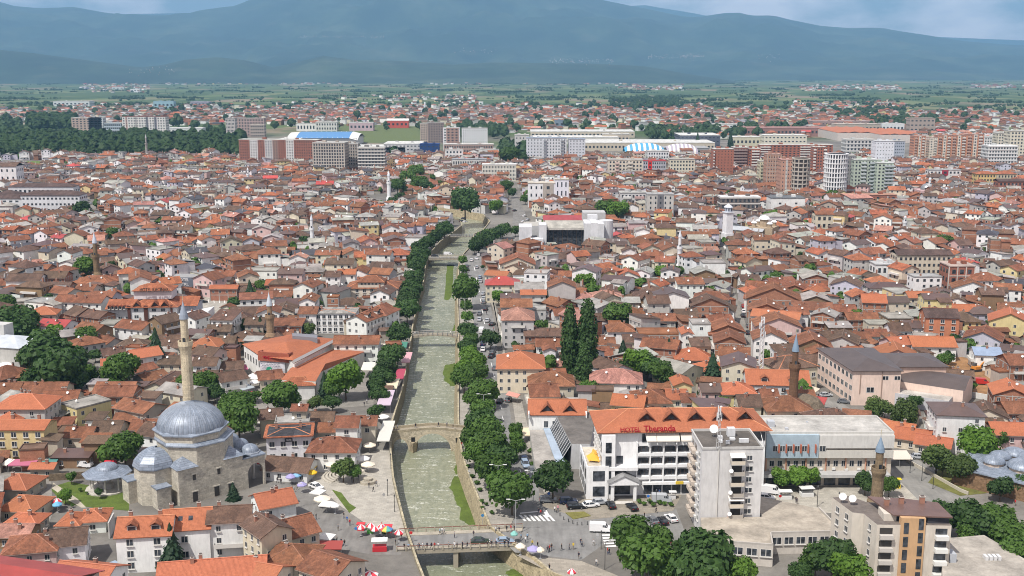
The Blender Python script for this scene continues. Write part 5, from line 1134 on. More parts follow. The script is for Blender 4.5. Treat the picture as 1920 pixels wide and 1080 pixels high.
# ---- generic building in local coordinates; x along the front, y away from the camera
def facade(root, x0, x1, y, z0, z1, nx, nz, near=False, r=0, w_=None, h_=None, skip=(), face='f', off=0):
    """grid of window objects; face f = front (-y), l = left (-x), r = right (+x)"""
    for k in range(nz):
        for i in range(nx):
            if (i, k) in skip: continue
            t = x0 + (x1 - x0) * (i + .5) / nx; z = z0 + (z1 - z0) * (k + .5) / nz; ww = w_ or (x1 - x0) / nx * .55; hh = h_ or min(1.6, (z1 - z0) / nz * .5)
            if face == 'f': window(root, t, y, z, 0, ww, hh, near)
            elif face == 'l': window(root, y, t, z, -PI/2, ww, hh, near)
            else: window(root, y, t, z, PI/2, ww, hh, near)
def windows_mass(root, faces, name='window_rows'):
    """far facades: windows too small to pick apart, joined; faces = (face, a0, a1, pos, z0, z1, nx, nz, wfrac, hfrac)"""
    m = MB()
    for face, a0, a1, p, z0, z1, nx, nz, wf, hf in faces:
        for k in range(nz):
            for i in range(nx):
                t = a0 + (a1-a0)*(i+.5)/nx; z = z0 + (z1-z0)*(k+.5)/nz; hw = (a1-a0)/nx*wf/2; hh = (z1-z0)/nz*hf/2; e = .05; q = []
                for a, b in ((t-hw, z-hh), (t+hw, z-hh), (t+hw, z+hh), (t-hw, z+hh)):
                    q.append((a, p-e, b) if face == 'f' else (p-e, a, b) if face == 'l' else (p+e, a, b))
                m.poly(q if face != 'l' else q[::-1], (.04,.045,.055))
    o = m.build(name, M['glass'], root, uv=None); o['kind'] = 'stuff'; return o
def hotel_white():
    root = empty('hotel_building', 42.8, 272.5, 0, math.radians(2.5)); tag(root, '', 'hotel', label='long white hotel with orange dormered roof and red rooftop name sign')
    Lx, Rx, D, h = -20.5, 21.5, 15.5, 17.6; wc = (.82,.82,.815)
    m = MB(); m.box((Lx+Rx)/2, 0, -.2, Rx-Lx, D, h, wc); m.box(Lx+1.6, -D/2-.9, -.2, 3.4, 2.0, 17.0, wc); m.box(-21.6, -1.6, -.2, 5.6, 16.6, 8.3, wc, topmi=0); m.build('wall', M['plaster'], root)
    m = MB(); roof_geo(m, Rx-Lx+1, D+1, h-.2, 'h', RC['O'], .38, cap=(.6,.25,.13), ov=.8); ro = m.build('roof', M['new_roof_tiles'], root); ro.location = ((Lx+Rx)/2, 0, 0)
    yf = -D/2
    for i in range(5): 
        tri_dormer(ro, -9.2 + i*6.35, yf+3.0, h+1.75, 3.9, 1.75, 4.0, RC['O'])
    # balcony grid on the front
    for k in range(3):
        z = 4.6 + k*3.1
        for i in range(9):
            x = -9.8 + i*3.4
            m = MB(); m.poly([(x-1.4, yf-.06, z+.9), (x+1.4, yf-.06, z+.9), (x+1.4, yf-.06, z+2.2), (x+.9, yf-.06, z+2.45), (x-.9, yf-.06, z+2.45), (x-1.4, yf-.06, z+2.2)], (.04,.04,.05)); m.build('window', M['glass'], root, uv=None)
            m = MB()
            for dx in (-1.4, -.5, .5, 1.4): m.box(x+dx, yf-.12, z+.9, .09, .08, 1.4, (.1,.07,.06))
            m.build('window_frame', M['painted'], root, uv=None)
            m = MB(); m.box(x, yf-.45, z, 3.3, .9, .8, wc, bottom=True); m.build('balcony', M['plaster'], root)
    for i in range(10): m = MB(); m.box(-11.5+i*3.4, yf-.5, 3.9, .32, .9, 10.6, wc); m.build('pilaster', M['plaster'], root)
    m = MB(); m.box(5.6, yf-.06, 14.3, 31.5, .12, 2.2, (.05,.05,.06)); m.build('window_band', M['glass'], root, uv=None)
    for i in range(13): m = MB(); m.tube((-9.4+i*2.45, yf-.15, 17.0), (-9.0+i*2.45, yf-1.9, 14.2), .08, wc, n=4); m.build('strut', M['painted'], root, uv=None)
    for x, w_ in ((-7.9, 2.6), (-3.8, 6.0), (1.2, 3.4)):
        m = MB(); m.poly([(x-w_/2, yf-1.9, 15.2), (x+w_/2, yf-1.9, 15.2), (x+w_/2, yf-.2, 16.7), (x-w_/2, yf-.2, 16.7)], (.68,.63,.55)); m.poly([(x-w_/2, yf-1.9, 14.9), (x+w_/2, yf-1.9, 14.9), (x+w_/2, yf-1.9, 15.2), (x-w_/2, yf-1.9, 15.2)], (.66,.62,.55)); m.build('awning', M['painted'], root, uv=None)
    for z in (1.2, 4.9, 8.6, 12.2): 
        m = MB(); m.box(Lx+1.6, yf-1.93, z, 1.5, .1, 2.7, (.2,.25,.27)); m.build('window', M['glass'], root, uv=None)
        m = MB(); m.box(Lx-.12, yf-.9, z, .1, 1.2, 2.5, (.2,.25,.27)); m.build('window', M['glass'], root, uv=None)
    facade(root, -7.5, 7.5, Lx, 8.8, 16.8, 6, 3, True, face='l')
    m = MB(); m.box(-16.0, yf-.05, 4.6, 4.0, .1, .0 + 2.2, (.1,.1,.12)); m.build('window', M['glass'], root, uv=None)
    m = MB(); m.box(-15.8, yf-.05, 8.6, 1.7, .1, 2.1, (.1,.1,.12)); m.build('window', M['glass'], root, uv=None)
    # portico
    po = MB(); 
    for x in (-18.0, -12.3): po.box(x, yf-3.6, -.1, .75, .75, 4.6, wc)
    po.box(-15.15, yf-2.2, 4.4, 7.6, 4.2, .6, wc, bottom=True); po.poly([(-18.9, yf-4.3, 5.0), (-11.4, yf-4.3, 5.0), (-15.15, yf-4.3, 6.7)], wc); po.build('portico', M['plaster'], root)
    m = MB()
    for s in (-1, 1):
        q = [(-15.15+s*4.1, yf-4.6, 4.95), (-15.15, yf-4.6, 6.9), (-15.15, yf, 6.9), (-15.15+s*4.1, yf, 4.95)]; m.poly(q if s < 0 else q[::-1], (.3,.3,.3)); 
    m.build('portico_roof', M['flat_roof'], root); m = MB(); m.box(-15.1, yf-.06, .4, 4.2, .12, 3.4, (.03,.03,.04)); m.build('door', M['glass'], root, uv=None)
    m = MB(); m.box(-15.15, yf-1.0, 7.4, 7.6, 2.0, .9, wc, bottom=True); m.build('balcony', M['plaster'], root)
    m = MB()
    for i in range(3): m.box(-15.15, yf-4.6-.35*i, -.1, 4.4, .35, .45-.14*i, (.6,.58,.54))
    m.build('steps', M['plaster'], root)
    for i in range(12):
        x = -8.4 + i*2.45; m = MB(); m.box(x, yf-.06, .4, 2.1, .1, 2.6, (.15,.13,.13) if i % 4 else (.12,.04,.03)); m.build('shop_window', M['glass'], root, uv=None)
    m = MB(); m.box(5, yf-.6, 3.2, 30, 1.2, .7, wc, bottom=True); m.build('cornice', M['plaster'], root)
    m = MB(); m.box(-.5, yf-1.25, 3.3, 2.0, .12, .8, (.7,.5,.05)); m.build('shop_sign', M['painted'], root, uv=None)
    # left wing
    m = MB(); m.box(-21.6, -1.6, 8.1, 4.9, 15.9, .04, (.62,.56,.46)); m.build('terrace', M['flat_roof'], root)
    m = MB(); m.box(-21.6, -9.75, 8.1, 5.6, .3, .7, wc); m.box(-24.25, -1.6, 8.1, .3, 16.0, .7, wc); m.build('parapet', M['plaster'], root)
    for z in (.8, 4.9):
        m = MB(); m.box(-21.3, -9.95, z, 3.0, .1, 2.6, (.05,.05,.06)); m.build('window', M['glass'], root, uv=None)
        for i in range(3): m = MB(); m.box(-24.45, -7.2+i*5.0, z, .1, 2.6, 2.6, (.05,.05,.06)); m.build('window', M['glass'], root, uv=None)
    m = MB(); rr = random.Random(2); P = [(-23.3,-5.6),(-20.9,-5.9),(-19.7,-3.0),(-20.2,1.2),(-21.2,4.2),(-22.0,.8),(-23.6,-1.2)]
    c = (-21.6,-1.8, 9.3)
    for i in range(7): a, b = P[i], P[(i+1)%7]; m.poly([(a[0],a[1],8.3+rr.random()*.5), (b[0],b[1],8.3+rr.random()*.3), c], (.78,.42,.06))
    o = m.build('tarpaulin', M['painted'], None, uv=None); o.matrix_world = Matrix.Translation((42.8, 272.5, 0)) @ Matrix.Rotation(math.radians(2.5), 4, 'Z'); tag(o, '', 'tarpaulin', label='crumpled orange tarpaulin on the white hotel side terrace')
    t1 = text('HOTEL', 1.5, RED, (-13.4, yf-1.3, h-.05), (math.radians(80), 0, 0), root, ext=.1); t1.scale = (1.1, 1, 1)
    t2 = text('Theranda', 2.1, RED, (-6.0, yf-1.3, h-.05), (math.radians(80), 0, 0), root, ext=.1); 
    tm = MB(); 
    for x in (0, 1.1, .55): tm.tube((x, 0, 0), (.55, .5, 9.5), .06, (.5,.5,.5), n=4)
    for k in range(7): tm.tube((.1, 0, k*1.3), (.9, 0, k*1.3+.7), .04, (.5,.5,.5), n=4)
    for a in range(6): tm.box(.55+.5*math.cos(a), .5+.5*math.sin(a), 6.5+(a%3)*.8, .22, .22, 1.9, (.68,.68,.68))
    o = tm.build('antenna_mast', M['painted'], None, uv=None); o.location = (*G(1343, 838, 22), 21.6); tag(o, '', 'antenna', label='lattice antenna mast on the tower block roof')
    occupy(rect(46, 272.5, 50, 22, 0))
hotel_white()
def lattice_mast():
    X, Y = G(1424, 742); root = empty('lattice_mast', X, Y); m = MB(); z = 27; 
    for x, y in ((-.8,-.8),(.8,-.8),(.8,.8),(-.8,.8)): m.tube((x, y, 0), (x*.45, y*.45, z), .16, (.6,.6,.6), n=4)
    for k in range(18):
        a = .8-.35*k/18; zz = k*1.5
        for p, q in (((-a,-a),(a,-a)), ((a,-a),(a,a)), ((a,a),(-a,a)), ((-a,a),(-a,-a))): m.tube((*p, zz), (*q, zz+1.5), .1, (.6,.6,.6), n=3)
    m.build('lattice', M['painted'], root, uv=None); m = MB()
    for k in range(6): m.box(.9*math.cos(k), .9*math.sin(k), 20+k, .4, .4, 2.0, (.7,.7,.7))
    m.build('antenna_panels', M['painted'], root, uv=None); tag(root, '', 'mast', label='tall pale lattice telecom mast behind the hotel roof')
lattice_mast()
def glass_hall():
    A = [G(1047,735,7), G(1105,735,7), G(1112,832,7), G(1076,835,7)]; root = empty('conservatory_hall', 0, 0); cx = sum(a[0] for a in A)/4; cy_ = sum(a[1] for a in A)/4; root.location = (cx, cy_, 0)
    tag(root, '', 'hall', label='grey flat roofed glazed hall between hotel and guesthouse'); L = [(a-cx, b-cy_) for a, b in [(16.2,283),(21.3,283),(25,311),(12.6,311)]]
    m = MB(); m.prism(L, -.1, 7.2, (.5,.5,.5), topcol=(.17,.155,.14), topmi=1); m.build('wall', [M['plaster'], M['flat_roof']], root)
    m = MB(); p, q = (13.7-cx, 283.1-cy_), (10.3-cx, 311-cy_); p2, q2 = (16.1-cx, 283.1-cy_), (12.5-cx, 311-cy_)
    m.poly([(*q, 3.0), (*p, 3.0), (*p2, 7.0), (*q2, 7.0)], (.05,.06,.07)); m.poly([(*p, 0), (*q, 0), (*q, 3), (*p, 3)], (.05,.06,.07)); m.build('glass_slope', M['glass'], root, uv=None)
    m = MB()
    for i in range(15):
        t = i/14; a = (p[0]+(q[0]-p[0])*t, p[1]+(q[1]-p[1])*t); b = (p2[0]+(q2[0]-p2[0])*t, p2[1]+(q2[1]-p2[1])*t); m.tube((*a, 3.05), (*b, 7.1), .1, (.5,.5,.5), n=4)
    m.build('glazing_bars', M['painted'], root, uv=None)
    r2 = empty('low_market_hall', 0, 0); tag(r2, '', 'hall', label='low pale hall with blue metal roof strip left of the white hotel'); K = [(6.2,275),(13.2,275),(9.4,306),(5.2,306)]
    m = MB(); m.prism(K, -.1, 3.4, (.5,.49,.46), topcol=(.40,.375,.34), topmi=1); m.build('wall', [M['plaster'], M['flat_roof']], r2)
    m = MB(); m.prism([(12.4,272),(14.9,272),(10.9,309),(9.0,309)], 3.42, 3.75, (.38,.46,.55), bottom=True); m.build('metal_roof', M['sheet_metal'], r2)
    occupy([(3,264),(26,264),(26,313),(3,313)])
glass_hall()
def guesthouse():
    X, Y = G(1045, 768, 8.2); root = empty('guesthouse', X, Y + 2, 0, math.radians(-1)); tag(root, '', 'guesthouse', label='white guesthouse with orange roof and two arched dormers by the riverside road')
    w_, d, h = 16.8, 11.5, 7.8; m = MB(); m.box(0, 0, -.1, w_, d, h, W_); 
    roof_geo(rm := MB(), w_, d, h, 'g', RC['O'], .5, cap=(.6,.25,.13), wallm=m, wcol=W_, ov=.35); m.build('wall', M['plaster'], root); ro = rm.build('roof', M['new_roof_tiles'], root)
    for x in (-3, 3.6): tri_dormer(ro, x, -4.6, h+.9, 3.4, 1.8, 3.6, RC['O'])
    for x in (-w_/2, w_/2): m = MB(); m.box(x, -1.0, h-.5, .35, d+1.0, 1.3, W_); m.build('gable_parapet', M['plaster'], root)
    facade(root, -4.6, .4, -d/2, 3.2, 6.6, 2, 1, False, w_=1.3, h_=2.0); facade(root, -5, 5, -w_/2, .6, 7, 4, 2, False, face='l'); occupy(rect(X, Y+2, 19, 13, 0))
guesthouse()
def tower_block():
    root = empty('apartment_tower', 0, 0); tag(root, '', 'tower block', label='grey concrete tower block with stacked balconies in front of the white hotel')
    P = [(43.8,239.2),(57.8,239.6),(55.2,252.6),(40.6,252.3)]; zt = 21.4; gc = (.62,.61,.60)
    ox, oy = P[0]; root.location = (ox, oy, 0); root.rotation_euler = (0, 0, math.atan2(P[1][1]-oy, P[1][0]-ox)); W, D = 14.0, 13.0
    m = MB(); m.box(W/2, D/2, -.1, W, D, zt, gc, topcol=(.14,.125,.11), topmi=1); m.build('wall', [M['plaster'], M['flat_roof']], root)
    m = MB(); 
    for sx, sy, cx, cy_ in ((W+.3,.3,W/2,0),(W+.3,.3,W/2,D),(.3,D-.3,0,D/2),(.3,D-.3,W,D/2)): m.box(cx, cy_, zt-.1, sx, sy, .55, (.5,.49,.47))
    m.build('parapet', M['plaster'], root); m = MB(); m.tube((3.8,-.12,0), (3.8,-.12,zt), .14, (.62,.6,.56), n=5); m.build('drainpipe', M['plaster'], root)
    for k in range(7):
        z = 3.4 + k*2.62; zb = z - 1.1
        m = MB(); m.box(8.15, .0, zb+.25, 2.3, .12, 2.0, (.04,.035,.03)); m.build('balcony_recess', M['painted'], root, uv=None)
        m = MB(); m.box(8.1, -.75, zb-.15, 3.2, 1.5, .16, (.5,.48,.45), bottom=True); m.box(8.1, -1.47, zb, 3.2, .06, .85, (.42,.38,.33) if k % 2 else (.62,.55,.45)); m.box(6.53, -.75, zb, .06, 1.4, .85, (.4,.36,.32)); m.box(9.67, -.75, zb, .06, 1.4, .85, (.4,.36,.32)); m.build('balcony', M['painted'], root, uv=None)
        window(root, 11.0, 0, z+.05, 0, 1.8 if k % 2 else 1.3, 1.15, True)
        if k in (0, 2, 6): m = MB(); m.poly([(6.3,-1.7,zb+1.75), (9.8,-1.7,zb+1.75), (9.8,-.05,zb+2.45), (6.3,-.05,zb+2.45)], (.62,.2,.13) if k == 0 else (.68,.65,.6)); m.build('awning', M['painted'], root, uv=None)
        for y in (10.6, 7.4): 
            m = MB(); m.box(-.55, y, zb-.1, 1.1, 2.6, .95, (.52,.45,.38), bottom=True); m.build('balcony', M['painted'], root, uv=None)
            m = MB(); m.box(-.03, y, zb+.9, .1, 2.2, 1.2, (.04,.04,.04)); m.build('window', M['glass'], root, uv=None)
        window(root, 0, 2.6, z+.1, -PI/2, 1.7, 1.2, True)
        m = MB(); m.box(-.3, 4.6, z-.7, .5, .9, .6, (.6,.6,.58), bottom=True); m.build('air_conditioner', M['painted'], root, uv=None)
        if k in (1, 3, 5): d_ = inst('satellite_dish', DISH, root, (6.5, -1.5, zb+.3), 0, (.9,)*3)
    for x, y, sx, sy, sz in ((8.6,9.2,1.8,1.5,2.0),(5.5,6.5,1.0,.8,.9),(10.6,4.4,2.2,.7,.9),(8.3,6.2,1.2,1.0,.5),(6.6,3.4,.9,.6,.8),(5.2,4.4,.6,.9,.6)): m = MB(); m.box(x, y, zt, sx, sy, sz, (.62,.63,.64)); m.build('roof_unit', M['plaster'], root)
    inst('satellite_dish', DISH, root, (4.4, 8.8, zt), 0, (1.9,)*3)
    # podium
    r2 = empty('podium_building', 0, 0); tag(r2, '', 'building', label='low flat roofed podium building around the foot of the tower block'); z = 4.9
    A = [G(1316,1010,z), G(1450,1022,z), G(1452,1003,z), G(1580,998,z), G(1537,954,z), G(1425,957,z), G(1425,1000,z), G(1320,1000,z)]
    A = [G(1318,1014,z), G(1450,1024,z), G(1446,1001,z), G(1580,998,z), G(1537,954,z), (58.6,252.5), (58.3,239), (43.8,238.6)]
    m = MB(); m.prism(A, -.1, z, (.55,.51,.46), topcol=(.44,.39,.32), topmi=1); m.build('wall', [M['plaster'], M['flat_roof']], r2); m = MB()
    for i in range(4):
        a, b = A[i], A[i+1]; d = math.dist(a, b); an = math.atan2(b[1]-a[1], b[0]-a[0]); m.at(*a, 0, an); m.box(d/2, .15, z, d, .3, .45, (.45,.42,.38)); m.tf = None
    m.build('parapet', M['plaster'], r2)
    for (a, b, n) in ((A[0], A[1], 5), (A[2], A[3], 6)):
        an = math.atan2(b[1]-a[1], b[0]-a[0]); d = math.dist(a, b)
        for i in range(n):
            t = (i+.5)/n*d; x, y = a[0]+math.cos(an)*t, a[1]+math.sin(an)*t; window(r2, x, y, 3.2, an, d/n*.8, 1.7, True)
    occupy([(38,212),(92,212),(92,255),(38,255)])
tower_block()
def offices():
    X0, X1 = 66.0, 99.0; Y = 271.0; root = empty('office_building', X0, Y, 0, 0); tag(root, '', 'office building', label='long office building with blue panels and flat pale roof right of the hotel'); W = X1-X0; D = 13.5
    m = MB(); m.box(W/2, D/2, -.1, W, D, 14.4, (.56,.50,.42), topcol=(.50,.485,.45), topmi=1); m.build('wall', [M['plaster'], M['flat_roof']], root)
    m = MB()
    for sx, sy, cx, cy_ in ((W+.4,.35,W/2,0),(W+.4,.35,W/2,D),(.35,D,0,D/2),(.35,D,W,D/2)): m.box(cx, cy_, 14.2, sx, sy, .6, (.5,.49,.46))
    m.build('parapet', M['plaster'], root)
    m = MB(); m.box(6.8, -.5, 7.9, 13.6, 1.0, 6.3, (.40,.50,.57), bottom=True); m.build('blue_panels', M['sheet_metal'], root)
    m = MB(); m.box(23.4, -.5, 10.6, 19.4, 1.0, 3.5, (.58,.57,.54), bottom=True); m.box(23.4, -.5, 7.9, 19.4, .96, 2.0, (.55,.53,.48), bottom=True); m.build('grey_panels', M['plaster'], root)
    for i in range(6): m = MB(); m.box(3.2+i*1.9, -1.25, 9.4, .3, .6, 2.3, (.45,.14,.08), bottom=True); m.build('fin', M['painted'], root, uv=None)
    for i in range(5): window(root, 2.3+i*1.9, -1.0, 10.5, 0, 1.3, 1.5)
    window(root, 14.6, -1.0, 10.5, 0, 1.7, 1.5)
    facade(root, .8, 30, 0, 4.6, 7.6, 14, 1, w_=1.25, h_=1.6)
    for i in range(7): m = MB(); m.box(.3+i*5.2, -.14, 3.9, .3, .26, 4.0, (.5,.27,.18)); m.build('pilaster', M['plaster'], root)
    m = MB(); m.box(W/2-1, -1.6, 3.3, W, 3.2, .8, (.42,.42,.41), bottom=True); m.build('canopy', M['plaster'], root)
    for i in range(8): m = MB(); m.box(2+i*3.8, -.06, .2, 3.0, .12, 2.8, (.05,.08,.08)); m.build('shop_window', M['glass'], root, uv=None)
    for i in range(9): m = MB(); m.box(1.5+i*3.3, -.2, 4.2+(i%3)*.1, .8, .4, .55, (.65,.65,.63)); m.build('air_conditioner', M['painted'], root, uv=None)
    for x, y, s_ in ((2.5,6,1.8),(1.5,2.5,.9),(6,3,.8),(13,9,.5)): m = MB(); m.box(x, y, 14.2, s_, s_, s_*.9, (.45,.47,.5)); m.build('roof_unit', M['painted'], root, uv=None)
    occupy(rect(X0+W/2, Y+6, W+4, 20, 0))
offices()
def striped_flats():
    root = empty('apartment_building', 75.6, 212.3, 0, math.radians(-2)); tag(root, '', 'apartment building', label='beige apartment building with orange striped stair front in the bottom right corner')
    z = 14.6; c = (.56,.51,.44); m = MB(); m.prism([(0,0),(15.2,0),(15.2,9),(5.5,12),(1.2,12),(-1.6,15.5),(-5.6,14.4),(-3.4,6.2),(-1.2,5.6)], -.1, z, c, topcol=(.2,.17,.15), topmi=1); m.build('wall', [M['plaster'], M['flat_roof']], root)
    m = MB(); m.box(7.3, -.12, 0, 5.0, .3, z+1.6, (.52,.33,.18)); m.box(7.3, .6, z, 5.0, 1.2, 1.6, (.52,.33,.18)); m.build('orange_panel', M['plaster'], root)
    for i in range(5):
        for x, o in ((5.9, 0), (8.9, .9)): m = MB(); m.box(x, -.3, 1.2+i*2.9+o, 1.0, .1, 2.2 if i < 4 else 2.4, (.04,.04,.05)); m.build('stair_window', M['glass'], root, uv=None)
    m = MB(); P = [(3.5,1.0,z+2.2),(15.4,.2,z+.9),(15.0,8,z+.9),(8,10,z+2.6),(1.0,11,z+1.4)]; m.prism([(a,b) for a,b,_ in P], z+1.5, z+1.8, (.15,.09,.075), bottom=True); m.build('roof', M['sheet_metal'], root)
    m = MB(); m.box(1.0+2.2, 4, z, 2.6, 4, 1.5, c); m.box(12.8, 3.2, z, 4.4, 4.4, 1.5, (.05,.05,.06)); m.build('penthouse_wall', M['plaster'], root)
    for i in range(5):
        zz = 1.6+i*2.8
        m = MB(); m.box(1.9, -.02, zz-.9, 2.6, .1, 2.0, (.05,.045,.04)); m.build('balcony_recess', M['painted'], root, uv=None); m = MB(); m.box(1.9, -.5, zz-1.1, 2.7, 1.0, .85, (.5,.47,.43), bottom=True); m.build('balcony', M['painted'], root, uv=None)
        m = MB(); m.box(13.2, -.02, zz-.9, 2.4, .1, 2.0, (.08,.08,.09)); m.build('window', M['glass'], root, uv=None); m = MB(); m.box(13.2, -.6, zz-1.1, 2.6, 1.2, .9, (.66,.66,.63), bottom=True); m.build('balcony', M['painted'], root, uv=None)
        a = (-1.2, 5.6); b = (0, 0); an = math.atan2(b[1]-a[1], b[0]-a[0])
        window(root, (a[0]+b[0])/2, (a[1]+b[1])/2, zz, an, 1.1, 1.3, True)
        a = (-5.6, 14.4); b = (-3.4, 6.2); an = math.atan2(b[1]-a[1], b[0]-a[0])
        for t in (.3, .75): window(root, a[0]+(b[0]-a[0])*t, a[1]+(b[1]-a[1])*t, zz, an, 1.4, 1.3, True)
    for x, y in ((3.6,6.2),(7.0,7.2),(11.5,7.6)): inst('chimney', CHIM, root, (x, y, z+2.4), 0, (1.4,1.4,.9))
    for x, y in ((-4.2,11.5),(-2.4,10.4)): inst('satellite_dish', DISH, root, (x, y, z), 0, (1.5,)*3)
    m = MB(); A = [G(1765,1010,6.2), G(1845,1003,6.2), G(1925,1050,6.2), G(1960,1110,6.2), G(1768,1110,6.2)][::-1]; r2 = empty('flat_roofed_building', 0, 0); tag(r2, '', 'building', label='low building with gravel flat roof in the bottom right corner beside the trees')
    m.prism([(a,b) for a,b in A][::-1], -.1, 6.2, (.5,.47,.42), topcol=(.42,.385,.335), topmi=1); m.build('wall', [M['plaster'], M['flat_roof']], r2)
    m = MB(); x, y = G(1782, 1050, 6.2); m.box(x, y, 6.2, 1.4, 2.6, 1.9, (.4,.42,.45)); x, y = G(1862, 1048, 6.2)
    for k in range(4): m.box(x-1.6+k*.9, y, 6.2, .6, 1.6, .8, (.6,.6,.6))
    m.build('roof_unit', M['painted'], r2, uv=None)
striped_flats()
def school():
    col = (.74,.58,.49); A = (110.3,340.7); B = (109.0,369.5); root = empty('school_building', 0, 0); tag(root, '', 'school', label='large pinkish beige school with dark metal roof behind the offices')
    blk = lambda pts, z: pts
    m = MB(); m.prism([(110.3,340.7),(125.6,340.7),(125.6,369.5),(106.8,369.5)], -.1, 11.6, col); m.prism([(125.7,349),(143.5,349),(143.5,366),(125.7,366)], -.1, 10.6, (.64,.46,.37)); m.build('wall', M['plaster'], root)
    m = MB(); c = (.095,.074,.068); a_ = [(109.6,340),(126.2,340),(126.2,370.2),(106.1,370.2)]; rz = 11.55
    m.prism(a_, rz, rz+.2, c, bottom=True); rd = [(117.6,349.5,13.6),(116.2,361,13.6)]; e = [(x, y, rz+.2) for x, y in a_]
    m.poly([e[0], e[1], rd[0]], c); m.poly([e[1], e[2], rd[1], rd[0]], c); m.poly([e[2], e[3], rd[1]], c); m.poly([e[3], e[0], rd[0], rd[1]], c)
    b_ = [(125.9,348.4),(144.2,348.4),(144.2,366.6),(125.9,366.6)]; m.prism(b_, 10.6, 10.8, c, bottom=True); rd = [(132,357,12.3),(138,357,12.3)]; e = [(x, y, 10.8) for x, y in b_]
    m.poly([e[0], e[1], rd[1], rd[0]], c); m.poly([e[1], e[2], rd[1]], c); m.poly([e[2], e[3], rd[0], rd[1]], c); m.poly([e[3], e[0], rd[0]], c); m.build('roof', M['sheet_metal'], root)
    an = math.atan2(340.7-369.5, 110.3-106.8); L = math.dist((106.8,369.5),(110.3,340.7))
    for k in range(3):
        for i in range(9):
            t = (i+.5)/9*L; window(root, 106.8+math.cos(an)*t, 369.5+math.sin(an)*t, 2.0+k*3.6, an, 2.0, 1.7)
    for k in (1, 2): window(root, 121+k*1.2-1.5+ (2.6 if k == 2 else 0), 340.7, 9.2, 0, 2.0, 1.3)
    window(root, 116, 340.7, 5.2, 0, 2.6, 1.8)
    m = MB()
    for x, z0, z1 in ((112.6,4,10.5),(119.6,-.1,11.5)): m.box(x, 340.6, z0, .25, .2, z1-z0, (.35,.25,.2))
    m.build('drainpipe', M['painted'], root, uv=None)
    # curved roof hall
    r2 = empty('sports_hall', 0, 0); tag(r2, '', 'hall', label='hall with a curved dark roof right in front of the school'); X0, Y0 = G(1676,722,8); X1, Y1 = G(1740,760,6.5); n = 14; m = MB(); wv = MB(); m_w = 16.0
    ang = math.radians(-33); dx, dy = math.cos(ang), math.sin(ang); nx_, ny_ = -dy, dx; Lh = 20.0; base = (127.0, 346.0)
    P = lambda u, v, z: (base[0]+dx*u+nx_*v, base[1]+dy*u+ny_*v, z)
    zc = lambda v: 6.6 + 2.6*math.sin(PI*min(1, max(0, v/m_w)))
    for i in range(n):
        v0, v1 = m_w*i/n, m_w*(i+1)/n; m.poly([P(-.5, v0, zc(v0)), P(Lh+.5, v0, zc(v0)), P(Lh+.5, v1, zc(v1)), P(-.5, v1, zc(v1))], c)
        wv.poly([P(Lh, v0, -.1), P(Lh, v1, -.1), P(Lh, v1, zc(v1)-.03), P(Lh, v0, zc(v0)-.03)], col); wv.poly([P(0, v1, -.1), P(0, v0, -.1), P(0, v0, zc(v0)-.03), P(0, v1, zc(v1)-.03)], col)
    wv.poly([P(0, .02, -.1), P(Lh, .02, -.1), P(Lh, .02, 6.58), P(0, .02, 6.58)], col); m.build('roof', M['sheet_metal'], r2); wv.build('wall', M['plaster'], r2)
    m = MB(); m.prism([P(-1,-6,0)[:2], P(Lh-3,-6,0)[:2], P(Lh-3,-.2,0)[:2], P(-1,-.2,0)[:2]], -.1, 4.2, (.5,.5,.52), topcol=(.56,.53,.48), topmi=1); m.build('low_annex', [M['plaster'], M['flat_roof']], r2)
    occupy([(105,326),(158,326),(158,372),(104,372)])
school()
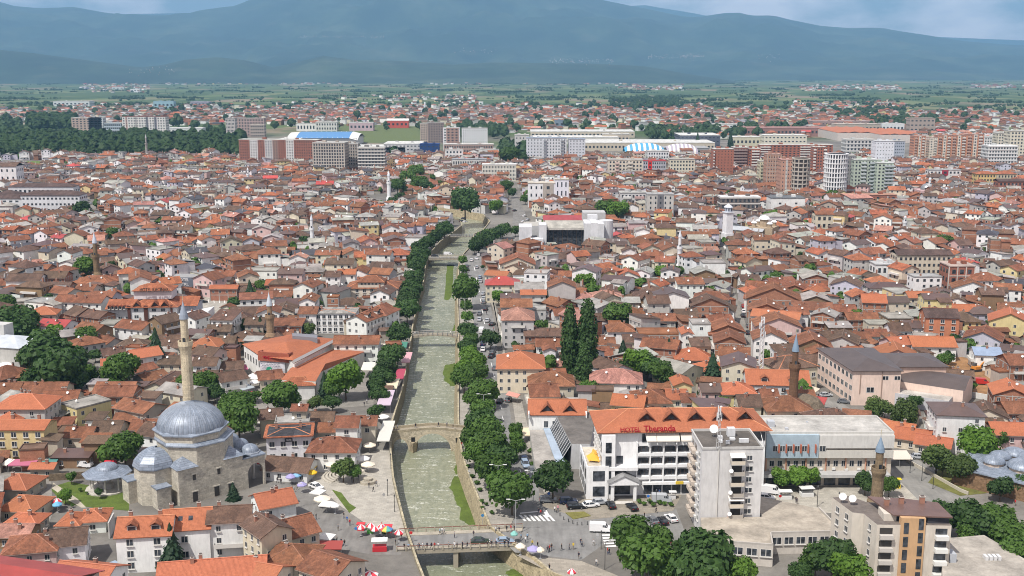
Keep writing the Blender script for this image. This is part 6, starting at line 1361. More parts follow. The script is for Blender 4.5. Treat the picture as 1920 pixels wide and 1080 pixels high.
# ================================================================== MORE LANDMARKS
def slab(px0, px1, pyg, pyt, depth, look, wc, nfx, nfz, rot=0, sx=None, name='apartment_building', roofc=(.5,.49,.46), bands=None, stripes=None, wf=.5, hf=.5, mat='plaster', balc=None, cat='apartment block', rooft='f', frame=None, nocc=False, lab=None, nooff=False):
    """box building from its picture extents; local x along the front"""
    if not nooff: pyg = pyg + 5.5 * SC(*G(960, pyg)[0:2]) * .98
    Xa, Y = G(px0, pyg); Xb, _ = G(px1, pyg); v = (540-pyt)/F; el = (-sp+v*cp)/(cp+v*sp); h = H + el*Y; W = (Xb-Xa)/max(.3, math.cos(rot)); D = depth
    root = empty(name, Xa, Y, 0, rot); m = MB(); m.box(W/2, D/2, -.2, W, D, h+.2, wc, top=False); m.build('wall', M[mat], root)
    if rooft == 'f': m = MB(); m.box(W/2, D/2, h, W+.6, D+.6, .5, tuple(k*.95 for k in roofc), bottom=True); m.box(W/2, D/2, h+.5, W-.4, D-.4, .02, roofc); m.box(W*.3, D*.5, h+.52, min(4, W*.2), min(4, D*.4), 1.8, wc); m.box(W*.72, D*.45, h+.52, min(3, W*.15), min(3, D*.4), 1.5, wc); m.build('roof', M['flat_roof'], root)
    else: m = MB(); roof_geo(m, W, D, h, rooft, roofc, .35, cap=None); o = m.build('roof', M['roof_tiles' if roofc[0] > roofc[2]*1.5 else 'sheet_metal'], root); o.location = (W/2, D/2, 0)
    fc = [('f', .6, W-.6, 0, .6, h-.4, nfx, nfz, wf, hf)]
    ns = max(2, int(D/3.5)); X_ = (Xa+Xb)/2
    if X_ > 0: fc.append(('l', .6, D-.6, 0, .6, h-.4, ns, nfz, wf, hf))
    else: fc.append(('r', .6, D-.6, W, .6, h-.4, ns, nfz, wf, hf))
    if nfx: windows_mass(root, fc)
    if stripes:   # vertical facade stripes: (t0, t1, colour)
        for t0, t1, c in stripes: m = MB(); m.box(W*(t0+t1)/2, -.12, 0, W*(t1-t0), .3, h-.05, c); o = m.build('facade_panel', M['plaster'], root, uv=None)
        if nfx: windows_mass(root, [('f', W*t0+.3, W*t1-.3, -.27, .6, h-.4, max(1, int((t1-t0)*nfx)), nfz, wf, hf) for t0, t1, c in stripes])
    if balc:      # (t0, t1, colour): a balcony at every storey
        for t0, t1, c in balc:
            for k in range(nfz):
                m = MB(); m.box(W*(t0+t1)/2, -.9, .6+(h-1)*(k+.1)/nfz, W*(t1-t0), 1.6, (h-1)/nfz*.4, c, bottom=True); m.build('balcony', M['painted'], root, uv=None)
    if bands:
        for k in range(nfz): m = MB(); m.box(W/2, D/2-.1, .4+(h-.8)*(k+.9)/nfz, W+.5, D+.5, (h-.8)/nfz*bands[1], bands[0], bottom=True); m.build('floor_band', M['painted'], root, uv=None)
    if frame:
        m = MB()
        for i in range(nfx+1): m.box(W*i/nfx, -.05, 0, .45, .3, h, frame)
        for k in range(nfz+1): m.box(W/2, -.05, h*k/nfz-.2, W, .26, .4, frame)
        m.build('concrete_frame', M['plaster'], root, uv=None)
    tag(root, look, cat, 'larger blocks of the town', pos=((px0+px1)/2, (pyg+pyt)/2), label=lab)
    if not nocc: occupy([(root.location.x+a*math.cos(rot)-b*math.sin(rot), root.location.y+a*math.sin(rot)+b*math.cos(rot)) for a, b in ((-1,-1),(W+1,-1),(W+1,D+1),(-1,D+1))])
    return root, W, D, h
RB = (.34,.135,.088); LG = (.62,.62,.61); CG = (.42,.40,.37); GL = (.5,.53,.58)
# left edge of the picture
slab(-30, 42, 398, 372, 26, '', (.62,.63,.64), 6, 4, 0, roofc=RC['M'], rooft='h', lab='big grey apartment block with maroon roof at the left picture edge', hf=.35)
slab(42, 152, 398, 366, 15, '', (.62,.63,.65), 14, 4, 0.0, roofc=RC['M'], rooft='h', lab='long pale grey apartment block with maroon roof behind the car park', hf=.35)
slab(18, 140, 372, 350, 12, '', (.6,.6,.62), 14, 2, 0, roofc=RC['M'], rooft='h', lab='second row pale block with maroon roof and small turrets at the left', hf=.35)
slab(-20, 33, 345, 312, 16, '', (.72,.72,.72), 5, 3, 0, roofc=RC['B'], rooft='g', lab='white multi storey house with brown roof at the left edge', hf=.35, wf=.3)
# long brick block and its neighbours
LB, W, D, h = slab(450, 600, 306, 262, 16, '', RB, 34, 10, -.12, mat='bare_brick', bands=None, wf=.45, roofc=(.55,.54,.5), stripes=[(.14,.24,LG),(.33,.43,(.5,.5,.5)),(.43,.5,(.3,.2,.16)),(.6,.7,LG)], lab='very long brick red apartment block with white vertical strips')
slab(588, 648, 322, 268, 18, '', (.42,.36,.31), 12, 11, -.1, mat='plaster', frame=(.5,.48,.44), wf=.6, hf=.6, lab='unfinished brown block at the right end of the long brick block')
slab(648, 672, 318, 270, 14, '', (.40,.34,.29), 5, 10, .0, frame=(.5,.48,.44), wf=.5, lab='narrow unfinished block behind the tall pale banded block')
slab(672, 722, 322, 277, 15, '', (.2,.19,.18), 8, 9, .0, bands=((.62,.61,.58), .34), lab='tall block with pale horizontal balcony bands right of the long brick block')
slab(136, 192, 250, 221, 16, '', (.42,.33,.29), 8, 8, 0, lab='brown and grey apartment block behind the left wood')
slab(168, 195, 250, 221, 14, '', (.50,.52,.53), 8, 8, 0, lab='grey half of the twin block behind the left wood', nocc=True)
slab(196, 228, 250, 231, 20, '', (.42,.48,.54), 8, 4, 0, lab='low glassy blue grey block behind the left wood', wf=.8)
slab(231, 312, 252, 219, 18, '', (.66,.65,.62), 16, 8, 0, roofc=(.2,.08,.06), stripes=[(.08,.12,(.45,.3,.25)),(.3,.34,(.45,.44,.42)),(.55,.6,(.2,.2,.22)),(.74,.8,(.22,.22,.25))], lab='wide white apartment block with dark strips behind the left wood')
slab(425, 442, 262, 222, 14, 'grey unfinished block', (.5,.47,.45), 6, 7, 0); slab(442, 496, 250, 222, 14, 'brown half built block', (.4,.3,.27), 10, 6, 0)
slab(470, 496, 252, 234, 12, 'open concrete frame block', (.35,.3,.27), 6, 4, 0, bands=((.45,.4,.35), .3))
slab(556, 592, 240, 232, 20, 'white low hall', (.72,.72,.7), 6, 1, 0, cat='hall', name='hall_building'); slab(592, 632, 240, 229, 20, 'pale low office', (.6,.6,.58), 8, 2, 0, cat='hall', name='hall_building')
slab(788, 802, 262, 232, 12, 'tan unfinished tower', (.44,.36,.3), 4, 8, 0); slab(802, 832, 262, 230, 14, 'dark brown unfinished tower', (.27,.21,.19), 6, 8, 0)
slab(831, 862, 275, 240, 16, '', (.70,.71,.71), 5, 8, 0, stripes=[(.2,.95,(.36,.24,.2))], lab='white tower with a brown front above the shopping arcade')
slab(866, 914, 268, 241, 14, '', (.70,.71,.72), 11, 6, 0, hf=.4, wf=.4, lab='white apartment block with small square windows above the arcade')
slab(832, 925, 281, 271, 22, '', (.36,.26,.22), 20, 2, 0, cat='arcade', name='shopping_arcade', roofc=(.6,.58,.54), lab='low brown arcade under the two white towers')
slab(886, 943, 287, 281, 12, 'long white shed', (.72,.72,.7), 0, 1, 0, cat='shed', name='storage_shed')
slab(835, 868, 296, 281, 10, 'white boxy office', (.7,.7,.69), 5, 3, 0)
slab(848, 912, 314, 299, 10, '', (.56,.56,.54), 14, 2, 0, roofc=(.35,.37,.4), lab='long grey school block with ribbon windows left of the white ribbed block')
slab(904, 968, 330, 309, 14, '', (.64,.63,.56), 22, 4, 0, wf=.45, hf=.6, roofc=(.7,.7,.68), lab='cream ribbed office block with white parapet behind the river')
slab(965, 992, 283, 254, 22, 'plain grey slab building', (.55,.54,.52), 4, 4, 0, wf=.3, hf=.3)
slab(987, 1018, 298, 259, 14, '', (.58,.6,.63), 5, 8, 0, roofc=(.3,.35,.42), wf=.35, hf=.35, rooft='f', lab='left wing of the large grey apartment block behind the town')
slab(1018, 1062, 298, 259, 15, '', (.60,.62,.64), 8, 8, 0, roofc=(.3,.35,.42), wf=.4, hf=.4, balc=[(.02,.14,(.35,.36,.38)),(.75,.9,(.35,.36,.38))], lab='middle part of the large grey apartment block behind the town')
slab(1066, 1097, 298, 261, 14, '', (.58,.6,.64), 5, 8, 0, roofc=(.3,.35,.42), wf=.35, hf=.35, lab='right wing of the large grey apartment block behind the town')
# factory halls
for a, b, y0, y1, d, c, lk, rt in ((995,1190,252,247,60,(.52,.47,.38),'long sand coloured factory hall','f'),(1000,1160,264,258,50,(.56,.55,.5),'long pale factory shed','f'),(1130,1180,262,252,16,(.48,.42,.34),'tan factory office','f'),(1095,1340,276,268,70,(.5,.45,.36),'wide flat warehouse','f'),(1275,1350,270,254,60,(.10,.11,.14),'dark showroom with white roof','f'),(1372,1425,268,257,24,(.52,.5,.38),'cream shed','f'),(1432,1512,270,254,30,(.60,.58,.48),'large cream hall','f'),(1337,1390,236,233,20,(.7,.7,.7),'white roofed shed','f'),(1385,1570,250,240,40,(.3,.17,.15),'long rusty roofed hall','f'),(1566,1650,243,233,26,(.42,.36,.31),'brown concrete frame hall','f'),(1653,1695,243,232,22,(.62,.64,.66),'white industrial block','f'),(1705,1752,242,222,20,(.38,.31,.27),'unfinished brown block','f'),(520,560,272,262,34,(.7,.69,.66),'white curved entrance hall','f'),(660,760,284,276,44,(.66,.64,.6),'white market roof hall','f'),(720,790,284,270,50,(.5,.5,.5),'grey supermarket hall','f'),(787,823,286,271,20,(.02,.05,.16),'dark blue showroom','f'),(1240,1330,282,278,40,(.3,.3,.3),'long dark low hall','f'),(285,380,246,240,20,(.6,.62,.62),'low white commercial row','f'),(100,168,196,190,40,(.6,.63,.63),'long white shed','f'),(288,326,200,190,24,(.3,.45,.52),'teal glass factory','f'),(357,392,196,191,30,(.3,.28,.34),'violet roofed factory','f'),(210,232,166,163,20,(.6,.62,.6),'small white depot','f'),(245,262,171,167,20,(.75,.75,.75),'bright white warehouse','f'),(1040,1067,235,226,18,(.2,.25,.32),'dark blue office','f'),(655,700,240,230,20,(.5,.38,.42),'pink grey hall','f'),(725,766,235,226,18,(.5,.1,.07),'red roofed hall','g'),(1525,1640,232,228,40,(.3,.22,.2),'rust coloured sheds','f')):
    slab(a, b, y0, y1, d, lk, c, max(3, int((b-a)/7)), 1 if y0-y1 < 12 else 3, 0, cat='hall', name='hall_building', roofc=(.68,.68,.65) if c[0] > .45 or 'white' in lk else tuple(k*1.3 for k in c), rooft=rt, hf=.3)
def blue_roof_hall():
    Xa, Y = G(540, 274); Xb, _ = G(668, 274); root = empty('sports_centre', Xa, Y); W = Xb-Xa; m = MB(); m.box(W/2, 40, -.1, W, 78, 11, (.6,.6,.57)); m.build('wall', M['plaster'], root)
    m = MB(); n = 10
    for i in range(n):
        y0, y1 = 82*i/n-1, 82*(i+1)/n-1; z0, z1 = 11.2+7*math.sin(PI*i/n), 11.2+7*math.sin(PI*(i+1)/n); m.poly([(W*.12, y0, z0), (W*.9, y0, z0), (W*.9, y1, z1), (W*.12, y1, z1)], (.10,.24,.46)); m.poly([(-2, y0, z0-1), (W*.12, y0, z0), (W*.12, y1, z1), (-2, y1, z1-1)], (.6,.6,.55)); m.poly([(W*.9, y0, z0), (W+2, y0, z0-3), (W+2, y1, z1-3), (W*.9, y1, z1)], (.68,.68,.66))
    for i in range(9): m.poly([(W*(.2+.075*i), -1.2, 11.6), (W*(.205+.075*i), -1.2, 11.6), (W*(.205+.075*i), 40, 18.6), (W*(.2+.075*i), 40, 18.6)], (.7,.72,.75))
    m.build('roof', M['painted'], root, uv=None); tag(root, '', 'hall', label='sports hall with curved blue and white roof behind the long brick block'); occupy(rect(Xa+W/2, Y+40, W+6, 84, 0))
blue_roof_hall()
def tent_hall(px0, px1, pyg, pyt, c1, c2, label, n=15):
    Xa, Y = G(px0, pyg); Xb, _ = G(px1, pyg); v = (540-pyt)/F; el = (-sp+v*cp)/(cp+v*sp); D = 34; h = H + el*(Y+D/2); root = empty('tent_hall', Xa, Y); W = Xb-Xa; m = MB(); k = 8
    for i in range(n):
        x0, x1 = W*i/n, W*(i+1)/n; c = c1 if i % 2 else c2; s0 = (1-abs(2*i/n-1)**3*.35); s1 = (1-abs(2*(i+1)/n-1)**3*.35)
        for j in range(k):
            a0, a1 = PI*j/k, PI*(j+1)/k; m.poly([(x0, D/2-D/2*math.cos(a0), h*s0*math.sin(a0)**.8), (x1, D/2-D/2*math.cos(a0), h*s1*math.sin(a0)**.8), (x1, D/2-D/2*math.cos(a1), h*s1*abs(math.sin(a1))**.8), (x0, D/2-D/2*math.cos(a1), h*s0*abs(math.sin(a1))**.8)], c)
    m.build('striped_canopy', M['painted'], root, uv=None); tag(root, '', 'tent hall', label=label); occupy(rect(Xa+W/2, Y+D/2, W, D, 0))
tent_hall(1172, 1247, 297, 268, (.72,.72,.7), (.08,.33,.55), 'big tent hall striped blue and white')
tent_hall(1251, 1309, 292, 269, (.7,.68,.62), (.38,.34,.4), 'smaller tent hall with cream and grey stripes')
# the brick and concrete towers at the right
slab(1336, 1374, 327, 280, 15, '', RB, 6, 10, .0, balc=[(.0,.06,(.65,.63,.6))], wf=.3, hf=.3, lab='left brick tower of the reddish high rise group', roofc=(.6,.58,.54))
slab(1374, 1402, 318, 277, 14, '', (.26,.13,.10), 5, 9, .0, balc=[(.0,.9,(.3,.22,.2))], lab='dark balcony block right of the left brick tower', roofc=(.6,.58,.54))
slab(1401, 1424, 318, 279, 14, '', RB, 4, 9, .0, balc=[(.3,.9,(.68,.66,.62))], lab='brick tower with white balconies in the high rise group', roofc=(.6,.58,.54))
slab(1424, 1560, 300, 272, 14, '', RB, 18, 8, .0, balc=[(.0,.14,(.66,.64,.6)),(.55,.72,(.66,.64,.6))], lab='long brick slab with white balconies behind the round unfinished tower', roofc=(.62,.6,.56))
slab(1524, 1546, 325, 276, 14, '', RB, 4, 10, .0, balc=[(.8,1.05,(.68,.66,.62)),(-.05,.15,(.68,.66,.62))], lab='slim brick tower left of the white round tower', roofc=(.62,.6,.56))
slab(1423, 1436, 345, 303, 12, '', (.55,.52,.38), 3, 8, .0, lab='slim yellowish tower left of the unfinished towers', balc=[(.1,.9,(.5,.48,.36))])
slab(1436, 1462, 350, 290, 14, '', (.44,.26,.19), 5, 9, .0, wf=.35, hf=.35, frame=(.44,.38,.32), lab='unfinished pinkish brick tower with empty windows', roofc=(.45,.3,.25))
def round_tower(px0, px1, pyg, pyt, look_label, wc, ring, n, nz, name='apartment_tower', lattice=False):
    pyg = pyg + 5.5 * SC(*G(960, pyg)[0:2]) * .98
    Xa, Y = G(px0, pyg); Xb, _ = G(px1, pyg); v = (540-pyt)/F; el = (-sp+v*cp)/(cp+v*sp); h = H+el*Y; rad = (Xb-Xa)/2; root = empty(name, (Xa+Xb)/2, Y+rad)
    m = MB(); m.lathe(0, 0, [(rad*(.82 if not lattice else .88), -.1), (rad*(.82 if not lattice else .88), h), (.01, h+.1)], 20, wc); m.build('wall', M['plaster'], root)
    for k in range(nz+1):
        z = h*k/nz; m = MB(); m.lathe(0, 0, [(rad*.8, z), (rad, z), (rad, z+(.9 if not lattice else .7)), (rad*.8, z+(.9 if not lattice else .7))], 24, ring); m.build('floor_band', M['plaster'], root, uv=None)
    m = MB()
    for i in range(n):
        a = 2*PI*i/n; c, s = math.cos(a), math.sin(a); m.at(rad*.94*c, rad*.94*s, 0, a); m.box(0, 0, 0, .7, .9, h, ring); m.tf = None
    m.build('column', M['plaster'], root, uv=None); tag(root, '', 'tower', label=look_label); occupy(rect((Xa+Xb)/2, Y+rad, 2*rad+2, 2*rad+2, 0))
slab(1462, 1490, 364, 300, 16, '', (.46,.27,.20), 5, 10, .0, wf=.35, hf=.35, stripes=[(.3,.42,(.5,.49,.47)),(.85,1.0,(.5,.49,.47))], lab='unfinished brick wing left of the rounded concrete tower', roofc=(.5,.3,.26))
round_tower(1486, 1520, 366, 300, 'unfinished tower with rounded open concrete floors', (.13,.11,.10), (.42,.38,.33), 12, 10)
round_tower(1548, 1592, 366, 291, 'white cylindrical tower with a grid of arched openings', (.09,.09,.1), (.72,.73,.74), 26, 10, lattice=True)
slab(1584, 1600, 356, 292, 22, '', (.24,.23,.23), 3, 10, .0, lab='dark grey flank right of the white cylindrical tower', wf=.3)
slab(1598, 1643, 358, 300, 18, '', (.42,.48,.40), 7, 10, .0, balc=[(.28,.5,(.5,.55,.55)),(.65,.98,(.45,.5,.52))], lab='pale green tower with wavy grey balconies', roofc=(.6,.62,.6))
slab(1641, 1672, 360, 306, 18, '', (.43,.50,.41), 4, 10, .0, balc=[(.45,1.05,(.42,.46,.48))], lab='second pale green tower with wavy balconies at its right side', roofc=(.6,.62,.6))
slab(1640, 1674, 305, 265, 16, '', (.68,.7,.74), 6, 7, .0, wf=.25, hf=.25, lab='white tower with a winged rooftop above the green towers', roofc=(.6,.6,.6))
slab(1674, 1694, 305, 265, 22, '', (.36,.40,.46), 5, 8, .0, wf=.4, hf=.4, lab='blue grey flank of the white winged tower', nocc=True)
slab(1585, 1640, 290, 262, 20, 'unfinished grey block', (.5,.5,.49), 8, 5, 0, bands=((.6,.6,.58), .2))
for a, b, t in ((1712,1733,255),(1733,1756,258),(1756,1782,254),(1782,1810,254),(1810,1842,252)):
    slab(a, b, 290, t, 15, 'salmon and white apartment block', (.52,.25,.16) if a not in (1733,) else (.62,.55,.48), 6, 8, 0, balc=[(.05,.25,(.5,.36,.3)),(.7,.9,(.64,.6,.56))], stripes=[(.4,.6,(.62,.56,.5))], roofc=(.5,.35,.3))
slab(1850, 1905, 312, 274, 18, '', (.55,.56,.54), 10, 7, 0, bands=((.66,.67,.66), .35), lab='pale rounded apartment block with horizontal bands at the right edge')
slab(1838, 1868, 285, 257, 16, 'white stepped apartment block', (.68,.68,.66), 6, 7, 0); slab(1868, 1900, 290, 250, 16, 'cream tall apartment block', (.62,.6,.5), 6, 9, 0); slab(1890, 1940, 300, 246, 18, 'cream tall apartment block', (.62,.59,.48), 8, 10, 0)
def mall():
    for a, b, y0, y1 in ((1570,1650,264,246),(1650,1718,268,247)):
        Xa, Y = G(a, y0); Xb, _ = G(b, y0); root = empty('shopping_centre', Xa, Y); W = Xb-Xa; m = MB(); m.box(W/2, 60, -.1, W, 120, 12, (.55,.5,.46)); m.build('wall', M['plaster'], root)
        m = MB()
        for i in range(4): m.poly([(W*i/4, 0, 12.2), (W*(i+1)/4, 0, 13.5+i%2*2), (W*(i+1)/4, 120, 16), (W*i/4, 120, 13)], RC['O'])
        m.build('roof', M['painted'], root, uv=None); tag(root, '', 'shopping centre', label='left orange roofed shopping centre hall' if a == 1570 else 'right orange roofed shopping centre hall'); occupy(rect(Xa+W/2, Y+60, W, 122, 0))
mall()
# mid distance
slab(1140, 1205, 326, 300, 14, '', (.58,.52,.43), 10, 5, 0, balc=[(.2,.3,(.6,.45,.4)),(.55,.7,(.6,.55,.48))], lab='cream balcony block beside the grey office with a red stripe')
slab(1196, 1248, 322, 302, 14, '', (.42,.42,.46), 12, 4, 0, roofc=(.45,.06,.06), stripes=[(.36,.5,(.6,.03,.02))], lab='grey office block with a red vertical stripe')
slab(1214, 1254, 298, 284, 14, 'white office annex', (.66,.67,.68), 8, 3, 0); slab(1255, 1302, 325, 299, 13, '', (.6,.57,.46), 8, 5, 0, roofc=(.45,.42,.4), lab='cream apartment block right of the red striped office')
slab(1213, 1262, 402, 365, 12, '', (.50,.49,.46), 5, 5, 0, wf=.3, stripes=[(.38,.62,(.17,.17,.18))], lab='grey apartment block with a dark recessed stair strip', roofc=(.4,.4,.4))
slab(1162, 1212, 392, 362, 12, 'grey balcony apartment block', (.5,.5,.5), 7, 4, 0, balc=[(.1,.4,(.6,.6,.58)),(.55,.9,(.45,.3,.28))])
slab(1350, 1424, 392, 370, 12, '', (.16,.14,.13), 9, 3, 0, roofc=(.72,.72,.72), bands=((.6,.58,.55), .2), lab='wide dark terrace building with thin white roof'); slab(1445, 1508, 395, 372, 16, '', (.72,.72,.7), 2, 2, 0, roofc=(.16,.17,.18), wf=.15, hf=.2, lab='windowless white building with dark roof in front of the white cylinder tower')
slab(1582, 1680, 375, 366, 10, 'wide unplastered brick hall', RB, 10, 2, 0, mat='bare_brick', roofc=(.5,.28,.2)); slab(1741, 1800, 334, 319, 10, '', (.68,.67,.66), 8, 3, 0, roofc=(.4,.4,.4), stripes=[(.4,.6,(.35,.03,.05))], lab='white house with crimson middle panel at the right')
slab(1830, 1866, 346, 326, 11, 'yellow apartment house', (.58,.44,.2), 6, 4, 0, roofc=RC['O'], rooft='h'); slab(1868, 1905, 342, 326, 11, 'cream apartment house', (.56,.5,.36), 6, 3, 0, roofc=RC['O'], rooft='h'); slab(1870, 1930, 358, 340, 10, 'brick house with maroon roof', RB, 8, 3, 0, mat='bare_brick', roofc=RC['M'], rooft='g')
slab(1528, 1560, 430, 402, 10, 'cream flat sided house', (.6,.54,.42), 3, 3, 0, roofc=RC['T'], rooft='g') ; slab(1680, 1782, 510, 478, 11, '', (.56,.5,.4), 11, 4, 0, roofc=RC['M'], rooft='g', hf=.45, lab='long beige apartment house under a dark maroon roof at the right')
slab(1776, 1824, 532, 500, 12, '', RB, 3, 3, 0, mat='bare_brick', roofc=(.5,.4,.35), frame=(.55,.5,.45), lab='flat unplastered brick house with a pale concrete grid'); slab(1640, 1684, 516, 497, 10, 'white cubic house', (.74,.74,.73), 4, 2, 0, roofc=(.5,.5,.5))
def angular():
    root, W, D, h = slab(990, 1040, 376, 344, 14, '', (.72,.72,.73), 5, 3, 0, wf=.3, hf=.4, roofc=(.55,.5,.42), stripes=[(.55,.95,(.4,.36,.32))], lab='left part of the white angular office with dark slit windows')
    slab(1040, 1066, 376, 337, 12, '', (.70,.70,.76), 3, 3, 0, wf=.3, hf=.55, roofc=(.55,.52,.44), lab='taller right part of the white angular office with slit windows')
angular()
def theatre():
    Xa, Y = G(973, 468); root = empty('theatre_building', Xa, Y); tag(root, '', 'theatre', label='white concrete theatre with a huge dark glass front between white shafts'); s = SC(0, Y); m = MB(); wc = (.57,.575,.59)
    u = lambda px: (px-973)/s*1.0
    m.box((u(973)+u(997))/2, 3, -.1, u(997)-u(973), 16, 14.5, wc); m.box((u(1010)+u(1024))/2, 0, -.1, u(1024)-u(1010), 12, 16, wc); m.box((u(990)+u(1018))/2, -6, -.1, u(1018)-u(990), 9, 8.0, wc)
    m.box((u(973)+u(1142))/2, 24, -.1, u(1142)-u(973)-6, 18, 12.5, (.5,.5,.5), topcol=(.42,.4,.36)); m.box((u(1094)+u(1106))/2, 2, -.1, u(1106)-u(1094), 18, 17, wc); m.box((u(1106)+u(1118))/2, 1, -.1, u(1118)-u(1106), 18, 17.5, (.62,.62,.64)); m.box((u(1118)+u(1130))/2, .5, -.1, u(1130)-u(1118), 18, 17, wc)
    m.lathe(u(1137), 4, [(4.2, -.1), (4.2, 17.5), (.01, 17.6)], 16, wc); m.box(u(1118), 26, 15, 14, 12, 5, (.45,.45,.45)); m.box(u(1112), 10, 17, 6, 5, 3, wc); m.build('wall', M['plaster'], root)
    m = MB(); m.box((u(1024)+u(1094))/2, 5, 0, u(1094)-u(1024), 10, 13.3, (.02,.02,.02)); m.build('glass_front', M['glass'], root, uv=None)
    m = MB(); m.poly([(u(1022), -2.5, 12.6), (u(1096), -2.5, 13.4), (u(1096), 12, 16.2), (u(1022), 12, 16.2)], (.45,.43,.38)); m.box((u(1022)+u(1096))/2, -2.3, 12.3, u(1096)-u(1022), .4, 1.2, (.5,.48,.44)); m.build('canopy_roof', M['flat_roof'], root)
    m = MB()
    for i in range(8): m.box(u(1024)+(u(1094)-u(1024))*(i+.5)/8, -.08, 0, .25, .12, 13, (.1,.07,.05))
    m.build('mullions', M['painted'], root, uv=None)
    m = MB(); Xr, Yr = u(1048), 44; m.box(u(1060), 46, -.1, 24, 12, 12.5, (.62,.58,.5)); m.build('rear_hall', M['plaster'], root); m = MB(); m.poly([(u(1060)-12.5, 39.5, 12.5), (u(1060)+12.5, 39.5, 12.5), (u(1060)+12.5, 46, 15), (u(1060)-12.5, 46, 15)], (.33,.06,.065)); m.poly([(u(1060)-12.5, 46, 15), (u(1060)+12.5, 46, 15), (u(1060)+12.5, 52.5, 12.5), (u(1060)-12.5, 52.5, 12.5)], (.33,.06,.065)); m.build('red_roof', M['sheet_metal'], root)
    occupy([(Xa-3, Y-12), (Xa+56, Y-12), (Xa+56, Y+60), (Xa-3, Y+60)])
theatre()
def church():
    X, Y = G(1363, 462); root = empty('clock_tower', X, Y, 0, .35); tag(root, '', 'church tower', label='slender white church bell tower with blue grey lantern'); m = MB(); wc = (.74,.74,.75)
    m.box(0, 0, -.1, 6.4, 6.4, 5, wc); m.box(0, 0, 4.9, 5.4, 5.4, 3.6, wc); m.box(0, 0, 8.5, 4.6, 4.6, 12.5, wc); m.box(0, 0, 21, 5.6, 5.6, .5, (.6,.62,.66), bottom=True); m.prism(ngon(8, 2.4), 21.5, 24.3, (.5,.55,.62)); m.build('wall', M['plaster'], root)
    m = MB(); m.lathe(0, 0, [(3.0, 24.3), (2.0, 25.2), (.02, 26.6)], 8, (.55,.58,.62)); m.build('roof', M['painted'], root)
    m = MB(); 
    for a in range(8): t = 2*PI*(a+.5)/8; m.at(2.25*math.cos(t), 2.25*math.sin(t), 0, t-PI/2+PI/2); m.box(0, 0, 22, .12, .7, 1.7, (.03,.03,.05)); m.tf = None
    m.build('louvres', M['painted'], root, uv=None)
    X, Y = G(1400, 452); r2 = empty('church', X, Y, 0, -.5); tag(r2, '', 'church', label='old brick and stone church with small white domes right of the bell tower'); bc = (.46,.34,.22)
    m = MB(); m.box(0, 0, -.1, 22, 11, 7.5, bc); m.box(9, 6, -.1, 15, 15, 9.5, bc); m.build('wall', M['bare_brick'], r2)
    m = MB(); roof_geo(m, 22, 11, 7.5, 'g', (.42,.44,.46), .3); m.build('roof', M['sheet_metal'], r2)
    for x, y, z, rd in ((9,6,9.4,3.1),(4,1,9.4,1.6),(14,1,9.4,1.6),(4,11,9.4,1.6),(14,11,9.4,1.6)):
        d = empty('dome_turret', x, y, z); d.parent = r2; m = MB(); m.prism(ngon(8, rd*.9), 0, rd*1.5, bc); m.build('drum', M['bare_brick'], d); dome('dome', d, 0, 0, rd*1.5, rd*1.15, rd*.7, 16, 5, mat=M['painted'])
    occupy(rect(X, Y, 34, 26, 0))
church()
FR = {1485: (.6,.78), 1642: (.52,.77), 183: (.5,.76), 508: (.5,.72), 586: (.55,.8), 1273: (.55,.8), 730: (.6,.82)}
for (px, pt, pb, rad, col, lk, cc) in ((183,432,530,1.5,hexc('9a8468',.75),'brown stone minaret with pale cone', (.5,.55,.62)), (586,398,470,1.1,(.72,.73,.74),'white minaret in the left town', (.6,.64,.7)), (508,545,645,1.45,hexc('b09478',.8),'short tan minaret with a dish on top', (.5,.55,.6)),
        (1273,428,512,1.15,(.72,.72,.73),'white minaret right of the river', (.6,.62,.66)), (1485,622,786,1.35,hexc('8b6c55',.72),'tall brown brick minaret with light blue cone', (.2,.28,.37)), (1642,812,962,1.35,hexc('9d8a70',.75),'weathered stone minaret on the office plaza', (.2,.27,.35)),
        (730,318,382,1.5,(.74,.75,.76),'tall white minaret beside the upper river', (.66,.68,.72)), (466,312,352,1.2,(.74,.74,.75),'white minaret before the long brick block', (.6,.62,.66)), (1741,330,374,1.4,(.66,.68,.7),'silver minaret of the domed mosque', (.55,.58,.62)), (1695,402,440,1.2,(.68,.69,.7),'small white minaret among the right houses', (.6,.6,.62)), (902,320,345,1.1,(.7,.7,.7),'small white minaret behind the river', (.6,.6,.62)), (797,190,214,2.5,(.74,.74,.76),'far white minaret of the suburb', (.7,.7,.72)), (276,250,300,1.4,(.4,.38,.35),'thin grey chimney like mast before the wood', (.4,.4,.4))):
    X, Y = G(px, pb); nm = 'mast' if 'mast' in lk else 'minaret'
    hb_, hc_ = FR.get(px, (.6, .82)); minaret(px, pt, X, Y, rad, col, lk, name=nm, hbal=hb_, hcone=hc_, mat='plaster' if col[0] > .6 else 'ashlar', conecol=cc)
def far_mosque():
    X, Y = G(1760, 372); root = empty('mosque', X, Y); m = MB(); m.box(0, 6, -.1, 34, 18, 7, (.55,.38,.38)); m.build('wall', M['plaster'], root); dome('dome', root, -8, 6, 7, 5.6, 5.2, 24, 8, mat=M['steel'])
    for x in (4, 8.5, 13): dome('small_dome', root, x, 6, 7, 1.9, 2.2, 12, 5, mat=M['steel'])
    tag(root, '', 'mosque', label='small pink mosque with shiny silver domes at the right'); occupy(rect(X, Y+6, 36, 20, 0))
far_mosque()
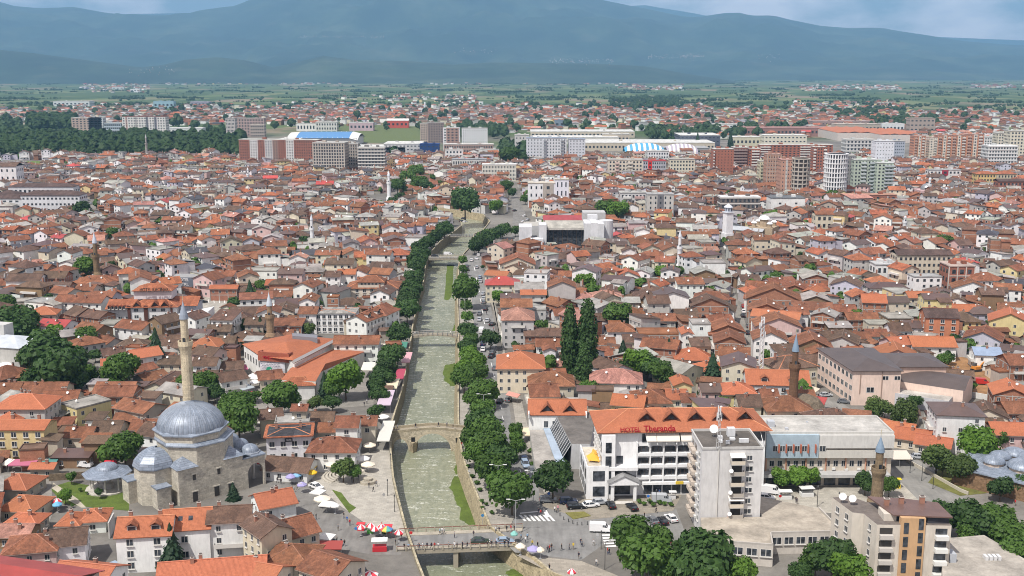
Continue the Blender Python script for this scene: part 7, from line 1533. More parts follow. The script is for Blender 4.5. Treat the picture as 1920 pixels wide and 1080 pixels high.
def bathhouse():
    r = math.radians(-42); X, Y = G(1880, 880, 4); root = empty('domed_bathhouse', X+3, Y, 0, r); tag(root, '', 'bathhouse', label='old stone bathhouse with lead roof and several low domes at the right edge'); m = MB(); m.box(0, 0, -.1, 24, 22, 4.6, hexc('9c7e62', .75)); m.build('wall', M['rubble_stone'], root)
    m = MB(); m.box(0, 0, 4.6, 25, 23, .3, (1,1,1), bottom=True); e = [(-12.5,-11.5,4.9),(12.5,-11.5,4.9),(12.5,11.5,4.9),(-12.5,11.5,4.9)]
    for i in range(4): m.poly([e[i], e[(i+1)%4], (0,0,6.2)], (1,1,1))
    m.build('lead_roof', M['lead_sheet'], root)
    for x, y, rd in ((-2,6,2.6),(-4,1,2.4),(-4,-4,2.5),(3,4,3.2),(3,-3,3.4),(8,7,2.5),(9,0,2.5),(2,9,2.2)):
        m = MB(); m.prism(ngon(8, rd*1.05), 4.9, 6.4, (.6,.48,.38)); o = m.build('drum', M['plaster'], root); o.location = (x, y, 0); dome('dome', root, x, y, 6.35, rd*1.15, rd*.62, 20, 6)
    occupy(rect(X+3, Y, 26, 24, r))
    # lead roofed hall at the left edge
    X, Y = G(-12, 700, 0); root = empty('lead_roofed_hall', X, Y, 0, math.radians(-14)); tag(root, '', 'hall', label='grey stone hall with pale lead roof at the left edge among dark trees'); m = MB(); w_, d, h = 26, 16, 10.5
    m.box(0, 6, -.1, w_, d, h, (.42,.41,.38)); m.box(0, -4, -.1, w_, 6, 3.8, (.36,.35,.33)); roof_geo(rm := MB(), w_, d, h, 'h', (.52,.56,.6), .3, ov=.4); m.build('wall', M['plaster'], root); o = rm.build('roof', M['sheet_metal'], root); o.location = (0, 6, 0)
    for x in (-8, 0, 8): dome('annex_dome', root, x, -4, 3.8, 3.6, 1.6, 18, 5, mat=M['painted'])
    m = MB(); m.box(-2, 8, h, 7, 5, 6, (.5,.5,.48)); m.build('roof_turret', M['plaster'], root); occupy(rect(X, Y+3, 30, 26, 0))
bathhouse()
def market_hall():
    root = empty('market_hall', 0, 0); tag(root, '', 'market hall', label='large market hall with wide orange roofs and a red brick sign wall'); z = 8.5
    pts = {'A': (462,646), 'B': (545,627), 'Bc': (600,628), 'C': (632,633), 'D': (552,680), 'E': (505,700), 'K': (530,668)}
    g_ = {k: G(a, b, z) for k, (a, b) in pts.items()}
    m = MB(); L = [G(457,647,8), G(490,708), G(540,712), G(552,680,8), G(632,634,z), G(545,628,z)]; m.prism(L, -.1, z-1.0, (.72,.71,.68)); m.build('wall', M['plaster'], root)
    m = MB(); ap = (*G(535, 640, z+3), z+2.8); rim = [G(453,645,z-.4), G(488,668,z-.4), G(550,676,z-.4), G(636,634,z), G(545,625,z)]
    for i in range(5):
        a, b = rim[i], rim[(i+1)%5]; m.poly([(*a, z-.4), (*b, z-.4), ap], RC['O'])
    m.build('roof', M['new_roof_tiles'], root)
    m = MB(); m.prism([G(548,630,11), G(595,634,11), G(595,628,11), G(548,625,11)], z+.6, z+2.6, (.2,.2,.22)); m.build('ridge_light', M['painted'], root, uv=None)
    m = MB(); a, b = G(550,678,9), G(632,636,9); n = 12
    m.tube((*a, z+.3), (*b, z+.4), .75, (.38,.37,.36), n=4); m.build('gutter_walk', M['painted'], root, uv=None)
    # second, lower roof
    r2 = empty('market_hall', 0, 0); tag(r2, '', 'market hall', label='lower rear market hall roof of orange tiles towards the river'); z2 = 6.0; Q_ = [(527,712),(592,715),(600,698),(683,660),(670,650),(630,652),(545,690)]
    q = [G(a, b, z2) for a, b in Q_]; m = MB(); m.prism(q, -.1, z2-.1, (.6,.57,.52)); m.build('wall', M['plaster'], r2); m = MB(); c = (*G(610, 680, z2+2.4), z2+2.0)
    for i in range(len(q)): a, b = q[i], q[(i+1) % len(q)]; m.poly([(*a, z2), (*b, z2), c], RC['O'])
    m.build('roof', M['new_roof_tiles'], r2)
    r3 = empty('market_pavilion', *G(560, 716, 5), 0, .1); tag(r3, '', 'pavilion', label='small hipped pavilion at the front corner of the market hall'); m = MB(); m.box(0, 0, -.1, 11, 8, 5, (.66,.66,.64)); m.build('wall', M['plaster'], r3); m = MB(); roof_geo(m, 11, 8, 5, 'h', RC['O'], .4, cap=(.6,.25,.13)); m.build('roof', M['roof_tiles'], r3)
    # sign wall
    P = G(490, 708); Q2 = G(540, 712); an = math.atan2(Q2[1]-P[1], Q2[0]-P[0]); Lw = math.dist(P, Q2); s_ = empty('sign_wall', P[0], P[1]-1.0, 0, an); s_.parent = root
    m = MB(); m.box(Lw/2+.3, 0, 6.6, Lw+1.6, .8, 3.2, (.36,.1,.055), bottom=True); m.box(-.2, 1.2, 6.6, .8, 2.6, 3.2, (.3,.09,.05)); m.box(Lw+.8, 1.2, 6.6, .8, 2.6, 3.2, (.3,.09,.05)); m.build('brick_band', M['bare_brick'], s_)
    m = MB(); m.box(Lw/2-.4, .2, 0, Lw-.8, .4, 6.6, (.62,.64,.7)); m.build('panel', M['ashlar'], s_); m = MB()
    for k in range(10):
        for i in range(7): m.box(.6+i*1.05+(k%2)*.4, -.02, .6+k*.6, .55, .06, .1, (.1,.1,.2))
    m.build('panel_slots', M['painted'], s_, uv=None); m = MB(); m.lathe(0, 0, [(.01, 0), (1.25, 0)], 20, (0,0,0)); o = m.build('round_sign', GREENP, s_, uv=None); o.location = (3.6, -.1, 3.3); o.rotation_euler = (PI/2, 0, 0)
    text('vaqur n r v', 1.75, RED, (Lw/2+.2, -.5, 7.6), (PI/2, 0, 0), s_, align='CENTER')
    m = MB(); m.box(Lw/2, -1.6, .2, Lw+2, 2.4, .3, RC['O'], bottom=True); o = m.build('brick_canopy', M['roof_tiles'], s_); o.location = (0, 0, 2.2)
    A_, B_ = G(457,647,8), G(490,708); an = math.atan2(B_[1]-A_[1], B_[0]-A_[0]); 
    for i in range(6): t = (i+.5)/6; window(root, A_[0]+(B_[0]-A_[0])*t, A_[1]+(B_[1]-A_[1])*t, 4.6, an, 1.5, 2.4, False)
    occupy([g_['A'], G(490,705), G(600,712), G(690,665), G(632,630), G(545,625)])
market_hall()
def red_hotel():
    X, Y = G(222, 640 - 25); root = empty('hotel_building', *G(243, 613), 0, math.radians(3)); tag(root, '', 'hotel', label='dark timbered hotel with stacked orange roofs and rooftop lettering in the left town'); wc = (.66,.66,.66); W, D, h = 20.0, 18, 8.6
    m = MB(); m.box(W/2, D/2, -.1, W, D, h, wc); m.box(W/2-1, D/2+1, h+2.2, W*.8, D*.5, 3.9, (.62,.6,.62)); m.box(-5, D*.62, -.1, 10, D*.7, h-1.5, wc); m.build('wall', M['plaster'], root)
    m = MB(); roof_geo(m, W+1, D+1, h, 'h', RC['O'], .34, cap=(.65,.28,.15)); o = m.build('roof', M['roof_tiles'], root); o.location = (W/2, D/2, 0)
    m = MB(); roof_geo(m, W*.8, D*.55, h+6.0, 'h', RC['O'], .4, cap=(.65,.28,.15)); o = m.build('top_roof', M['roof_tiles'], root); o.location = (W/2-1, D/2+1, 0)
    m = MB(); roof_geo(m, 11, D*.75, h-1.6, 'g', RC['O'], .4); o = m.build('side_roof', M['roof_tiles'], root); o.location = (-5, D*.62, 0)
    for x, w_ in ((7.3, 1.6), (.3, 1.2), (18, .8)): m = MB(); m.box(x, -.25, 0, w_, .6, h+.6, (.09,.035,.025)); m.build('timber_bay', M['painted'], root, uv=None)
    for x in (3.6, 11.2, 15.2): tri_dormer(root, x, -.3, h+.6, 3.2, 1.7, 3.6, RC['O'])
    for i in range(7): o = dormer(root, -9+i*1.6, 3+i*.0-.2, h-1.0, 0, 1.1, (.4,.12,.06)); o.scale = (.9, .8, .8)
    for k in range(3):
        for x in (3.2, 10.6, 14.4): window(root, x, 0, 1.6+k*2.8, 0, 1.9, 1.3, False)
    for x in (-8, -5, -2): window(root, x, D*.27, 2.5, 0, 1.3, 1.8, False)
    t = text('HOTEL KACINARI', 2.0, DARKT, (W/2+.5, 3.2, h+6.0), (math.radians(80), 0, 0), root, ext=.12); t.scale = (.78, 1.1, 1)
    m = MB(); roof_geo(m, 8, 13, h-.4, 'g', RC['O'], .4); m2 = MB(); m2.box(0, 0, -.1, 7.4, 12, h-.4, (.5,.5,.55)); w2 = m2.build('annex_wall', M['plaster'], root); w2.location = (W+3.5, D/2+1.5, 0); o = m.build('annex_roof', M['roof_tiles'], root); o.location = (W+3.5, D/2+1.5, 0)
    occupy(rect(G(243,613)[0]+10, G(243,613)[1]+6, 50, 30, 0))
    X, Y = G(345, 535, 4); r2 = empty('hotel_building', X, Y, 0, 0); tag(r2, '', 'hotel', label='dark blue grey hotel block with pale two line lettering behind the orange roofed hotel'); m = MB(); m.box(0, 4, -.1, 12, 10, 8.2, (.16,.18,.22), topcol=(.3,.3,.3)); m.build('wall', M['plaster'], r2)
    text('HOTEL', 1.9, WHITET, (0, -1.2, 6.3), (PI/2, 0, .1), r2); text('CENTRUM', 1.9, WHITET, (0, -1.2, 4.1), (PI/2, 0, .1), r2); facade(r2, 0, 5, -1, 1, 3.5, 2, 1)
    X, Y = G(318, 622); r3 = empty('modern_white_hall', X, Y, 0, .02); tag(r3, '', 'hall', label='plain modern white hall with sloping roof beside the car park'); m = MB(); W = 16.5
    m.box(W/2, 5, -.1, W, 10, 1.8, (.42,.3,.22)); 
    m.poly([(0,0,1.8),(W,0,1.8),(W,0,8.6),(0,0,5.2)], W_); m.poly([(W,0,1.8),(W,10,1.8),(W,10,8.6),(W,0,8.6)], W_); m.poly([(0,10,1.8),(0,0,1.8),(0,0,5.2),(0,10,5.2)], W_); m.poly([(W,10,1.8),(0,10,1.8),(0,10,5.2),(W,10,8.6)], W_); m.poly([(0,0,5.2),(W,0,8.6),(W,10,8.6),(0,10,5.2)], (.6,.6,.6)); m.build('wall', M['plaster'], r3); facade(r3, .3, 3, 0, 1.9, 4.8, 2, 1, w_=1.1, h_=2.2); occupy(rect(X+8, Y+5, 18, 11, 0))
red_hotel()
def detail_house(name, label, px, py, w_, d, r, st, hgt, wc, rc, rt='g', pitch=.5, dorm=0, sky=0, extra=None, nwin=4, left=3, cat='house', flagq=None):
    """px,py: picture point of the front left ground corner's roof eave line middle"""
    X, Y = G(px, py, hgt); root = empty(name, X, Y, 0, r); m = MB(); m.box(0, d/2, -.1, w_, d, hgt, wc); rm = MB(); sub = MB()
    roof_geo(rm, w_, d, hgt, rt, RC[rc], pitch, cap=(.62,.26,.14), wallm=sub, wcol=wc, ov=.45); m.build('wall', M['plaster'], root); so_ = sub.build('gable_wall', M['plaster'], root) if sub.f else None; ro = rm.build('roof', M['new_roof_tiles' if rc == 'O' else 'roof_tiles'], root); ro.location = (0, d/2, 0)
    if so_: so_.location = (0, d/2, 0)
    for i in range(dorm): dormer(root, -w_*.22+w_*.44*i, 1.2, hgt+1.15, 0, 2.0, RC[rc])
    for k in range(st):
        for i in range(nwin): window(root, -w_/2+w_*(i+.5)/nwin, 0, 1.7+k*(hgt-.4)/st, 0, 1.5, 1.5, True)
        for i in range(left): window(root, -w_/2 if X > 0 else w_/2, d*(i+.5)/left, 1.7+k*(hgt-.4)/st, -PI/2 if X > 0 else PI/2, 1.2, 1.4, True)
    for i in range(sky): s_ = MB(); s_.box(0, 0, 0, .9, 1.2, .14, (.5,.5,.5), 0, topmi=1); o = s_.build('skylight', [M['painted'], M['glass']], ro, uv=None); o.location = (-1+2.2*i, -d*.25, hgt+pitch*d*.25+.16); o.rotation_euler = (math.atan(pitch), 0, 0)
    for x in (-w_*.3, w_*.25): inst('chimney', CHIM, ro, (x, 1.0, hgt+pitch*(d/2-1)+.5), 0, (1.1,1.1,1.2))
    tag(root, '', cat, label=label); occupy([(X-w_/2, Y-1), (X+w_/2, Y-1), (X+w_/2, Y+d+1), (X-w_/2, Y+d+1)]); return root
detail_house('house', 'white three storey house with two small dormers below the mosque', 268, 1005, 11.4, 8.5, math.radians(7), 3, 8.4, W_, 'O', dorm=2, nwin=2, pitch=.62, left=0)
detail_house('house', 'white house wing with orange roof and two skylights right of the dormer house', 345, 993, 10.8, 9.5, math.radians(9), 2, 7.6, W_, 'O', sky=2, nwin=1, pitch=.6, left=0)
r_ = detail_house('house', 'two storey white house with a grey roof edged in orange tiles and a black sign', 541, 818, 12.2, 9.5, math.radians(8), 2, 7.4, (.66,.65,.68), 'D', rt='h', pitch=.16, nwin=4, left=2)
m_ = MB(); m_.box(0, -.15, 5.9, 2.1, .14, .95, (.012,.012,.02)); m_.build('sign_board', M['painted'], r_, uv=None); text('PRITE', .62, WHITET, (0, -.24, 6.15), (PI/2, 0, 0), r_, ext=.02)
m_ = MB()
for a_, b_, c_, d_ in ((0, -.75, 13.3, .9), (0, 10.2, 13.3, .9), (-6.4, 4.7, .9, 10.9), (6.4, 4.7, .9, 10.9)): m_.box(a_, b_, 7.42, c_, d_, .22, RC['O'], bottom=True)
m_.build('tile_edge', M['roof_tiles'], r_)
rb = detail_house('restaurant_building', 'cream corner building with brown hipped roof and dark lettering behind the brick minaret', 1497, 690, 15.0, 13, math.radians(18), 2, 8.6, (.58,.53,.4), 'B', rt='h', pitch=.4, nwin=5, left=3, cat='restaurant')
m_ = MB(); m_.box(1.8, -.1, 5.9, 3.8, .14, 1.5, (.6,.58,.55)); m_.build('sign_board', M['painted'], rb, uv=None); text('BESA', 1.3, DARKT, (1.8, -.22, 6.15), (PI/2, 0, .0), rb, ext=.03)
detail_house('house', 'yellow old house with parapet and orange roof at the left edge', 36, 806, 13.5, 9, 0, 3, 8.6, (.62,.50,.26), 'O', pitch=.3, nwin=4, left=0)
detail_house('house', 'riverside house with stepped terracotta roofs behind the left quay lindens', 697, 541, 24, 15, 0, 3, 7.6, (.60,.53,.44), 'T', rt='h', pitch=.36, nwin=7, left=3)
X_, Y_ = G(697, 520, 12); tr_ = empty('roof_tower_house', X_, Y_); m_ = MB(); m_.box(0, 0, -.1, 12, 8, 10.6, (.6,.53,.44)); m_.build('wall', M['plaster'], tr_); m_ = MB(); roof_geo(m_, 12, 8, 10.6, 'h', RC['T'], .55, cap=(.6,.25,.13)); m_.build('roof', M['roof_tiles'], tr_); facade(tr_, -5, 5, -4, 8.8, 10.5, 6, 1, w_=.9, h_=1.0); tag(tr_, '', 'house', label='raised pyramid topped middle of the stepped riverside house')
detail_house('hotel_building', 'white flat fronted hotel with roof terrace left of the quay lindens', 623, 588, 18.5, 12, 0, 3, 8.4, (.74,.74,.73), 'G', rt='h', pitch=.05, nwin=8, left=2, cat='hotel')
detail_house('house', 'big four storey house with orange brick gable and white balconies at the right', 1768, 596, 12.6, 12, math.radians(-8), 4, 11.2, (.5,.2,.11), 'M', pitch=.42, nwin=3, left=2)
detail_house('hotel_building', 'orange roofed house with three dormers left of the brown brick minaret', 1460, 722, 20, 13, math.radians(-6), 2, 6.4, (.62,.62,.62), 'O', dorm=2, nwin=6, left=2, cat='house')
def front_roof():
    root = empty('house', -101, 199, 0, math.radians(-16)); m = MB(); m.box(0, 0, -.1, 38, 12, 10.4, (.5,.4,.36)); m.build('wall', M['plaster'], root); m = MB(); roof_geo(m, 38, 12, 10.4, 'g', (.33,.055,.045), .3, ov=.8); m.build('roof', M['sheet_metal'], root); tag(root, '', 'house', label='house with a big plain dark red metal roof in the bottom left corner')
front_roof()
def ruin():
    X, Y = G(1402, 905)
    X, Y = G(1505, 783); m = MB(); m.lathe(0, 0, [(6.5, 0), (6.3, 2.2), (4.8, 4.2), (2.5, 5.2), (.01, 5.6)], 16, hexc('8d7f6c', .7)); root = m.build('old_dome', M['rubble_stone']); root.location = (X, Y, 2); tag(root, '', 'dome', label='low weathered stone dome at the foot of the brown brick minaret'); occupy(rect(X, Y, 13, 13, 0))
ruin()
# ================================================================== CARS
def car_protos():
    P = {}
    def body(prof, wdt, cab, tf=.76):
        m = MB(); n = len(prof); hw = wdt/2
        for s in (-1, 1):
            q = [(x, s*hw*(1 if z < .9 else .93), z) for x, z in prof]; m.poly(q if s < 0 else q[::-1], (1,1,1))
        for i in range(n):
            (x0, z0), (x1, z1) = prof[i], prof[(i+1) % n]; a, b = hw*(1 if z0 < .9 else .93), hw*(1 if z1 < .9 else .93); m.poly([(x0, a, z0), (x0, -a, z0), (x1, -b, z1), (x1, b, z1)][::-1], (1,1,1))
        me = m.mesh('body', [M['tinted']], uv=None)
        c = MB(); hc = hw*.94; ht = hw*tf; n = len(cab)
        for s in (-1, 1): q = [(x, s*(hc if i in (0, n-1) else ht), z) for i, (x, z) in enumerate(cab)]; c.poly(q if s < 0 else q[::-1], (0,0,0))
        for i in range(n-1):
            (x0, z0), (x1, z1) = cab[i], cab[i+1]; a, b = (hc if i == 0 else ht), (hc if i+1 == n-1 else ht)
            if i != 1 or n < 4: c.poly([(x0, a, z0), (x0, -a, z0), (x1, -b, z1), (x1, b, z1)][::-1], (0,0,0))
        g = c.mesh('windows', [M['glass']], uv=None); t = MB(); (x0, z0), (x1, z1) = cab[1], cab[2]
        t.box((x0+x1)/2, 0, z0-.01, abs(x1-x0)+.12, 2*ht+.06, .07, (1,1,1), bottom=True)
        for x, z, x2, z2 in ((*cab[0], *cab[1]), (*cab[-1], *cab[-2])):
            for s in (-1, 1): t.tube((x, s*hc, z), (x2, s*ht, z2), .05, (1,1,1), n=4)
        for s in (-1, 1): xm = (cab[1][0]+cab[2][0])/2; t.tube((xm, s*hc, cab[0][1]), (xm, s*ht, z0), .05, (1,1,1), n=4)
        return me, g, t.mesh('roof', [M['tinted']], uv=None)
    P['car'] = body([(-2.15,.35),(2.15,.35),(2.2,.62),(2.0,.80),(1.0,.93),(-1.75,.97),(-2.15,.85)], 1.76, [(-1.75,.95),(-1.25,1.43),(.25,1.45),(1.1,.93)]) + (4.3,)
    P['estate'] = body([(-2.2,.35),(2.2,.35),(2.25,.65),(2.05,.85),(1.1,.98),(-2.15,1.0),(-2.2,.8)], 1.8, [(-2.12,1.0),(-1.95,1.55),(.2,1.57),(1.15,.97)]) + (4.4,)
    P['van'] = body([(-2.5,.4),(2.5,.4),(2.55,.8),(2.35,1.15),(1.75,1.35),(1.2,2.15),(-2.4,2.2),(-2.5,2.0)], 1.95, [(.55,1.22),(.6,1.98),(1.3,1.98),(1.8,1.36)], .95) + (5.0,)
    w_ = MB(); w_.tube((0,-.1,0), (0,.1,0), .33, (1,1,1), n=12); P['wheel'] = w_.mesh('wheel', [M['rubber']], uv=None)
    w_ = MB(); w_.tube((0,-.115,0), (0,.115,0), .19, (1,1,1), n=10); P['rim'] = w_.mesh('rim', [M['steel']], uv=None)
    h_ = MB(); h_.box(0, 0, 0, .1, .36, .14, (.8,.8,.78)); P['headlight'] = h_.mesh('headlight', [M['painted']], uv=None); h_ = MB(); h_.box(0, 0, 0, .1, .32, .16, (.4,.02,.02)); P['tail'] = h_.mesh('tail_light', [M['painted']], uv=None)
    return P
CP = car_protos()
CC = {'w': ('white', (.75,.75,.75,1)), 's': ('silver', (.42,.44,.46,1)), 'g': ('grey', (.14,.15,.16,1)), 'k': ('black', (.012,.012,.014,1)), 'n': ('navy blue', (.02,.035,.09,1)), 'b': ('light blue', (.28,.36,.46,1)), 'r': ('red', (.45,.03,.025,1)), 'e': ('dark green', (.03,.045,.03,1)), 'c': ('bright blue', (.03,.13,.5,1))}
def car(px, py, hdg, col, kind='car', group='cars parked and driving in the streets'):
    X, Y = G(px, py, .5); r = math.radians(hdg); root = empty('parked_van' if kind == 'van' else 'car', X, Y, .06, r); c = CC[col][1]; b, g, t, L = CP[kind]
    inst('body', b, root, color=c); gl = inst('windows', g, root); inst('roof', t, root, color=c)
    for x in (-1.35, 1.35):
        for y in (-.82, .82): wh = inst('wheel', CP['wheel'], root, (x, y, .33)); inst('rim', CP['rim'], wh)
    for y in (-.6, .6): inst('headlight', CP['headlight'], root, (L/2+.0, y, .62)); inst('tail_light', CP['tail'], root, (-L/2+.0, y, .68))
    tag(root, f"{CC[col][0]} {'van' if kind == 'van' else 'estate car' if kind == 'estate' else 'car'}", 'van' if kind == 'van' else 'car', group, pos=(px, py)); return root
for s_ in '''897 478 90 w;877 506 90 k;884 488 90 w;893 485 100 w;875 499 90 g;894 501 90 s;900 520 85 b;901 528 85 s;895 529 85 w;906 551 82 s;907 560 82 s;907 567 82 g;910 580 82 k;899 588 85 g;899 599 85 s;914 601 80 s;923 608 70 k;903 621 85 w van;906 655 85 w;923 661 75 g;922 668 70 k;905 645 85 n;928 690 82 g;953 749 80 g;923 768 80 s;937 752 80 k;
985 871 -80 b estate;983 862 -80 n;998 883 -80 g;997 897 -80 k;1028 938 3 g estate;1066 940 5 n estate;1079 950 8 k estate;1107 947 15 w;1124 942 20 s;1145 947 100 k;1185 951 108 k;1223 976 110 g;1241 977 108 k;1258 972 108 w;1240 938 -5 s van;1125 993 -5 w van;900 1016 3 e;947 1016 2 b;677 1069 -60 k;593 913 -40 w;623 1020 -15 k;
1445 922 -20 w van;1437 933 -15 w;1432 954 100 w;1450 954 110 w;1695 859 -5 s;1722 857 -5 s;1532 767 -5 c;1582 753 -15 g;1548 741 10 s;217 1064 -40 b;156 873 -5 w van;815 480 0 k;840 478 0 w van;1368 513 80 k;1403 611 85 g;1402 624 85 k;1394 574 85 r;1394 584 85 w;1393 592 85 k;1435 686 60 k;1452 684 20 k;1523 610 10 w;1540 614 0 s;1360 530 80 w;1366 521 80 s;
380 566 30 k;136 525 60 w;165 375 70 w;171 382 70 s;163 384 70 w;168 391 75 g;174 398 75 w;160 396 75 s;869 410 60 g;872 416 60 w;866 415 60 k;984 405 60 w;990 412 60 s;981 416 60 w;996 421 60 w;965 395 60 k;540 760 10 k;1478 692 0 s;1840 718 -15 r van'''.replace('\n', '').split(';'):
    a = s_.split(); car(float(a[0]), float(a[1]), float(a[2]), a[3], a[4] if len(a) > 4 else 'car')
# ================================================================== PEOPLE
def person_mesh(pose, k):
    """one continuous skinned body, 1.72 m; clothing by height"""
    st = {'stand': (.0, .0, .12, -.08), 'walk': (.26, -.24, .35, -.3), 'talk': (.05, -.03, .6, .15)}[pose]
    V = [(0,0,.98),(0,0,1.2),(0,0,1.43),(0,0,1.52),(0,.015,1.62),(0,.01,1.70)]; E_ = [(0,1),(1,2),(2,3),(3,4),(4,5)]; Rr = [.15,.14,.125,.05,.095,.075]
    for s, st_ in ((-1, st[0]), (1, st[1])):
        b = len(V); V += [(s*.09, 0, .88), (s*.10, st_*.5+.03, .48), (s*.10, st_-.02, .08), (s*.10, st_+.14, .03)]; E_ += [(0,b),(b,b+1),(b+1,b+2),(b+2,b+3)]; Rr += [.095,.065,.045,.04]
    for s, st_ in ((-1, st[2]), (1, st[3])):
        b = len(V); V += [(s*.19, 0, 1.39), (s*.23, st_*.25, 1.12), (s*.22, st_*.6+.05, .92 if abs(st_) < .5 else 1.15), (s*.22, st_*.7+.08, .84 if abs(st_) < .5 else 1.17)]; E_ += [(2,b),(b,b+1),(b+1,b+2),(b+2,b+3)]; Rr += [.06,.045,.035,.04]
    me = bpy.data.meshes.new('person'); me.from_pydata(V, E_, []); o = bpy.data.objects.new('t', me); C.objects.link(o); md = o.modifiers.new('s', 'SKIN')
    for i, sv in enumerate(me.skin_vertices[0].data): sv.radius = (Rr[i], Rr[i]*.85); sv.use_root = (i == 0)
    o.modifiers.new('u', 'SUBSURF').levels = 1; dg = bpy.context.evaluated_depsgraph_get(); out = bpy.data.meshes.new_from_object(o.evaluated_get(dg)); bpy.data.objects.remove(o); out.name = 'person'
    out.materials.clear()
    for mm in ('cloth_tinted', 'cloth_dark', 'skin', 'hair'): out.materials.append(M[mm])
    for p in out.polygons:
        z = p.center.z; x = abs(p.center.x); p.material_index = 3 if (z > 1.66 or (z > 1.56 and p.center.y < -.02)) else 2 if z > 1.47 or (x > .17 and z < 1.0 + .0) or (x > .17 and pose == 'talk' and p.center.y > .3) else 0 if z > .92 else 1; p.use_smooth = True
    return out
PM = [person_mesh(p, 0) for p in ('stand', 'walk', 'talk')]; PD = ['standing', 'walking', 'gesturing']
SH = [('white', (.7,.7,.7,1)), ('black', (.015,.015,.015,1)), ('red', (.45,.03,.03,1)), ('blue', (.06,.15,.42,1)), ('grey', (.25,.25,.26,1)), ('light blue', (.3,.45,.6,1)), ('dark', (.04,.035,.05,1)), ('yellow', (.6,.45,.05,1)), ('pink', (.6,.25,.3,1)), ('brown', (.15,.09,.05,1))]
rp_ = random.Random(11)
def person(px, py, z=0.06, col=None, XY=None):
    X, Y = XY or G(px, py, z); k = rp_.choices((0, 1, 2), (4, 5, 1))[0]; ci = rp_.choices(range(10), (6, 6, 3, 3, 3, 2, 5, 1, 1, 1))[0] if col is None else col; s = rp_.uniform(.94, 1.05)
    o = inst('person', PM[k], None, (X, Y, z), rp_.uniform(0, 6.28), (s, s, s), SH[ci][1]); tag(o, f'person in {SH[ci][0]} top {PD[k]}', 'person', 'people in the streets', pos=(px, py))
for px, c in ((758,1),(766,5),(784,4),(787,6),(793,0),(801,6),(809,6),(815,2),(822,0),(841,4),(852,0),(857,1),(867,6),(876,1),(914,6),(922,1),(930,6),(946,1),(953,6)): person(px, 1031 - (px-758)*.03, .27, c)
for px, py, c in ((825,1002,5),(829,1001,0),(833,1001,0),(852,1008,4),(888,1007,6),(930,999,0),(936,999,6),(950,997,1),(958,996,2),(964,996,6)): person(px, py, .27, c)
for px, py, c in ((741,1008,5),(749,1006,2),(753,1010,2),(742,1022,6),(651,979,3),(656,985,2),(587,975,6),(593,974,1),(634,995,4),(640,1022,6),(646,1024,1),(632,1019,1),(557,918,4),(552,922,0),(700,922,1),(706,912,4),(692,915,1),(515,892,4),(511,888,5),(716,990,2),(1010,965,6),(1014,967,2),(1040,960,0),(1046,959,8),(977,1012,5),(989,1012,5),(985,1018,0),(1053,1032,1),(1067,1031,4),(1075,1030,7),(1089,1022,6),(1091,1025,4),(1113,1023,0),(1030,1034,2),(1034,1032,1),(1027,1036,6),(998,1024,7),(1008,1027,1),(1030,1070,1),(1139,1038,2),(1142,1040,1),(1236,928,3),(1230,962,6),(1208,972,1),
   (866,838,2),(868,846,1),(946,810,2),(691,745,1),(695,750,4),(688,757,0),(700,742,1),(683,762,6),(697,735,2),(690,728,6),(884,762,1),(903,765,6),(920,648,1),(925,640,2),(928,632,0),(930,655,1),(918,628,4),(925,620,2),(912,590,6),(890,645,1),(430,755,6),(445,735,1),(480,735,4),(470,728,1),(600,862,1),(610,858,0),(520,905,1),(527,908,6),(178,690,7),(182,700,1),(1492,942,1),(1494,945,6),(1555,742,6),(1784,960,0),(1792,958,8),(1903,948,2),(1880,960,6),(1410,650,2),(1418,668,1),(1404,632,6),(645,972,1),(612,868,6),(660,905,6),(672,900,1),(575,880,6),(566,882,1),(530,882,0),(1118,1060,0),(1085,1048,6)): person(px, py, .06, c)
for x_, dy_, c in ((-35.6,.6,1),(-35.0,-.4,0),(-34.3,.8,0),(-28.8,.2,1),(-22.0,.7,6),(-17.6,-.2,1),(-19.5,.9,4)):
    z_ = 1.0 + 1.15 * math.exp(-((x_ + 23.5) / 8.5) ** 2); person(*Q(x_, 312 + dy_, z_), z_, c, (x_, 312 + dy_))
Yf = G(815, 630)[1]
for t_, c in ((.12, 0), (.2, 1), (.78, 0)):
    a_, b_ = xl(Yf) - 1.5, xr(Yf) + 1.8; x_ = a_ + (b_ - a_) * t_; z_ = .12 + .75 * math.sin(PI * t_); person(*Q(x_, Yf, z_), z_, c, (x_, Yf))
# ================================================================== STREET FURNITURE
def umbrella(px, py, r_, cols, look, z=.06, h=2.5, n=8, group='umbrellas and parasols', name='parasol'):
    X, Y = G(px, py, h+z); root = empty(name, X, Y, z, R.uniform(0, .7)); m = MB()
    for i in range(n):
        a0, a1 = 2*PI*i/n, 2*PI*(i+1)/n; c = cols[i % len(cols)]; p0 = (r_*math.cos(a0), r_*math.sin(a0), h-.35); p1 = (r_*math.cos(a1), r_*math.sin(a1), h-.35); q0, q1 = (p0[0]*.5, p0[1]*.5, h+.12), (p1[0]*.5, p1[1]*.5, h+.12)
        m.poly([p0, p1, q1, q0], c); m.poly([q0, q1, (0, 0, h+.45)], c); m.poly([p1, p0, (p0[0], p0[1], h-.6), (p1[0], p1[1], h-.6)], c)
    m.build('canopy', M['painted'], root, uv=None); m = MB(); m.tube((0,0,0), (0,0,h+.4), .04, (.6,.6,.6)); m.prism(ngon(8, .35), 0, .1, (.3,.3,.3)); m.build('pole', M['painted'], root, uv=None)
    tag(root, look, 'parasol', group, pos=(px, py)); return root
RW = [(.62,.05,.07), (.76,.74,.73)]; WH = [(.75,.74,.71)]; CRM = [(.72,.64,.52)]; PUR = [(.33,.3,.52)]
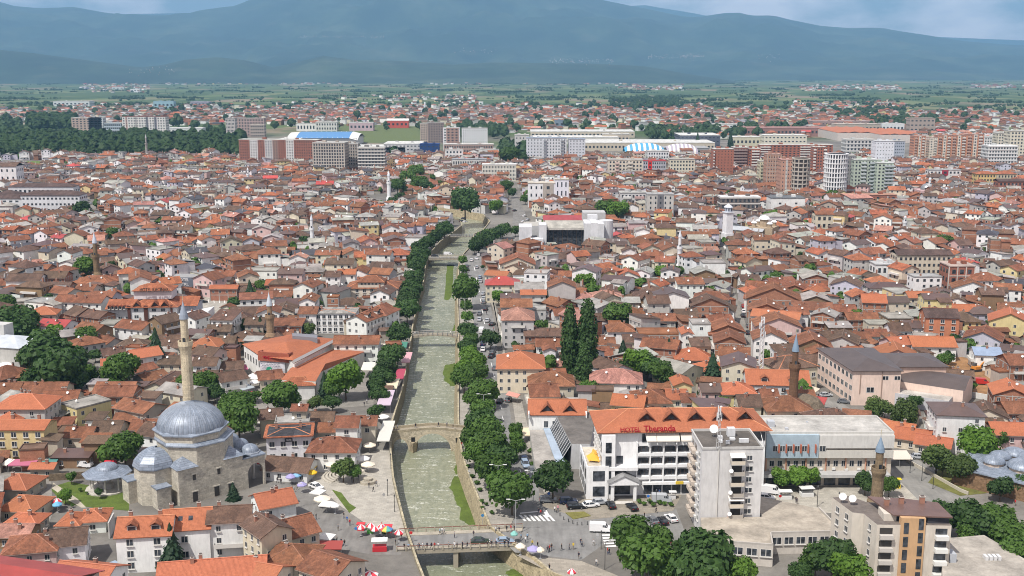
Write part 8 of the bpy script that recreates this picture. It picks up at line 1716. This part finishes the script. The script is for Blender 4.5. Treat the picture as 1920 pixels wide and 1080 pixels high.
for px, py, r_, c, lk in ((677,986,1.1,RW,'red and white striped parasol'),(695,983,1.1,RW,'red and white striped parasol'),(703,989,1.1,RW,'red and white striped parasol'),(715,985,1.0,RW,'red and white striped parasol'),(725,989,1.5,[(.6,.1,.08),(.65,.5,.1),(.1,.35,.3),(.1,.25,.5)],'rainbow coloured parasol'),(748,996,1.1,RW,'red and white striped parasol'),(976,1021,1.2,CRM,'cream parasol'),(1000,1026,1.5,PUR,'violet parasol'),(1013,1028,1.0,CRM,'cream parasol'),(545,891,1.4,PUR,'violet parasol'),(566,906,1.3,PUR,'pale violet parasol'),(548,876,1.3,[(.12,.3,.25)],'green parasol'),(556,888,1.4,[(.2,.4,.6)],'blue parasol'),(585,883,1.4,[(.8,.5,.03)],'yellow parasol'),(596,919,2.2,WH,'large white square parasol'),(604,932,2.2,CRM,'large cream parasol'),(612,942,2.2,WH,'large white square parasol'),(628,945,1.2,WH,'small white parasol'),(680,857,2.0,WH,'white cafe parasol'),(690,868,2.0,CRM,'cream cafe parasol'),(622,868,1.8,CRM,'cream cafe parasol'),(670,880,1.8,CRM,'cream cafe parasol'),(693,832,1.9,CRM,'cream cafe parasol'),(718,779,2.0,WH,'white cafe parasol'),(480,706,2.0,WH,'white cafe parasol'),(478,714,2.0,WH,'white cafe parasol'),(474,702,1.6,WH,'white cafe parasol'),(484,858,1.3,WH,'white cafe parasol'),(490,864,1.3,RW,'red and white cafe parasol'),(694,1074,1.8,RW,'red and white striped parasol'),(1072,1069,1.0,RW,'small red and white parasol'),(107,937,1.2,RW,'pink and white parasol'),(107,943,1.2,[(.15,.4,.6)],'light blue parasol'),(612,1003,2.4,WH,'large white square parasol'),(964,998,.9,[(.2,.45,.4)],'teal parasol'),(1885,702,1.2,[(.03,.25,.6)],'blue parasol'),(1565,547,1.0,[(.65,.1,.12)],'red parasol')):
    umbrella(px, py, r_, c, lk, n=4 if 'square' in lk else 8)
def awning(px0, py0, px1, py1, depth, z, col, look, drop=.7, side=1):
    a, b = G(px0, py0, z), G(px1, py1, z); root = empty('awning', a[0], a[1], 0, math.atan2(b[1]-a[1], b[0]-a[0])); W = math.dist(a, b); m = MB()
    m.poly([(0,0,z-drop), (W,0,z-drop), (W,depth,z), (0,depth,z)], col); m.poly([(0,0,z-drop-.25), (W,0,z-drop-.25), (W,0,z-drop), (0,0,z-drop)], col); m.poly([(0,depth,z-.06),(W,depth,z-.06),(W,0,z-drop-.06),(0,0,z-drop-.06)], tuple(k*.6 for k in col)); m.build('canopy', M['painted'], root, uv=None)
    m = MB()
    for x in np.linspace(.1, W-.1, max(2, int(W/3)+1)): m.tube((x, .1, 0), (x, .1, z-drop), .05, (.3,.3,.3), n=4)
    m.build('post', M['painted'], root, uv=None); tag(root, look, 'awning', 'awnings and market covers', pos=((px0+px1)/2, (py0+py1)/2)); return root
for a in ((14,868,64,868,3,3,(.42,.13,.2),'dusky magenta shop awning'),(0,866,12,868,3,3,(.68,.64,.55),'white shop awning'),(66,864,104,864,2.5,3,(.08,.22,.2),'dark teal awning'),(190,869,216,869,2.5,3,(.6,.03,.05),'bright red awning'),(690,790,706,790,4,4.5,(.66,.58,.48),'striped cream terrace awning'),(706,822,730,822,16,4.2,(.58,.57,.52),'long pale slatted terrace cover'),(706,755,732,755,14,4,(.52,.42,.5),'pale violet ridge market cover'),(720,724,744,724,9,4,(.66,.58,.42),'cream market cover'),(739,706,756,706,10,4,(.38,.06,.1),'dark red market cover'),(752,676,768,676,12,4,(.58,.33,.36),'pink market cover'),(750,648,762,648,6,4,(.07,.22,.16),'dark green market cover'),(676,690,700,690,8,4,(.66,.63,.55),'cream flat shade sail'),(688,648,722,648,3,4,(.68,.6,.5),'cream striped awning'),(455,728,478,722,6,3.4,(.36,.4,.42),'grey glazed cafe roof'),(462,738,482,740,3,3,(.5,.03,.07),'red cafe awning'),(245,735,262,730,5,3,(.5,.06,.12),'crimson awning'),(420,652,446,650,3,3,(.48,.1,.2),'deep pink awning'),(445,690,465,688,4,3,(.5,.14,.24),'deep pink awning'),(970,742,976,735,4,3,(.62,.3,.24),'salmon shop awning'),(977,812,996,812,5,3,(.66,.56,.4),'beige entrance awning'),(1232,1016,1262,1014,5,3,(.3,.08,.06),'maroon kiosk roof'),(1245,1030,1266,1028,5,3,(.7,.66,.58),'white kiosk awning'),(1664,856,1712,856,5,3.2,(.62,.56,.48),'beige cafe awning'),(1518,740,1538,725,4,3.2,(.66,.58,.46),'cream side awning'),(785,448,812,446,8,4,(.5,.55,.62),'light blue market cover'),(765,470,775,460,7,4,(.05,.12,.25),'dark blue market cover'),(700,560,712,556,3,3,(.5,.07,.05),'red shop awning'),(595,1024,640,1024,3,3,(.3,.06,.05),'dark red shop awning'),(1128,650,1150,650,5,3,(.45,.45,.45),'grey sheet shelter')):
    awning(*a)
def lamp(px, py, h=8.5, double=True, look=None, col=(.45,.46,.46), r=0):
    X, Y = G(px, py); root = empty('street_lamp', X, Y, 0, r); m = MB(); m.tube((0,0,0), (0,0,h), .09, col, n=6, r1=.06); m.build('pole', M['painted'], root, uv=None)
    for s in ((-1, 1) if double else (1,)):
        if h > 6:
            m = MB(); m.tube((0,0,h), (s*1.3,0,h+.35), .05, col, n=5); m.build('arm', M['painted'], root, uv=None); m = MB(); m.box(s*1.75, 0, h+.28, .9, .3, .15, (.68,.68,.66), bottom=True); m.build('lamp_head', M['painted'], root, uv=None)
        else: m = MB(); m.lathe(0, 0, [(.08,h),(.2,h+.15),(.17,h+.5),(.01,h+.65)], 8, (.1,.1,.1)); m.build('lantern', M['painted'], root, uv=None); break
    tag(root, look or ('tall double armed street lamp' if double else 'tall single armed street lamp'), 'street lamp', 'street lamps', pos=(px, py))
for px, py in ((967,1003),(934,933),(907,790),(877,640),(872,596),(1004,730) ,(1000,945)): lamp(px, py)
for px, py, h in ((551,955,6.5),(740,960,4),(733,880,4),(727,930,4),(1127,1030,4),(1134,1068,6.5),(1230,950,4),(1500,905,4),(1532,950,5),(1572,955,4),(1706,887,5.2),(1728,902,5.2),(1749,917,5.2),(1568,800,5)): lamp(px, py, h, False, 'black lantern lamp post', (.04,.04,.04))
def kiosk(px, py, w_, d, h, col, look, name='market_stall', cat='stall', top=None):
    X, Y = G(px, py); root = empty(name, X, Y, .05, R.uniform(-.15, .15)); m = MB(); m.box(0, 0, 0, w_, d, h*.45, col); 
    for sx in (-1, 1):
        for sy in (-1, 1): m.box(sx*(w_/2-.05), sy*(d/2-.05), h*.45, .06, .06, h*.55, (.4,.4,.4))
    m.build('counter', M['painted'], root, uv=None); m = MB(); m.box(0, 0, h, w_+.4, d+.4, .12, top or col, bottom=True); m.build('roof', M['painted'], root, uv=None); tag(root, look, cat, 'stalls and kiosks', pos=(px, py))
kiosk(677,994,1.6,1,1.6,(.6,.05,.06),'small red stall'); kiosk(694,1000,1.4,1,1.5,(.12,.5,.08),'small green stall'); kiosk(728,998,1.6,1,1.6,(.6,.04,.06),'small red stall'); kiosk(712,1032,3.2,1.8,2.5,(.5,.03,.04),'red food cart with white roof', top=(.75,.75,.72)); kiosk(584,889,2.4,1.6,2.0,(.75,.5,.02),'yellow stall'); kiosk(1683,915,1.2,1.0,2.4,(.75,.55,.02),'yellow phone kiosk', 'phone_kiosk', 'kiosk'); kiosk(1261,935,1.5,1.0,1.8,(.65,.65,.65),'white utility cabinet','utility_cabinet','cabinet')
kiosk(1472,935,3.0,1.6,2.0,(.66,.66,.64),'white equipment box','equipment_box','box'); kiosk(1512,930,3.2,1.8,2.2,(.66,.66,.64),'white air handling unit','equipment_box','box')
def bollards():
    m = MB(); m.tube((0,0,0), (0,0,.85), .1, (.05,.05,.05), n=7); me = m.mesh('bollard', [M['painted']], uv=None)
    for i, (px, py) in enumerate(((1044,962),(1050,968),(1057,975),(1066,979),(1074,982),(1082,985),(1091,985),(1101,984),(1110,982))): X, Y = G(px, py); o = inst('bollard', me, None, (X, Y, .03)); tag(o, 'short black bollard', 'bollard', 'bollards round the junction', pos=(px, py))
    for i, (px, py) in enumerate(((752,905),(748,893),(745,870),(743,850))): pass
bollards()
def plaza_bits():
    for k in range(5):   # curved steps on the left plaza
        m = MB(); X, Y = G(650, 892); rr = 6.5 - k*.9
        for i in range(10):
            a0, a1 = math.radians(150+i*9), math.radians(150+(i+1)*9); q = [(rr*math.cos(a), rr*math.sin(a)) for a in (a0, a1)]+[((rr-.55)*math.cos(a), (rr-.55)*math.sin(a)) for a in (a1, a0)]; m.prism(q[::-1] if False else q, 0, .15+.16*k, hexc('d3ccbd', .72))
        o = m.build('stone_step', M['plaster']); o.location = (X, Y, .03); tag(o, 'curved pale stone step', 'step', 'curved steps on the left plaza', pos=(650-rr*5, 892))
    X, Y = G(690, 905); m = MB(); m.prism(ngon(10, 2.2), 0, .7, hexc('c9c2b2', .75)); m.prism(ngon(10, 1.2), .7, 1.3, hexc('c9c2b2', .75)); o = m.build('stone_fountain', M['ashlar']); o.location = (X, Y, .03); tag(o, '', 'fountain', label='round stone fountain on the left bank plaza')
plaza_bits()
def sign_posts():
    for px, py, c in ((1029,943,(.02,.1,.4)),(1215,948,(.03,.15,.5)),(720,945,(.3,.3,.3)),(771,1018,(.5,.03,.03)),(1120,1022,(.5,.5,.5)),(1462,948,(.5,.03,.03)),(1573,962,(.5,.03,.03)),(905,985,(.05,.2,.4)),(880,900,(.5,.5,.5)),(668,1010,(.05,.2,.5))):
        X, Y = G(px, py); root = empty('road_sign', X, Y, .05); m = MB(); m.tube((0,0,0), (0,0,2.6), .04, (.4,.4,.4), n=5); m.build('post', M['painted'], root, uv=None); m = MB(); m.prism([(x, z) for x, z in ngon(8, .38)], -.03, .03, c, bottom=True); o = m.build('sign_plate', M['painted'], root, uv=None); o.location = (0, -.08, 2.5); o.rotation_euler = (PI/2, 0, 0); tag(root, 'small round road sign on a thin post', 'road sign', 'road signs', pos=(px, py))
sign_posts()
def excavator():
    X, Y = G(1830, 696); root = empty('excavator', X, Y, 0, .4); c = (.6,.24,.04); m = MB(); m.box(0, 0, .9, 2.6, 2.2, 1.0, c); m.box(-.4, .5, 1.9, 1.2, 1.1, 1.1, (.1,.1,.1)); m.build('cab', M['painted'], root, uv=None)
    for y in (-1, 1): m = MB(); m.box(0, y, 0, 3.4, .5, .85, (.05,.05,.05)); m.build('track', M['painted'], root, uv=None)
    m = MB(); m.tube((1.2,-.3,1.6), (3.4,-.3,3.6), .22, c); m.tube((3.4,-.3,3.6), (5.0,-.3,1.2), .18, c); m.build('arm', M['painted'], root, uv=None); m = MB(); m.box(5.1, -.3, .5, .9, .9, .7, (.1,.1,.1)); m.build('bucket', M['painted'], root, uv=None); tag(root, '', 'excavator', label='orange excavator working in the bare earth yard')
excavator()
def walls():
    def wall(px, h, col, look, mat='plaster', th=.3):
        m = MB(); p = gp(px)
        for a, b in zip(p[:-1], p[1:]): m.at(a[0], a[1], 0, math.atan2(b[1]-a[1], b[0]-a[0])); d = math.dist(a, b); m.box(d/2, 0, -.1, d, th, h, col); m.tf = None
        o = m.build('garden_wall', M[mat]); tag(o, look, 'wall', 'garden and yard walls', pos=(sum(x for x, _ in px)/len(px), sum(y for _, y in px)/len(px)))
    wall([(92,902),(170,896),(212,898)], 2.0, hexc('8d7d68', .75), 'old stone garden wall', 'rubble_stone'); wall([(1735,655),(1790,650),(1835,642)], 3.2, (.45,.38,.3), 'stained concrete yard wall', 'plaster'); wall([(1805,742),(1860,752)], 2, (.66,.65,.62), 'white yard wall'); wall([(1075,712),(1130,755)], 1.6, (.55,.5,.42), 'low garden wall beside the poplars')
    wall([(1700,866),(1735,885),(1800,922),(1815,928)], 1.0, (.5,.46,.38), 'low roadside garden wall'); wall([(215,990),(205,1010)], 4, (.5,.48,.45), 'cracked pale party wall'); wall([(60,322),(110,316),(290,316)], 3, (.5,.48,.44), 'long sports ground wall'); wall([(1262,940),(1205,944)], .6, (.5,.48,.44), 'low hedge planter wall')
walls()
# ================================================================== RUN
run_houses()
run_fill(300 - NH[0])
run_far_trees()
def villages():   # on the mountain sides, by ray
    from mathutils.bvhtree import BVHTree
    rng = random.Random(9); dg = bpy.context.evaluated_depsgraph_get(); B = [BVHTree.FromObject(o, dg) for o in MTN[:2]]; m = MB(); n = 0
    for x0, x1, y0, y1, c_ in ((1030,1150,110,119,90),(1215,1310,101,112,70),(560,720,67,72,60),(1280,1320,103,108,30),(240,330,128,140,25),(850,930,90,104,20),(1420,1470,100,116,15)):
        for _ in range(c_):
            px, py = rng.uniform(x0, x1), rng.gauss((y0+y1)/2, (y1-y0)/4); u = (px-960)/F; v = (540-py)/F; d = Vector((u, cp+v*sp, -sp+v*cp)).normalized(); best = None
            for b in B:
                h_ = b.ray_cast(Vector((0, 0, H)), d)
                if h_[0] is not None and (best is None or h_[3] < best[1]): best = (h_[0], h_[3])
            if best:
                p = best[0]; s = p.y / 2600; m.at(p.x, p.y, p.z-3, rng.uniform(-.4, .4)); m.box(0, 0, 0, 1.3*s, 1.1*s, 9+s*.3, rng.choice([(.5,.48,.45), (.4,.36,.32), (.36,.24,.19)]), 0, topmi=1, topcol=rng.choice([RC['T'], RC['B'], (.6,.58,.55)])); m.tf = None
    o = m.build('mountain_village', [M['plaster'], M['plaster']]); stuff(o, 'faint pale villages scattered over the blue mountain slopes', 'villages')
villages()
# ================================================================== LABELS
LM = [('the domed mosque',355,850),('the stone arch bridge',810,805),('the lower road bridge',860,1020),('the middle footbridge',815,630),('the white hotel',1225,830),('the tower block',1365,920),('the striped apartment house',1690,1010),('the pinkish school',1650,710),('the market hall',570,650),
 ('the timbered hotel',285,560),('the twin poplars',1088,650),('the bare earth yard',1800,700),('the domed bathhouse',1870,870),('the blue panelled offices',1550,850),('the dormered guesthouse',1045,765),('the fountain pavilion',203,890),('the white theatre',1060,430),('the church tower',1362,420),('the balconied gable house',1760,590),
 ('the hotel car park',405,572),('the lead roofed hall',18,665),('the upper road bridge',820,482),('the side street',1395,620),('the slit windowed office',1030,360),('the white left minaret',586,430),('the brown left minaret',183,480),('the right white minaret',1273,470),('the brick minaret',1483,700),('the plaza steps',650,890),('the dormered white house',268,1000),('the quay road',915,600),('the bottom left corner',30,1050),('the terraced white hotel',625,600),('the stepped riverside house',697,530),('the grey apartment block',90,390),('the roadside junction',1100,990),('the office plaza',1560,930),('the maroon roofed terrace',1730,490)]
ORD = ['', 'second ', 'third ', 'fourth ', 'fifth ', 'sixth ', 'seventh ', 'eighth ', 'ninth ', 'tenth ', 'eleventh ', 'twelfth ', 'thirteenth ', 'fourteenth ', 'fifteenth ', 'sixteenth ', 'seventeenth ', 'eighteenth ', 'nineteenth ', 'twentieth ']
def label_all():
    groups = {}
    for o, look, pos in REG:
        if pos is None: p = o.location; pos = Q(p.x, p.y, p.z)
        px, py = pos; best = min(LM, key=lambda l: math.hypot(px-l[1], 2.0*(py-l[2]))); dx, dy = px-best[1], 2.0*(py-best[2])
        rel = ('right of' if dx > 0 else 'left of') if abs(dx) > abs(dy) else ('in front of' if dy > 0 else 'behind')
        groups.setdefault((look, rel, best[0]), []).append((math.hypot(dx, dy), o))
    for (look, rel, lm), L in groups.items():
        L.sort(key=lambda t: t[0])
        for i, (_, o) in enumerate(L):
            o['label'] = f'{look} {rel} {lm}' if len(L) == 1 else f'{look}, {ORD[i]}nearest {rel} {lm}'
            if len(o['label'].split()) > 16: o['label'] = o['label'].replace('the ', '', 1)
label_all()
